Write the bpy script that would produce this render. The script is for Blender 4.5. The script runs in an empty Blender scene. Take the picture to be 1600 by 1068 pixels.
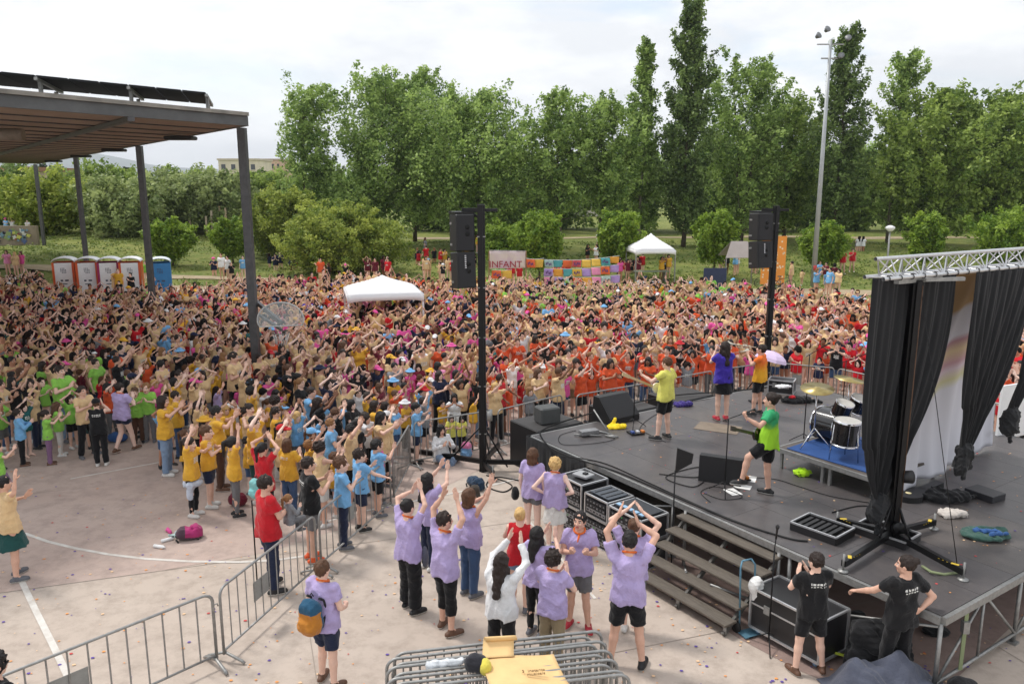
import bpy, math, random
import numpy as np
from mathutils import Matrix, Vector
random.seed(7); RNG=np.random.default_rng(7)
scene=bpy.context.scene
col=scene.collection
# ---------------------------------------------------------------- camera
FPX,HC,YH=1250.0,6.4,288.0
PITCH=math.atan((534-YH)/FPX)
cam_d=bpy.data.cameras.new('camera'); cam=bpy.data.objects.new('camera',cam_d); col.objects.link(cam)
cam_d.sensor_width=36; cam_d.lens=FPX/1600*36; cam_d.clip_end=20000; cam_d.clip_start=.1
cam.location=(0,0,HC); cam.rotation_euler=(math.pi/2-PITCH,0,0)
scene.camera=cam
# ---------------------------------------------------------------- light
scene.view_settings.view_transform='Standard'; scene.view_settings.look='None'
scene.view_settings.exposure=0.82; scene.view_settings.gamma=1
SUN_EL,SUN_AZ=math.radians(58),math.radians(-60)   # azimuth from +Y, towards +X positive
w=bpy.data.worlds.new('World'); scene.world=w; w.use_nodes=True
nt=w.node_tree; nt.nodes.clear(); N=nt.nodes; L=nt.links
out=N.new('ShaderNodeOutputWorld')
sky=N.new('ShaderNodeTexSky'); sky.sky_type='NISHITA'; sky.sun_disc=False
sky.sun_elevation=SUN_EL; sky.sun_rotation=SUN_AZ; sky.dust_density=2.0
bgs=N.new('ShaderNodeBackground'); bgs.inputs[1].default_value=0.12; L.new(sky.outputs[0],bgs.inputs[0])
tc=N.new('ShaderNodeTexCoord'); mp=N.new('ShaderNodeMapping'); mp.inputs['Scale'].default_value=(1.0,1.0,3.6)
L.new(tc.outputs['Generated'],mp.inputs[0])
n1=N.new('ShaderNodeTexNoise'); n1.inputs['Scale'].default_value=3.1; n1.inputs['Detail'].default_value=9; n1.inputs['Roughness'].default_value=.55; n1.inputs['Distortion'].default_value=.5
L.new(mp.outputs[0],n1.inputs[0])
cr=N.new('ShaderNodeValToRGB'); cr.color_ramp.elements[0].position=.34; cr.color_ramp.elements[0].color=(.42,.42,.42,1)
cr.color_ramp.elements[1].position=.5; cr.color_ramp.elements[1].color=(1,1,1,1)
L.new(n1.outputs[0],cr.inputs[0])
n2=N.new('ShaderNodeTexNoise'); n2.inputs['Scale'].default_value=5.3; n2.inputs['Detail'].default_value=10; n2.inputs['Roughness'].default_value=.6
mp2=N.new('ShaderNodeMapping'); mp2.inputs['Scale'].default_value=(1,1,3.0); mp2.inputs['Location'].default_value=(3,1,2)
L.new(tc.outputs['Generated'],mp2.inputs[0]); L.new(mp2.outputs[0],n2.inputs[0])
cr2=N.new('ShaderNodeValToRGB'); cr2.color_ramp.elements[0].position=.34; cr2.color_ramp.elements[0].color=(.60,.615,.64,1)
cr2.color_ramp.elements[1].position=.62; cr2.color_ramp.elements[1].color=(.80,.805,.81,1)
L.new(n2.outputs[0],cr2.inputs[0])
bgc=N.new('ShaderNodeBackground'); bgc.inputs[1].default_value=.92; L.new(cr2.outputs[0],bgc.inputs[0])
mx=N.new('ShaderNodeMixShader'); L.new(cr.outputs[0],mx.inputs[0]); L.new(bgs.outputs[0],mx.inputs[1]); L.new(bgc.outputs[0],mx.inputs[2])
L.new(mx.outputs[0],out.inputs[0])
sd=bpy.data.lights.new('sun','SUN'); sd.energy=1.5; sd.angle=math.radians(10); sd.color=(1,.955,.9)
so=bpy.data.objects.new('sun',sd); col.objects.link(so)
sv=Vector((math.sin(SUN_AZ)*math.cos(SUN_EL),math.cos(SUN_AZ)*math.cos(SUN_EL),math.sin(SUN_EL)))
so.rotation_euler=sv.to_track_quat('Z','Y').to_euler()

# ---------------------------------------------------------------- measuring
def G(u,v,z=0.0):
    """ground (or height z) point read off the photograph"""
    a=(u-800)/FPX; b=(534-v)/FPX
    dy=math.cos(PITCH)+b*math.sin(PITCH); dz=-math.sin(PITCH)+b*math.cos(PITCH)
    t=(z-HC)/dz
    return Vector((a*t,dy*t,z))
def PX(x,y,z):
    z=z-HC; d=y*math.cos(PITCH)-z*math.sin(PITCH); up=y*math.sin(PITCH)+z*math.cos(PITCH)
    return 800+FPX*x/d, 534-FPX*up/d
# ---------------------------------------------------------------- materials
def lin(c):
    r=[]
    for v in c[:3]:
        v=v/255.
        r.append(v/12.92 if v<=.04045 else ((v+.055)/1.055)**2.4)
    return (*r,1)
MATS={}
def mat(name,rgb,rough=.7,metal=0.,noise=.0,nscale=8.,bump=0.,bscale=40.,spec=.5,coat=0.,trans=0.,stretch=None,sheen=0.,rgb2=None):
    """rgb is sRGB 0-255; noise mixes towards rgb2 (or a darker tone) in blotches"""
    if name in MATS: return MATS[name]
    m=bpy.data.materials.new(name); m.use_nodes=True; t=m.node_tree; b=t.nodes['Principled BSDF']
    c=lin(rgb); b.inputs['Base Color'].default_value=c; b.inputs['Roughness'].default_value=rough; b.inputs['Metallic'].default_value=metal
    b.inputs['Specular IOR Level'].default_value=spec; b.inputs['Coat Weight'].default_value=coat; b.inputs['Sheen Weight'].default_value=sheen
    b.inputs['Transmission Weight'].default_value=trans
    m.diffuse_color=c
    if noise or bump:
        tcn=t.nodes.new('ShaderNodeTexCoord'); vec=tcn.outputs['Object']
        if stretch:
            mm=t.nodes.new('ShaderNodeMapping'); mm.inputs['Scale'].default_value=stretch; t.links.new(vec,mm.inputs[0]); vec=mm.outputs[0]
    if noise:
        nz=t.nodes.new('ShaderNodeTexNoise'); nz.inputs['Scale'].default_value=nscale; nz.inputs['Detail'].default_value=6; nz.inputs['Roughness'].default_value=.65
        t.links.new(vec,nz.inputs[0])
        rp=t.nodes.new('ShaderNodeValToRGB'); rp.color_ramp.elements[0].position=.35; rp.color_ramp.elements[1].position=.68
        d=lin(rgb2) if rgb2 else tuple(x*(1-noise) for x in c[:3])+(1,)
        rp.color_ramp.elements[0].color=c; rp.color_ramp.elements[1].color=tuple(c[i]*(1-noise)+d[i]*noise for i in range(3))+(1,) if rgb2 else d
        t.links.new(nz.outputs[0],rp.inputs[0]); t.links.new(rp.outputs[0],b.inputs['Base Color'])
    if bump:
        nb=t.nodes.new('ShaderNodeTexNoise'); nb.inputs['Scale'].default_value=bscale; nb.inputs['Detail'].default_value=4
        t.links.new(vec,nb.inputs[0]); bp=t.nodes.new('ShaderNodeBump'); bp.inputs['Strength'].default_value=bump; bp.inputs['Distance'].default_value=.02
        t.links.new(nb.outputs[0],bp.inputs['Height']); t.links.new(bp.outputs[0],b.inputs['Normal'])
    MATS[name]=m; return m
STEEL=mat('galvanised_steel',(158,158,156),.5,.6,.3,14,.05,80)
ALU=mat('aluminium',(205,206,208),.32,.7,.15,20)
DARKSTEEL=mat('painted_grey_steel',(86,86,88),.5,.3,.35,6)
BLACKMETAL=mat('black_metal',(22,22,24),.42,.4,.3,9)
BLACKPLASTIC=mat('black_plastic',(24,24,26),.5,0,.3,30,.1,120)
RUBBER=mat('rubber',(18,18,18),.8)
CHROME=mat('chrome',(215,215,218),.15,1.)
WHITEPLASTIC=mat('white_plastic',(225,226,226),.45,0,.08,4)
# ---------------------------------------------------------------- mesh building
class MB:
    def __init__(s): s.v=[];s.f=[];s.m=[];s.sm=[];s.mats=[]
    def mi(s,m):
        if m is None: return 0
        if m not in s.mats: s.mats.append(m)
        return s.mats.index(m)
    def add(s,vs,fs,m=None,smooth=False):
        o=len(s.v); k=s.mi(m); s.v.extend([tuple(v) for v in vs])
        for f in fs: s.f.append(tuple(i+o for i in f)); s.m.append(k); s.sm.append(smooth)
        return s
    def box(s,c,d,m=None,rot=None,bev=0.,taper=1.):
        x,y,z=d[0]/2,d[1]/2,d[2]/2
        if bev<=0:
            P=[(-x,-y,-z),(x,-y,-z),(x,y,-z),(-x,y,-z),(-x*taper,-y*taper,z),(x*taper,-y*taper,z),(x*taper,y*taper,z),(-x*taper,y*taper,z)]
            F=[(0,3,2,1),(4,5,6,7),(0,1,5,4),(1,2,6,5),(2,3,7,6),(3,0,4,7)]
        else:
            b=min(bev,x*.9,y*.9,z*.9); P=[];F=[]
            for sz,(zz,zi) in ((-1,(-z,-z+b)),(1,(z,z-b))):
                pass
            rings=[(-z,b),(-z+b,0),(z-b,0),(z,b)]
            for zz,i in rings:
                X,Y=x-i,y-i; c4=b if i==0 else b*.5
                P+= [(-X+c4,-Y,zz),(X-c4,-Y,zz),(X,-Y+c4,zz),(X,Y-c4,zz),(X-c4,Y,zz),(-X+c4,Y,zz),(-X,Y-c4,zz),(-X,-Y+c4,zz)]
            F.append(tuple(range(7,-1,-1))); F.append(tuple(range(24,32)))
            for r in range(3):
                for k in range(8): F.append((r*8+k,r*8+(k+1)%8,r*8+8+(k+1)%8,r*8+8+k))
        R=rot if rot is not None else Matrix.Identity(3)
        c=Vector(c); return s.add([R@Vector(p)+c for p in P],F,m)
    def beam(s,a,b,w,h=None,m=None,up=(0,0,1)):
        a=Vector(a);b=Vector(b);h=h or w;d=b-a;l=d.length;z=d.normalized();u=Vector(up)
        if abs(z.dot(u))>.98: u=Vector((0,1,0))
        x=u.cross(z).normalized();y=z.cross(x)
        R=Matrix((x,y,z)).transposed(); return s.box((a+b)/2,(w,h,l),m,R)
    def tube(s,pts,r,n=8,m=None,cap=True,closed=False):
        pts=[Vector(p) for p in pts]; k=len(pts); rs=r if isinstance(r,(list,tuple)) else [r]*k
        vs=[];fs=[]; prev=None
        for i,p in enumerate(pts):
            if closed: t=(pts[(i+1)%k]-pts[i-1])
            else: t=(pts[min(i+1,k-1)]-pts[max(i-1,0)])
            t=t.normalized() if t.length>1e-9 else Vector((0,0,1))
            if prev is None:
                u=Vector((0,0,1)) if abs(t.z)<.9 else Vector((1,0,0)); x=u.cross(t).normalized()
            else: x=(prev-t*prev.dot(t)); x=x.normalized() if x.length>1e-6 else prev
            prev=x; y=t.cross(x)
            for j in range(n):
                a=2*math.pi*j/n; vs.append(p+(x*math.cos(a)+y*math.sin(a))*rs[i])
        R=k if closed else k-1
        for i in range(R):
            for j in range(n):
                fs.append((i*n+j,i*n+(j+1)%n,((i+1)%k)*n+(j+1)%n,((i+1)%k)*n+j))
        s.add(vs,fs,m,True)
        if cap and not closed:
            o=len(s.v)-len(vs); s.f.append(tuple(o+j for j in range(n-1,-1,-1)));s.m.append(s.mi(m));s.sm.append(False)
            s.f.append(tuple(o+(k-1)*n+j for j in range(n)));s.m.append(s.mi(m));s.sm.append(False)
        return s
    def lathe(s,prof,n=24,m=None,M=None,smooth=True):
        M=M or Matrix.Identity(4); vs=[];fs=[]; k=len(prof)
        for r,z in prof:
            for j in range(n):
                a=2*math.pi*j/n; vs.append(M@Vector((r*math.cos(a),r*math.sin(a),z)))
        for i in range(k-1):
            for j in range(n): fs.append((i*n+j,i*n+(j+1)%n,(i+1)*n+(j+1)%n,(i+1)*n+j))
        return s.add(vs,fs,m,smooth)
    def cyl(s,a,b,r,n=16,m=None,r2=None): return s.tube([a,b],[r,r if r2 is None else r2],n,m)
    def grid(s,fn,nu,nv,m=None,smooth=True,flip=False):
        vs=[fn(i/nu,j/nv) for j in range(nv+1) for i in range(nu+1)]
        fs=[]
        for j in range(nv):
            for i in range(nu):
                a=j*(nu+1)+i; q=(a,a+1,a+nu+2,a+nu+1); fs.append(q[::-1] if flip else q)
        return s.add(vs,fs,m,smooth)
    def build(s,name,m=None,parent=None,loc=None,solid=0.):
        me=bpy.data.meshes.new(name); me.from_pydata(s.v,[],s.f)
        if m is not None and not s.mats: s.mats=[m]
        for x in s.mats: me.materials.append(x)
        if s.f:
            me.polygons.foreach_set('material_index',s.m); me.polygons.foreach_set('use_smooth',s.sm)
        me.update()
        o=bpy.data.objects.new(name,me); col.objects.link(o)
        if parent: o.parent=parent
        if loc is not None: o.location=loc
        if solid:
            md=o.modifiers.new('solid','SOLIDIFY'); md.thickness=solid; md.offset=0
        return o
def tag(o,label=None,cat=None,group=None,kind=None):
    if label: o['label']=label
    if cat: o['category']=cat
    if group: o['group']=group
    if kind: o['kind']=kind
    return o
def empty(name,loc=(0,0,0),rz=0.,label=None,cat=None,group=None):
    o=bpy.data.objects.new(name,None); o.empty_display_size=.2; col.objects.link(o); o.location=loc; o.rotation_euler=(0,0,rz)
    return tag(o,label,cat,group)
def copy_tree(o,parent=None):
    c=o.copy(); col.objects.link(c); c.parent=parent
    for ch in list(o.children): copy_tree(ch,c)
    return c
def rough_pts(pts,amp,n=1):
    return [Vector(p)+Vector((random.uniform(-amp,amp),random.uniform(-amp,amp),0)) for p in pts]
def vnoise(V,scale,seed=0):
    """cheap smooth noise from summed sines"""
    r=np.random.default_rng(seed); o=np.zeros(len(V))
    for k in range(7):
        d=r.normal(size=3); d/=np.linalg.norm(d); f=scale*(.6+.35*k); o+=np.sin(V@d*f+r.uniform(0,6.28))/(1+.5*k)
    return o/3.2
# ================================================================ people
EDG=[((0,0,0),(1,0,0)),((0,1,0),(1,1,0)),((0,0,1),(1,0,1)),((0,1,1),(1,1,1)),
     ((0,0,0),(0,1,0)),((1,0,0),(1,1,0)),((0,0,1),(0,1,1)),((1,0,1),(1,1,1)),
     ((0,0,0),(0,0,1)),((1,0,0),(1,0,1)),((0,1,0),(0,1,1)),((1,1,0),(1,1,1))]
def nets(D,org,h):
    S=D<0
    nx,ny,nz=D.shape; c=np.zeros((nx-1,ny-1,nz-1),np.int8)
    for i in (0,1):
        for j in (0,1):
            for k in (0,1): c+=S[i:nx-1+i,j:ny-1+j,k:nz-1+k]
    act=(c>0)&(c<8); idx=np.full(act.shape,-1,np.int64); A=np.argwhere(act)
    if len(A)==0: return np.zeros((0,3)),np.zeros((0,4),int)
    idx[act]=np.arange(len(A)); P=np.zeros((len(A),3)); cnt=np.zeros(len(A))
    for a,b in EDG:
        a=np.array(a);b=np.array(b); da=D[tuple((A+a).T)]; db=D[tuple((A+b).T)]
        m=(da<0)!=(db<0); t=np.where(m,da/np.where(m,da-db,1),0)[:,None]
        P+=np.where(m[:,None],a+(b-a)*t,0); cnt+=m
    P=(P/cnt[:,None]+A)*h+org
    F=[]
    for ax in range(3):
        u,v=(ax+1)%3,(ax+2)%3
        s0=[slice(None)]*3; s1=[slice(None)]*3; s0[ax]=slice(0,-1); s1[ax]=slice(1,None)
        for q in (s0,s1): q[u]=slice(1,-1); q[v]=slice(1,-1)
        a=S[tuple(s0)]; b=S[tuple(s1)]; E=np.argwhere(a!=b)
        if len(E)==0: continue
        flip=b[tuple(E.T)]
        E2=E.copy(); E2[:,u]+=1; E2[:,v]+=1
        eu=np.zeros(3,int);eu[u]=1;ev=np.zeros(3,int);ev[v]=1
        q=np.stack([idx[tuple((E2-eu-ev).T)],idx[tuple((E2-ev).T)],idx[tuple(E2.T)],idx[tuple((E2-eu).T)]],1)
        q[flip]=q[flip][:,::-1]; F.append(q)
    return P,np.concatenate(F)
class Field:
    def __init__(s,lo,hi,h):
        s.h=h; s.org=np.array(lo,float)-2*h; n=np.ceil((np.array(hi)-s.org)/h).astype(int)+3
        s.D=np.full(n,1.0); s.ax=[s.org[i]+np.arange(n[i])*h for i in range(3)]
    def sub(s,lo,hi):
        i0=[max(0,int((lo[i]-s.org[i])/s.h)-1) for i in range(3)]
        i1=[min(s.D.shape[i],int((hi[i]-s.org[i])/s.h)+3) for i in range(3)]
        sl=tuple(slice(i0[i],max(i1[i],i0[i]+1)) for i in range(3))
        X,Y,Z=np.meshgrid(*[s.ax[i][sl[i]] for i in range(3)],indexing='ij')
        return sl,X,Y,Z
    def smin(s,sl,d,k):
        a=s.D[sl]
        if k>0:
            hh=np.clip(.5+.5*(a-d)/k,0,1); s.D[sl]=a*(1-hh)+d*hh-k*hh*(1-hh)
        else: s.D[sl]=np.minimum(a,d)
    def cone(s,a,b,r1,r2,k=.03,flat=False,sq=None):
        a=np.array(a,float);b=np.array(b,float);pad=max(r1,r2)+k+2*s.h
        sl,X,Y,Z=s.sub(np.minimum(a,b)-pad,np.maximum(a,b)+pad)
        d=b-a; L=d@d+1e-12; T=((X-a[0])*d[0]+(Y-a[1])*d[1]+(Z-a[2])*d[2])/L; t=np.clip(T,0,1)
        ex=X-a[0]-t*d[0];ey=Y-a[1]-t*d[1];ez=Z-a[2]-t*d[2]
        if sq: ey=ey*sq
        D=np.sqrt(ex*ex+ey*ey+ez*ez)-(r1+(r2-r1)*t)
        if flat: D=np.maximum(D,(T-1)*math.sqrt(L))
        s.smin(sl,D,k)
    def ell(s,c,r,k=.02,R=None,cut=False):
        c=np.array(c,float);r=np.array(r,float);pad=r.max()+k+2*s.h
        sl,X,Y,Z=s.sub(c-pad,c+pad); x,y,z=X-c[0],Y-c[1],Z-c[2]
        if R is not None:
            R=np.array(R); x,y,z=x*R[0,0]+y*R[1,0]+z*R[2,0],x*R[0,1]+y*R[1,1]+z*R[2,1],x*R[0,2]+y*R[1,2]+z*R[2,2]
        k0=np.sqrt((x/r[0])**2+(y/r[1])**2+(z/r[2])**2); k1=np.sqrt((x/r[0]**2)**2+(y/r[1]**2)**2+(z/r[2]**2)**2)+1e-9
        D=k0*(k0-1)/k1
        if cut: s.D[sl]=np.maximum(s.D[sl],-D)
        else: s.smin(sl,D,k)
    def plane(s,fn):
        X,Y,Z=np.meshgrid(*s.ax,indexing='ij'); s.D=np.maximum(s.D,fn(X,Y,Z))
    def noise(s,amp,f,seed=0):
        r=np.random.default_rng(seed); X,Y,Z=np.meshgrid(*s.ax,indexing='ij'); o=0
        for k in range(6):
            d=r.normal(size=3); d/=np.linalg.norm(d); o=o+np.sin((X*d[0]+Y*d[1]+Z*d[2])*f*(.7+.3*k)+r.uniform(0,6.3))
        s.D=s.D+o*amp/2.4
    def folds(s,amp,f,seed=0):
        r=np.random.default_rng(seed); X,Y,Z=np.meshgrid(*s.ax,indexing='ij'); o=0
        for k in range(4):
            d=r.normal(size=3)*np.array([1,1,.55]); d/=np.linalg.norm(d); w=.6*np.sin(X*9*r.uniform(.5,1.5)+Z*7*r.uniform(-1,1)+r.uniform(0,6)); o=o+(1-np.abs(np.sin((X*d[0]+Y*d[1]+Z*d[2])*f*(.8+.35*k)+w+r.uniform(0,6.3))))**3
        s.D=s.D-(o-1.0)*amp
    def mesh(s): return nets(s.D,s.org,s.h)
# ---- head (origin at skull centre, face towards +Y, adult size)
def make_head(h):
    f=Field((-.11,-.13,-.2),(.11,.14,.15),h)
    f.ell((0,-.012,.025),(.078,.098,.098),0)
    f.ell((0,.028,-.035),(.06,.062,.082),.03)         # face
    f.ell((0,.052,-.092),(.033,.034,.026),.03)        # chin
    f.cone((-.045,.0,-.07),(.045,.0,-.07),.026,.026,.03)
    f.cone((0,-.02,-.06),(0,-.03,-.19),.052,.055,.03) # neck
    if h<.012:
        for s in (-1,1):
            f.ell((s*.032,.086,-.004),(.021,.02,.013),0.01,cut=True)
            f.ell((s*.033,.078,-.034),(.022,.016,.02),.015)
            f.cone((s*.015,.089,.017),(s*.048,.078,.018),.006,.005,.01)
            f.ell((s*.08,-.006,-.012),(.012,.022,.032),.008)
        f.cone((0,.09,.004),(0,.112,-.032),.008,.0125,.012)
        f.cone((-.012,.106,-.036),(.012,.106,-.036),.008,.008,.008)
        f.cone((-.018,.092,-.063),(.018,.092,-.063),.0065,.0065,.006)
        f.cone((-.014,.09,-.073),(.014,.09,-.073),.0075,.0075,.006)
    else: f.cone((0,.09,0),(0,.108,-.035),.01,.014,.01)
    V,F=f.mesh(); M=np.zeros(len(F),int)
    C=V[F].mean(1)
    lip=(np.abs(C[:,0])<.024)&(C[:,2]>-.082)&(C[:,2]<-.056)&(C[:,1]>.088)
    brow=(np.abs(np.abs(C[:,0])-.031)<.02)&(np.abs(C[:,2]-.022)<.006)&(C[:,1]>.07)
    M[lip]=3; M[brow]=2
    parts=[(V,F,M)]
    for s in (-1,1):                                    # eyes
        for rr,off,mi in ((.0115,-.002,1),(.0068,.0062,2)):
            v,ff=uvs(rr,8 if h<.012 else 5); v=v+np.array([s*.032,.077+off,-.003]); parts.append((v,ff,np.full(len(ff),mi)))
    return join(parts)
def uvs(r,n=8):
    v=[];f=[]
    for i in range(n+1):
        a=math.pi*i/n
        for j in range(n): b=2*math.pi*j/n; v.append((r*math.sin(a)*math.cos(b),r*math.sin(a)*math.sin(b),r*math.cos(a)))
    for i in range(n):
        for j in range(n): f.append((i*n+j,(i+1)*n+j,(i+1)*n+(j+1)%n,i*n+(j+1)%n))
    return np.array(v),np.array(f)
def join(parts):
    o=0;V=[];F=[];M=[]
    for v,f,m in parts:
        V.append(v);F.append(f+o);M.append(m);o+=len(v)
    return np.concatenate(V),np.concatenate(F),np.concatenate(M)
# ---- hand: wrist at origin, fingers +Z, palm faces +Y, thumb on +X
def make_hand(kind,h):
    f=Field((-.07,-.05,-.03),(.09,.12,.21),h)
    f.cone((0,0,-.03),(0,0,.01),.025,.024,.01,sq=1.2)
    f.ell((.0,0,.05),(.042,.016,.055),.012)
    f.cone((.028,.004,.03),(.03,.004,.085),.014,.012,.01); f.cone((-.03,.004,.025),(-.03,.004,.08),.013,.011,.01)
    curl={'open':(.12,.15,.1),'relax':(.45,.5,.35),'grip':(1.2,1.35,.9),'flat':(0.02,.05,.04),'point':(1.2,1.35,.9)}[kind]
    for i,(x,l) in enumerate(((.031,.070),(.0105,.078),(-.0105,.073),(-.030,.058))):
        p=np.array([x,.002,.088]); a=0; seg=(.45,.3,.25); sp=(x*.35 if kind=='open' else x*.08)
        cc=curl if not(kind=='point' and i==0) else (.05,.05,.05)
        for j in range(3):
            a+=cc[j]*(1+.12*i); d=np.array([sp*(2 if kind=='open' else 1)*.6,math.sin(a),math.cos(a)]); d/=np.linalg.norm(d)
            q=p+d*l*seg[j]; r=max(.0088-.0009*j-.0006*(i==3),h*.72); f.cone(p,q,r,r*.93,.002); p=q
    if kind in('grip','point'): T=[(.026,.004,.018),(.05,.022,.045),(.03,.048,.062)]
    elif kind=='flat': T=[(.026,.004,.018),(.052,.012,.05),(.056,.014,.085)]
    else: T=[(.026,.004,.018),(.062,.016,.045),(.078,.026,.074)]
    r=max(.011,h*.8); f.cone(T[0],T[1],r*1.25,r,.008); f.cone(T[1],T[2],r,r*.85,.002)
    V,F=f.mesh(); return V,F,np.zeros(len(F),int)
def xf(part,R,t,s=1.,mir=False):
    V,F,M=part; V=V.copy()
    if mir: V[:,0]*=-1; F=F[:,::-1]
    return (V*s)@np.array(R).T+np.array(t),F,M
def nrm(v): v=np.array(v,float); return v/(np.linalg.norm(v)+1e-9)
HD={}
def gethead(h):
    k='hi' if h<.018 else 'lo'
    if k not in HD: HD[k]=make_head(.0085 if k=='hi' else .02)
    return HD[k]
def gethand(kind,h):
    k=(kind,'hi' if h<.018 else 'mid' if h<.026 else 'lo')
    if k not in HD: HD[k]=make_hand(kind,{'hi':.0058,'mid':.0085,'lo':.015}[k[1]])
    return HD[k]
# arm poses, right side (+x): elbow, wrist, hand direction, palm normal, hand kind
ARMS={
 'down':((.235,-.03,1.15),(.25,.04,.905),(0,.15,-1),(-1,.1,0),'relax'),
 'over':((.335,.07,1.65),(.105,.13,1.79),(-.62,.1,.8),(-.75,.1,-.6),'flat'),
 'over2':((.31,.13,1.64),(.085,.2,1.76),(-.35,.05,.95),(-1,.05,-.2),'flat'),
 'high':((.27,.07,1.69),(.12,.12,1.90),(-.3,.0,1),(-1,0,-.2),'flat'),
 'vee':((.32,.05,1.66),(.37,.1,1.91),(.1,.05,1),(-.6,.8,0),'open'),
 'front':((.26,.13,1.2),(.075,.3,1.3),(-.35,.45,.85),(-1,.1,-.3),'flat'),
 'frontup':((.25,.2,1.36),(.075,.36,1.5),(-.25,.35,.9),(-1,.1,-.1),'flat'),
 'clapopen':((.27,.18,1.29),(.17,.38,1.42),(.0,.35,.95),(-1,.2,0),'open'),
 'fwdhigh':((.22,.24,1.56),(.1,.37,1.76),(-.2,.25,1),(-1,0,-.1),'flat'),
 'hip':((.33,-.13,1.2),(.17,.02,1.05),(-.6,.6,-.4),(-.7,-.2,-.3),'relax'),
 'hipback':((.34,-.12,1.21),(.16,-.14,1.06),(-.8,.1,-.4),(0,1,.2),'relax'),
 'cross':((.235,.08,1.19),(-.03,.2,1.2),(-1,.0,.25),(0,-1,.1),'relax'),
 'phone':((.23,.05,1.16),(.12,.27,1.25),(-.35,.7,.6),(-.7,-.1,.7),'grip'),
 'lean':((.27,.2,1.24),(.3,.42,1.13),(.05,.9,-.35),(0,-.3,-1),'relax'),
 'trumpet':((.24,.15,1.27),(.05,.3,1.46),(-.4,.5,.75),(-1,0,.3),'grip'),
 'bone':((.26,.17,1.38),(.02,.36,1.53),(-.5,.7,.3),(-1,-.3,0),'grip'),
 'neck':((.33,.15,1.27),(.33,.38,1.38),(-.1,.55,.8),(-.5,-.6,.4),'grip'),
 'strum':((.29,-.04,1.19),(.1,.17,1.09),(-.8,.5,-.2),(-.1,-1,-.2),'relax'),
 'wave':((.34,.02,1.55),(.43,.06,1.79),(.05,.1,1),(-.2,1,0),'open'),
 'carry':((.22,.08,1.17),(.02,.3,1.19),(-1,.1,.1),(0,-1,.5),'relax'),
 'holdlow':((.24,.02,1.15),(.16,.24,1.04),(-.2,.9,-.1),(-1,0,.1),'grip'),
}
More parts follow.
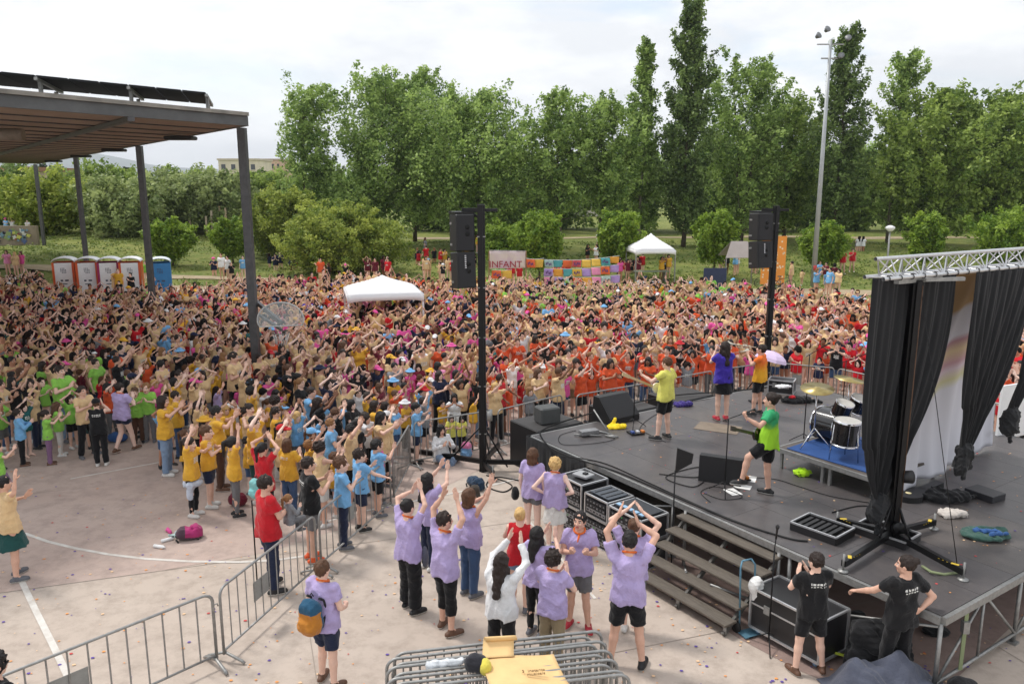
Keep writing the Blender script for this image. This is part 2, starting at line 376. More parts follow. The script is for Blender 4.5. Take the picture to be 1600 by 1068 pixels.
def person_parts(arms=('down','down'),legs='stand',child=False,fem=False,shirt='tee',bottom='trousers',hair='short',hat=None,
                 h=.02,look=(0,0),lean=0.,shoe=True,seed=0,fat=1.0,want_legs=True):
    """returns dict part -> (V,F,M); standing adult is 1.75 high"""
    hs=1.2 if child else 1.0; w=.93 if child else 1.0; w*=fat
    rs=np.random.default_rng(seed)
    # leg joints
    hipx=.085*w
    LG={'stand':[((hipx+.015,.0,.49),(.10,-.02,.075),(.12,1,0)),((-hipx-.015,.0,.49),(-.10,-.02,.075),(-.12,1,0))],
        'wide':[((.14,.02,.49),(.19,-.02,.075),(.3,1,0)),((-.14,.02,.49),(-.19,-.02,.075),(-.3,1,0))],
        'relaxed':[((.1,.01,.49),(.12,-.02,.075),(.4,1,0)),((-.105,.07,.5),(-.15,.08,.075),(-.25,1,0))],
        'walk':[((.09,.14,.5),(.09,.22,.085),(.1,1,0)),((-.09,.02,.49),(-.09,-.2,.11),(-.1,1,-.3))],
        'bend':[((.11,.12,.5),(.13,-.02,.075),(.2,1,0)),((-.11,.14,.5),(-.14,.0,.075),(-.2,1,0))],
        'stepup':[((.1,.0,.49),(.11,-.04,.075),(.3,1,0)),((-.14,.3,.68),(-.18,.38,.29),(-.1,1,-.1))],
        'sit':[((.16,.38,.98),(.06,.30,.60),(.1,1,0)),((-.18,.36,.97),(-.08,.28,.60),(-.1,1,0))]}[legs]
    zs=0
    sh=np.array([0,lean*.5,0]); 
    def T(p):   # lean of the upper body: shear forward with height above hips
        p=np.array(p,float); k=max(0,p[2]-.95)*lean; return p+np.array([0,k,-.12*k])
    hd=T((0,.012,1.615 if not child else 1.60)); yaw,pit=look
    Rh=np.array((Matrix.Rotation(-yaw,3,'Z')@Matrix.Rotation(pit,3,'X')))
    arm=[]
    for i,nm in enumerate(arms):
        e,wr,hdn,pn,kind=ARMS[nm]; sx=1 if i==0 else -1
        j=rs.normal(size=3)*.012
        m=np.array([sx,1,1]); arm.append((T(np.array(e)*m*np.array([w,1,1])),T(np.array(wr)*m)+j,np.array(hdn)*m,np.array(pn)*m,kind,sx))
    shx=.172*w*(.95 if fem else 1)
    allp=[a[1] for a in arm]+[a[0] for a in arm]+[np.array(k) for l in LG for k in l[:2]]
    lo=np.min(allp,0)-.3; hi=np.max(allp,0)+.3; lo[0]=min(lo[0],-.4);hi[0]=max(hi[0],.4);lo[1]=min(lo[1],-.3);hi[1]=max(hi[1],.3);lo[2]=-.02; hi[2]=max(hi[2],1.6)
    def torso(f,g,k=.05):
        wst=.088 if fem else .1
        for s in (-1,1):
            f.cone((s*.062*w,0,.94),T((s*.05*w,0,1.1)),.112*w**.5+g,wst*w+g,k)
            f.cone(T((s*.05*w,0,1.1)),T((s*.075*w,0,1.30)),wst*w+g,.104*w**.5+g,k)
            f.cone(T((s*.03,0,1.33)),T((s*shx*.93,0,1.415)),.085+g,.052+g,k)
            if fem and not child: f.ell(T((s*.075,.085,1.29)),(.06+g,.05+g,.06+g),.03)
        f.cone(T((0,-.01,1.38)),T((0,.0,1.50)),.085+g,.052,k)
    out={}
    # body
    f=Field(lo,hi,h); torso(f,0)
    for s,l in ((1,LG[0]),(-1,LG[1])):
        kx,an,dr=np.array(l[0],float),np.array(l[1],float),nrm(l[2])
        hp=np.array([s*hipx,0,.92])
        tw=w**.5
        f.cone(hp,kx,.092*tw,.056*tw,.04); f.cone(kx,kx+(an-kx)*.35,.054*tw,.053*tw,.02); f.cone(kx+(an-kx)*.3,an,.054*tw,.036*tw,.02)
        f.cone(an,an+dr*.15+np.array([0,0,-.045]),.036,.03,.03); f.cone(an,an-dr*.04+np.array([0,0,-.04]),.035,.03,.02)
    for e,wr,hdn,pn,kind,sx in arm:
        sp=T((sx*shx,0,1.415)); aw=(.88 if (fem or child) else 1.)*(.86 if h>.03 else 1)
        f.cone(sp,e,.05*aw,.038*aw,.035); f.cone(e,e+(wr-e)*.4,.038*aw,.037*aw,.015); f.cone(e+(wr-e)*.35,wr,.037*aw,max(.025*aw,h*.6),.015)
    nk=T((0,-.005,1.46)); f.cone(nk,hd+np.array([0,-.02,-.07]),.054,.05,.03)
    V,F=f.mesh(); parts=[(V,F,np.zeros(len(F),int))]
    H=gethead(h); parts.append(xf(H,Rh,hd,hs))
    for e,wr,hdn,pn,kind,sx in arm:
        z=nrm(hdn); y=nrm(np.array(pn)-z*np.dot(pn,z)); x=np.cross(y,z); R=np.stack([x,y,z],1)
        # thumb lies on +x of hand frame; choose mirror so that the thumb points to body-up/front
        tm=gethand(kind,h); want=np.array([0,.5,.5]); mir=np.dot(x,want)<0
        parts.append(xf(tm,R,wr-z*.0,1.0 if not child else .95,mir))
    out['body']=join(parts)
    # shirt
    g=.016+.25*h
    f=Field((lo[0],lo[1],.78),(hi[0],hi[1],hi[2]),h); torso(f,g,.05)
    if shirt=='dress': f.cone((0,0,1.0),(0,.0,.55),.17,.2,.04,flat=True)
    else:
        for s in (-1,1): f.cone((s*.06*w,0,1.05),(s*.066*w,0,.84),.115*w**.5+g,.137*w**.5+g,.05,flat=True)
    for e,wr,hdn,pn,kind,sx in arm:
        sp=T((sx*shx,0,1.415))
        if shirt in('tee','dress'): f.cone(sp,sp+(e-sp)*.62,.058+g*.6,.06+g*.6,.035,flat=True)
        elif shirt=='long': f.cone(sp,e,.056+g*.6,.048+g*.5,.035); f.cone(e,wr+(wr-e)*-.04,.046+g*.5,.034+g*.5,.02,flat=True)
    hem=.84 if shirt!='crop' else .98
    f.plane(lambda X,Y,Z:hem-Z+.012*np.sin(X*23+1)+.01*np.sin(Y*31))
    c=T((0,.035,1.505)); f.ell(c,(.085,.08,.06),0,cut=True)
    if shirt=='tank':
        for s in(-1,1): c=T((s*.235,0,1.40)); f.ell(c,(.062,.14,.13),0,cut=True)
    f.noise(.006,19,seed+1)
    if h<.03: f.folds(.010,15,seed+9)
    V,F=f.mesh(); C=V[F].mean(1); ps=rs.uniform(0,6)
    pr=(np.abs(C[:,0])<.085)&(C[:,1]>.02)&(np.abs(C[:,2]-1.26)<.06)&(np.sin(C[:,0]*95+ps)*np.sin(C[:,2]*110+ps)>-.15)
    pr|=(np.abs(C[:,0])<.1)&(C[:,1]<-.02)&((np.abs(C[:,2]-1.35)<.012)|(np.abs(C[:,2]-1.315)<.009))&(np.sin(C[:,0]*150+ps)>-.5)
    out['shirt']=(V,F,pr.astype(int))
    # bottoms
    f=Field((-.4,-.45,0),(.4,.6,1.08),h)
    g2=.012+.25*h
    for s in(-1,1): f.cone((s*.062*w,0,.95),(s*.058*w,0,1.02),.113*w**.5+g2,.1*w+g2,.04)
    if bottom=='skirt': f.cone((0,0,1.02),(0,.02,.56),.12,.235,.03,flat=True)
    elif bottom=='shortskirt': f.cone((0,0,1.0),(0,.01,.62),.12,.21,.03,flat=True)
    else:
        for s,l in((1,LG[0]),(-1,LG[1])):
            kx,an=np.array(l[0],float),np.array(l[1],float); hp=np.array([s*hipx,0,.92]); tw=w**.5
            if bottom=='shorts': f.cone(hp,hp+(kx-hp)*.82,.098*tw+g2,.078*tw+g2,.03,flat=True)
            elif bottom=='short_shorts': f.cone(hp,hp+(kx-hp)*.42,.098*tw+g2,.092*tw+g2,.03,flat=True)
            elif bottom=='capri': f.cone(hp,kx,.094*tw+g2,.06*tw+g2,.03);f.cone(kx,kx+(an-kx)*.45,.06*tw+g2,.055*tw+g2,.02,flat=True)
            elif bottom=='leggings': f.cone(hp,kx,.09*tw+g2*.8,.056*tw+g2*.8,.03);f.cone(kx,kx+(an-kx)*.92,.055*tw+g2*.8,.036*tw+g2*.8,.02,flat=True)
            elif bottom=='wide': f.cone(hp,kx,.1*tw+g2,.085*tw+g2,.03);f.cone(kx,kx+(an-kx)*.9,.085*tw+g2,.085*tw+g2,.02,flat=True)
            else: f.cone(hp,kx,.094*tw+g2,.062*tw+g2,.03);f.cone(kx,kx+(an-kx)*.97,.062*tw+g2,.052*tw+g2,.02,flat=True)
    f.noise(.004,24,seed+2)
    if h<.03: f.folds(.007,18,seed+8); V,F=f.mesh(); out['trousers' if bottom in('trousers','wide') else 'skirt' if 'skirt' in bottom else 'leggings' if bottom=='leggings' else 'shorts']=(V,F,np.zeros(len(F),int))
    # shoes
    if shoe:
        V0=[]; hh=min(h,.016)
        for s,l in((1,LG[0]),(-1,LG[1])):
            an,dr=np.array(l[1],float),nrm(l[2]); f=Field(an-.3,an+.3,hh if h<.03 else h)
            b=an+np.array([0,0,-.035]); f.cone(b-dr*.055,b+dr*.15+np.array([0,0,-.002]),.042,.040,.02); f.cone(b+dr*.03,b+dr*.11+np.array([0,0,.004]),.047,.046,.02); f.cone(b,an+np.array([0,0,.012]),.046,.047,.02)
            z0=b[2]-.036; f.plane(lambda X,Y,Z:z0-Z); V,F=f.mesh(); M=(V[F].mean(1)[:,2]<z0+.022).astype(int); V0.append((V,F,M))
        out['shoe']=V0
    # hair
    f=Field((-.2,-.3,-.55),(.2,.2,.25),h if h>.02 else .0125); r=rs
    def cap_(g,dz=0): f.ell((0,-.02,.03+dz),(.086+g,.104+g,.102+g),.0)
    def face_cut(zl=.045): f.ell((0,.115,-.055),(.072,.07,.105),0,cut=True)
    if hair=='short': cap_(.004); f.ell((0,.11,-.05),(.085,.075,.11),0,cut=True); f.plane(lambda X,Y,Z:-.055-Z+.5*np.maximum(0,Y+.02)); f.noise(.008,85,seed); f.noise(.004,190,seed+3)
    elif hair=='curly': cap_(.022,.008); f.ell((0,.125,-.06),(.082,.075,.11),0,cut=True); f.plane(lambda X,Y,Z:-.07-Z+.3*np.maximum(0,Y)); f.noise(.014,90,seed)
    elif hair=='bob': cap_(.01); f.cone((0,-.03,0),(0,-.045,-.12),.1,.092,.02); face_cut(); f.noise(.006,50,seed); f.plane(lambda X,Y,Z:-.16-Z)
    elif hair in('long','longer'):
        cap_(.01); zl=-.32 if hair=='long' else -.42
        f.cone((0,-.03,0),(0,-.055,-.13),.1,.095,.02); f.cone((0,-.085,-.12),(0,-.165,zl),.085,.055,.03,sq=1.3); 
        for s in(-1,1): f.cone((s*.075,-.0,-.05),(s*.105,.02,-.24),.035,.02,.02)
        face_cut(); f.noise(.007,45,seed); f.noise(.004,160,seed+3)
    elif hair=='ponytail': cap_(.003); f.ell((0,.11,-.05),(.085,.075,.11),0,cut=True); f.plane(lambda X,Y,Z:-.06-Z); f.cone((0,-.11,.06),(0,-.16,.03),.03,.035,.02); f.cone((0,-.16,.03),(.01,-.17,-.2),.035,.02,.02); f.noise(.005,60,seed)
    elif hair=='bun': cap_(.003); f.ell((0,.11,-.05),(.085,.075,.11),0,cut=True); f.plane(lambda X,Y,Z:-.06-Z); f.ell((0,-.115,.075),(.045,.045,.042),.01); f.noise(.005,60,seed)
    V,F=f.mesh()
    if len(F): out['hair']=xf((V,F,np.zeros(len(F),int)),Rh,hd,hs)
    if hat:
        f=Field((-.2,-.2,-.05),(.2,.3,.2),.0125 if h<=.02 else h); f.ell((0,-.02,.045),(.1,.118,.105),0); f.plane(lambda X,Y,Z:.035-Z)
        if hat=='cap': f.cone((-.03,.1,.05),(-.03,.16,.04),.05,.045,0,sq=None); f.cone((.03,.1,.05),(.03,.16,.04),.05,.045,0)
        if hat=='cap': f.plane(lambda X,Y,Z:np.where(Y>.095,np.abs(Z-.05+.1*(Y-.1))-.009-.3*h,-1))
        else:
            f.ell((0,-.02,.045),(.17,.185,.016+.5*h),0)
        V,F=f.mesh(); out['cap' if hat=='cap' else 'sun_hat']=xf((V,F,np.zeros(len(F),int)),Rh,hd,hs)
    return out
# ---- materials of people
def cloth(name,rgb): return mat('cloth_'+name,rgb,.9,0,.2,6,.55,34,.2,sheen=.15)
SHIRT={'beige':(220,188,142),'orange':(218,88,48),'red':(190,32,42),'pink':(222,88,156),'lime green':(140,198,84),'yellow':(222,170,58),
 'light blue':(120,176,222),'lilac':(180,164,208),'maroon':(108,34,50),'navy':(34,40,66),'white':(225,225,226),'black':(28,28,30),'grey':(128,130,134),
 'purple':(66,50,160),'teal':(40,92,92),'pale pink':(232,150,190),'lemon':(226,222,110),'green':(60,170,100)}
SKINS=[(226,186,166),(214,170,148),(234,200,184),(178,128,102),(128,88,66)]
HAIRS={'dark brown':(34,23,18),'black':(20,17,17),'brown':(78,52,34),'light brown':(124,88,54),'blonde':(190,154,100),'grey':(150,146,140)}
BOT={'black':(24,24,27),'navy':(34,42,66),'blue denim':(64,88,124),'light denim':(128,150,178),'grey':(110,110,112),'khaki':(150,134,106),'camouflage':(98,100,74),'white':(215,213,208),'dark green':(34,76,74),'brown':(84,58,44),'mauve':(128,96,128)}
SHOES={'white':(210,208,204),'black':(26,26,28),'grey':(96,98,104),'red':(172,34,52),'brown':(98,68,50),'orange':(222,92,40)}
SKINM=[mat('skin_%d'%i,c,.55,0,.12,9,.1,60,.35) for i,c in enumerate(SKINS)]
EYEW=mat('eye_white',(228,224,220),.3); EYED=mat('dark_eye',(34,24,20),.3); LIP=mat('lips',(168,92,84),.5); SOLE=mat('shoe_sole',(196,194,188),.8)
def hairm(n): return mat('hair_'+n.replace(' ','_'),HAIRS[n],.6,0,.45,30,.9,55,.4,stretch=(1,1,.15),rgb2=tuple(min(255,x*1.35+8) for x in HAIRS[n]))
def mesh_from(name,part,mats,smooth=True):
    V,F,M=part; me=bpy.data.meshes.new(name)
    me.vertices.add(len(V)); me.vertices.foreach_set('co',V.astype(np.float32).ravel())
    me.loops.add(len(F)*4); me.loops.foreach_set('vertex_index',F.astype(np.int32).ravel())
    me.polygons.add(len(F)); me.polygons.foreach_set('loop_start',np.arange(0,len(F)*4,4,dtype=np.int32)); me.polygons.foreach_set('loop_total',np.full(len(F),4,np.int32))
    for m in mats: me.materials.append(m)
    me.polygons.foreach_set('material_index',M.astype(np.int32)); me.polygons.foreach_set('use_smooth',np.full(len(F),smooth))
    me.update(calc_edges=True); me.validate(); return me
PCOUNT={}
def person_proto_meshes(key,**kw):
    """mesh data for every part of one figure"""
    P=person_parts(**kw); R={}
    for n,p in P.items():
        if n=='body': R[n]=[mesh_from('body',p,[SKINM[0],EYEW,EYED,LIP])]
        elif n=='shoe': R[n]=[mesh_from('shoe',q,[mat('shoe_black',SHOES['black'],.6),SOLE]) for q in p]
        elif n=='shirt': R[n]=[mesh_from('shirt',p,[cloth('grey',SHIRT['grey'])]*2)]
        elif n=='hair': R[n]=[mesh_from('hair',p,[hairm('brown')])]
        else: R[n]=[mesh_from(n,p,[cloth('grey',SHIRT['grey'])])]
    return R
def dress_person(R,loc,face,height,shirt,bottom,hair,skin,shoe,hat=None,label=None,group=None,extra_mats=None,stretch=None,prt=None,neck=None):
    """face = world angle the figure looks at (0 = +Y, positive = clockwise seen from above)"""
    root=empty('person',loc,-face,label,'person',group); s=height/1.75
    k=stretch or (1,1,1)
    root.scale=(s*k[0],s*k[1],s*k[2])
    for n,ms in R.items():
        for me in ms:
            o=bpy.data.objects.new(n,me); col.objects.link(o); o.parent=root
            if n=='body': m=SKINM[skin]
            elif n=='hair': m=hairm(hair)
            elif n=='shoe': m=mat('shoe_'+shoe,SHOES[shoe],.6,0,.2,20)
            elif n=='shirt': m=shirt if isinstance(shirt,bpy.types.Material) else cloth(shirt,SHIRT[shirt])
            elif n in('cap','sun_hat'): m=cloth('hat_'+(hat or 'white'),(SHIRT.get(hat or 'white') or BOT[hat]))
            else: m=cloth('b_'+bottom,BOT[bottom])
            o.material_slots[0].link='OBJECT'; o.material_slots[0].material=m
            if n=='shirt': o.material_slots[1].link='OBJECT'; o.material_slots[1].material=prt or m
    if neck:
        q=MB(); q.tube([(.078*math.cos(a),.01+.072*math.sin(a),1.478-.03*math.sin(a)) for a in[6.283*j/14 for j in range(14)]],.014,6,cloth('neckerchief',(224,110,50)),closed=True)
        q.tube([(.0,.095,1.44),(.015,.125,1.36),(.02,.13,1.3)],[.018,.014,.006],6,cloth('neckerchief',(224,110,50))); q.build('neckerchief',None,root)
    return root
# ================================================================ setting
_g0=G(0,926);_g1=G(240,893); E1_=Vector((_g1.x-_g0.x,_g1.y-_g0.y,0)).normalized(); E2_=Vector((-E1_.y,E1_.x,0))
def sstep(a,b,x):
    t=min(1,max(0,(x-a)/(b-a))); return t*t*(3-2*t)
def pathy(x): return 50.0-0.155*x if x>-20 else 53.1
def TH(x,y):
    z=0.0
    L_=1-sstep(-22,-10,x)
    z+=L_*(1.05*sstep(49.3,54,y)*(.25+.75*(1-sstep(-34,-24,x)))+.75*sstep(54,78,y))
    z+=(1-L_)*(.9*sstep(54,80,y))
    z+=.06*math.sin(x*.35+y*.2)*sstep(52,60,y)+.08*math.sin(x*.13-y*.31)*sstep(52,60,y)
    z-=2*sstep(140,500,y)
    return z
def spaced(a): return a
xs=sorted(set([-6000,-3000,-1500,-700,-350,-200,-140]+list(range(-110,111,3))+[140,200,350,700,1500,3000,6000]))
ys=sorted(set([-60,-30,-10,0,10,20,30,40]+[42+i*1.5 for i in range(36)]+list(range(98,170,6))+[200,260,350,500,800,1300,2500,5000,9000]))
b=MB(); vs=[(x,y,TH(x,y)-.03) for y in ys for x in xs]; nx=len(xs)
fs=[(j*nx+i,j*nx+i+1,(j+1)*nx+i+1,(j+1)*nx+i) for j in range(len(ys)-1) for i in range(nx-1)]
def ground_mat(name,c1,c2,c3,s1,s2,bump=.3,bs=60,th=(.42,.6),rough=.95):
    m=bpy.data.materials.new(name); m.use_nodes=True; t=m.node_tree; p=t.nodes['Principled BSDF']; p.inputs['Roughness'].default_value=rough; p.inputs['Specular IOR Level'].default_value=.2
    tcn=t.nodes.new('ShaderNodeTexCoord')
    def nz(s,d=8,r=.6):
        n=t.nodes.new('ShaderNodeTexNoise'); n.inputs['Scale'].default_value=s; n.inputs['Detail'].default_value=d; n.inputs['Roughness'].default_value=r; t.links.new(tcn.outputs['Object'],n.inputs[0]); return n
    a=nz(s1); bb=nz(s2,10,.7)
    r1=t.nodes.new('ShaderNodeValToRGB'); r1.color_ramp.elements[0].position=th[0]; r1.color_ramp.elements[1].position=th[1]
    r1.color_ramp.elements[0].color=lin(c1); r1.color_ramp.elements[1].color=lin(c2); t.links.new(a.outputs[0],r1.inputs[0])
    r2=t.nodes.new('ShaderNodeValToRGB'); r2.color_ramp.elements[0].position=.45; r2.color_ramp.elements[1].position=.72; r2.color_ramp.elements[0].color=(0,0,0,1); r2.color_ramp.elements[1].color=(1,1,1,1)
    t.links.new(bb.outputs[0],r2.inputs[0])
    mx=t.nodes.new('ShaderNodeMixRGB'); t.links.new(r2.outputs[0],mx.inputs[0]); t.links.new(r1.outputs[0],mx.inputs[1]); mx.inputs[2].default_value=lin(c3)
    t.links.new(mx.outputs[0],p.inputs['Base Color'])
    nb=nz(bs,6); bp=t.nodes.new('ShaderNodeBump'); bp.inputs['Strength'].default_value=bump; bp.inputs['Distance'].default_value=.05; t.links.new(nb.outputs[0],bp.inputs['Height']); t.links.new(bp.outputs[0],p.inputs['Normal'])
    MATS[name]=m; return m
GRASS=ground_mat('grass_ground',(92,108,50),(118,126,62),(140,134,84),.22,1.7,1.,14)
b.add(vs,fs,None,True); tag(b.build('terrain',GRASS),kind='structure')
def draped(name,poly_fn,nu,nv,m,dz):
    b=MB(); b.grid(poly_fn,nu,nv,m,True); o=b.build(name); return tag(o,kind='structure')
# plaza: one concrete sheet
CONC=ground_mat('plaza_concrete',(188,175,163),(182,168,156),(160,147,136),.5,2.8,.25,90,(.35,.7),.85)
PINK=ground_mat('pink_concrete',(186,168,158),(180,160,150),(158,142,134),.5,2.6,.25,90,(.35,.7),.85)
REDC=ground_mat('red_concrete',(156,136,128),(148,127,119),(134,115,108),.7,3.2,.3,90,(.35,.7),.85)
def plaza_back(x): return 46.6-.155*x if x>-20 else 49.7
b=MB(); b.grid(lambda u,v:(-70+140*u,-40+(plaza_back(-70+140*u)+40)*v,0),40,2,CONC,False); tag(b.build('plaza'),kind='structure')
def sheet(name,pts,z,m,kind='structure'):
    b=MB(); b.add([(p[0],p[1],z) for p in pts],[tuple(range(len(pts)))],m); o=b.build(name); 
    if o.data.polygons[0].normal.z<0: o.data.flip_normals()
    return tag(o,kind=kind)
sheet('court_surface',[G(-200,955),G(0,926),G(240,893),G(420,862),G(612,800),G(820,700),G(900,600),G(900,520),G(500,500),G(0,560),G(-200,700)],.004,PINK)
sheet('red_pavement',[G(990,870),G(1060,940),G(1160,1000),G(1250,1048),G(1430,1120),G(1600,960),G(1720,900),G(1700,700),G(1300,700)],.004,REDC)
# sandy path with a strip of grass before it
SAND=ground_mat('sandy_path',(172,156,132),(160,143,116),(140,130,100),.4,2.5,.4,40)
draped('sandy_verge',lambda u,v:(lambda x:(x,plaza_back(x)-.1+1.3*v,TH(x,plaza_back(x)-.1+1.3*v)+.002))(-70+140*u),60,2,SAND,0)
draped('path',lambda u,v:(lambda x:(x,pathy(x)+(2.2+.5*math.sin(x*.4))*v,TH(x,pathy(x)+(2.2+.5*math.sin(x*.4))*v)+.004))(-40+90*u),90,3,SAND,0)
draped('upper_path',lambda u,v:(lambda x:(x,83+2.6*v+.03*x,TH(x,83+2.6*v+.03*x)+.01))(-10+70*u),40,3,SAND,0)
# white court lines
WP=mat('worn_white_paint',(214,212,206),.8,0,.8,3.5,rgb2=(180,170,160))
def line(pts,wd,z=.008):
    b=MB(); P=[Vector((p[0],p[1],0)) for p in pts]
    for a,c in zip(P[:-1],P[1:]):
        d=(c-a).normalized(); n=Vector((-d.y,d.x,0))*wd/2
        b.add([a-n+Vector((0,0,z)),c-n+Vector((0,0,z)),c+n+Vector((0,0,z)),a+n+Vector((0,0,z))],[(0,1,2,3)],WP)
    tag(b.build('court_line'),kind='structure')
line([G(u,v) for u,v in ((38,833),(75,846),(120,857),(170,866),(230,873),(300,877),(375,878),(430,875),(480,868))],.07)
line([G(34,908),G(55,952),G(84,1010),G(115,1075)],.09)
line([G(110,748),G(250,722)],.05)
line([G(500,818),G(560,800),G(640,784),G(760,760),G(835,742)],.06)
line([G(560,740),G(660,716),G(760,700)],.05)
line([G(820,806),G(930,935)],.05)
JM=mat('slab_joint',(150,139,129),.95)
def joint(a,c,w=.012):
    d=(c-a).normalized(); n=Vector((-d.y,d.x,0))*w/2; zz=Vector((0,0,.006)); b=MB(); b.add([a-n+zz,c-n+zz,c+n+zz,a+n+zz],[(0,1,2,3)],JM); tag(b.build('slab_joint'),kind='structure')
for k in range(6):
    a=G(0,926)+E1_*(-14+0)+E2_*(4.6*k-9.2); joint(a,a+E1_*40)
for k in (1,3):
    a=G(0,926)+E2_*(-12)+E1_*(4.6*k); joint(a,a+E2_*26)
# confetti
cb=MB(); CC=[mat('confetti_'+n,c,.8) for n,c in(('purple',(92,70,150)),('orange',(222,150,84)),('red',(196,72,72)),('pale',(226,190,150)))]
for i in range(900):
    u=random.uniform(-10,1120); v=random.uniform(735,1090)
    if i>620: u=random.gauss(990,60); v=random.gauss(880,45)
    if i>800: u=random.uniform(1100,1600); v=random.uniform(960,1100)
    p=G(u,v,.012); r=random.choice((.012,.016,.022,.03))*.9; a=random.uniform(0,3); k=7
    cb.add([p+Vector((r*math.cos(a+6.28*j/k)*random.uniform(.8,1.1),r*.8*math.sin(a+6.28*j/k),0)) for j in range(k)],[tuple(range(k))],random.choices(CC,(4,4,1,3))[0])
tag(cb.build('confetti'),'scattered paper confetti dots on the concrete','confetti',kind='stuff')
# distant hills
def hill(name,pts,y,z0,m,depth):
    b=MB(); n=120
    def fn(u,v):
        x=pts[0][0]+(pts[-1][0]-pts[0][0])*u
        hh=np.interp(x,[p[0] for p in pts],[p[1] for p in pts])
        rr=math.sin(u*61)*.03+math.sin(u*23+1)*.04
        t=math.sin(math.pi*v*.5) 
        return (x,y+depth*(v-1),z0+hh*(1+rr)*t)
    b.grid(fn,n,14,m,True,False); return tag(b.build(name),kind='structure')
HM=mat('far_mountain',(92,106,92),.95,0,.5,.004); HM2=mat('near_hill',(74,90,58),.95,0,.5,.01)
hill('mountain',[(-4200,40),(-3400,90),(-2900,110),(-2500,190),(-2350,215),(-2150,180),(-1900,120),(-1500,90),(-900,60),(-200,30),(900,20)],4300,-10,HM,900)
hill('hills',[(-1500,22),(-1050,30),(-760,34),(-560,26),(-300,24),(0,18),(600,10)],1450,-6,HM2,500)
# ================================================================ trees
def leafmat(name,c1,c2,tr=.42):
    m=bpy.data.materials.new(name); m.use_nodes=True; t=m.node_tree; t.nodes.clear(); o=t.nodes.new('ShaderNodeOutputMaterial')
    at=t.nodes.new('ShaderNodeAttribute'); at.attribute_name='tint'
    mx=t.nodes.new('ShaderNodeMixRGB'); mx.inputs[1].default_value=lin(c1); mx.inputs[2].default_value=lin(c2); t.links.new(at.outputs['Fac'],mx.inputs[0])
    d=t.nodes.new('ShaderNodeBsdfPrincipled'); d.inputs['Roughness'].default_value=.55; d.inputs['Specular IOR Level'].default_value=.35; t.links.new(mx.outputs[0],d.inputs['Base Color'])
    tl=t.nodes.new('ShaderNodeBsdfTranslucent'); t.links.new(mx.outputs[0],tl.inputs[0]); ms=t.nodes.new('ShaderNodeMixShader'); ms.inputs[0].default_value=tr
    t.links.new(d.outputs[0],ms.inputs[1]); t.links.new(tl.outputs[0],ms.inputs[2]); t.links.new(ms.outputs[0],o.inputs[0]); MATS[name]=m; return m
LEAF={'poplar':leafmat('poplar_leaves',(88,116,54),(182,206,116)),'plane':leafmat('plane_tree_leaves',(90,116,50),(172,192,98)),'dark':leafmat('dark_leaves',(70,94,48),(142,164,94)),
 'lime':leafmat('lime_leaves',(92,124,40),(160,184,72)),'round':leafmat('round_tree_leaves',(102,124,46),(184,194,92)),'olive':leafmat('olive_leaves',(108,126,74),(182,194,128)),'conifer':leafmat('conifer_needles',(28,44,28),(48,66,38))}
BARK=mat('bark',(92,80,66),.9,0,.5,6,.8,18,stretch=(1,1,.2)); PBARK=mat('pale_bark',(138,130,116),.9,0,.4,6,.6,18,stretch=(1,1,.2))
def leaves(name,C,rad,per,size,m,parent,seed=0,wind=0.,elong=None):
    """C clump centres (n,3), rad (n,3) radii; leaf shaped quads through the clump volume"""
    r=np.random.default_rng(seed); n=len(C)*per
    ci=np.repeat(np.arange(len(C)),per)
    g=r.normal(size=(n,3)); g/=np.linalg.norm(g,axis=1)[:,None]; g*=(r.random(n)**.5)[:,None]*1.15
    P=C[ci]+g*rad[ci]+r.normal(size=(n,3))*size*.4
    nrmv=r.normal(size=(n,3))+np.array([0,0,.9])+g*.8; nrmv/=np.linalg.norm(nrmv,axis=1)[:,None]
    a=r.normal(size=(n,3))+np.array([wind,0,-.25]); a-=nrmv*(a*nrmv).sum(1)[:,None]; a/=np.linalg.norm(a,axis=1)[:,None]; b=np.cross(nrmv,a)
    s=size*r.uniform(.6,1.3,n)[:,None]
    V=np.empty((n,4,3)); V[:,0]=P-a*s*.6; V[:,1]=P+b*s*.36; V[:,2]=P+a*s*.6; V[:,3]=P-b*s*.36
    V[:,1]-=nrmv*s*.08; V[:,3]-=nrmv*s*.08
    tint=np.clip(.5+.28*r.normal(size=len(C))[ci]+.2*r.normal(size=n),0,1)
    me=bpy.data.meshes.new(name); me.vertices.add(n*4); me.vertices.foreach_set('co',V.astype(np.float32).ravel())
    me.loops.add(n*4); me.loops.foreach_set('vertex_index',np.arange(n*4,dtype=np.int32)); me.polygons.add(n)
    me.polygons.foreach_set('loop_start',np.arange(0,n*4,4,dtype=np.int32)); me.polygons.foreach_set('loop_total',np.full(n,4,np.int32))
    at=me.attributes.new('tint','FLOAT','FACE'); at.data.foreach_set('value',tint.astype(np.float32))
    me.materials.append(m); me.update(calc_edges=True)
    o=bpy.data.objects.new(name,me); col.objects.link(o); o.parent=parent; return o
PROF={'poplar':lambda t:(.35+.9*t if t<.35 else .66+.34*math.sin(math.pi*(.5+(t-.35)*.55)) if t<.8 else .85*(1-t)/.2*.9+.12),
 'column':lambda t:(.6+1.1*t if t<.3 else .95*((1-t)/.7)**.85+.05),
 'round':lambda t:math.sqrt(max(0.03,1-(2*t-1)**2)),'bush':lambda t:math.sqrt(max(.05,1-t*t*.96)),
 'loose':lambda t:.75+.25*math.sin(t*9)-(.5*t if t>.7 else 0),'cone':lambda t:1.02-t}
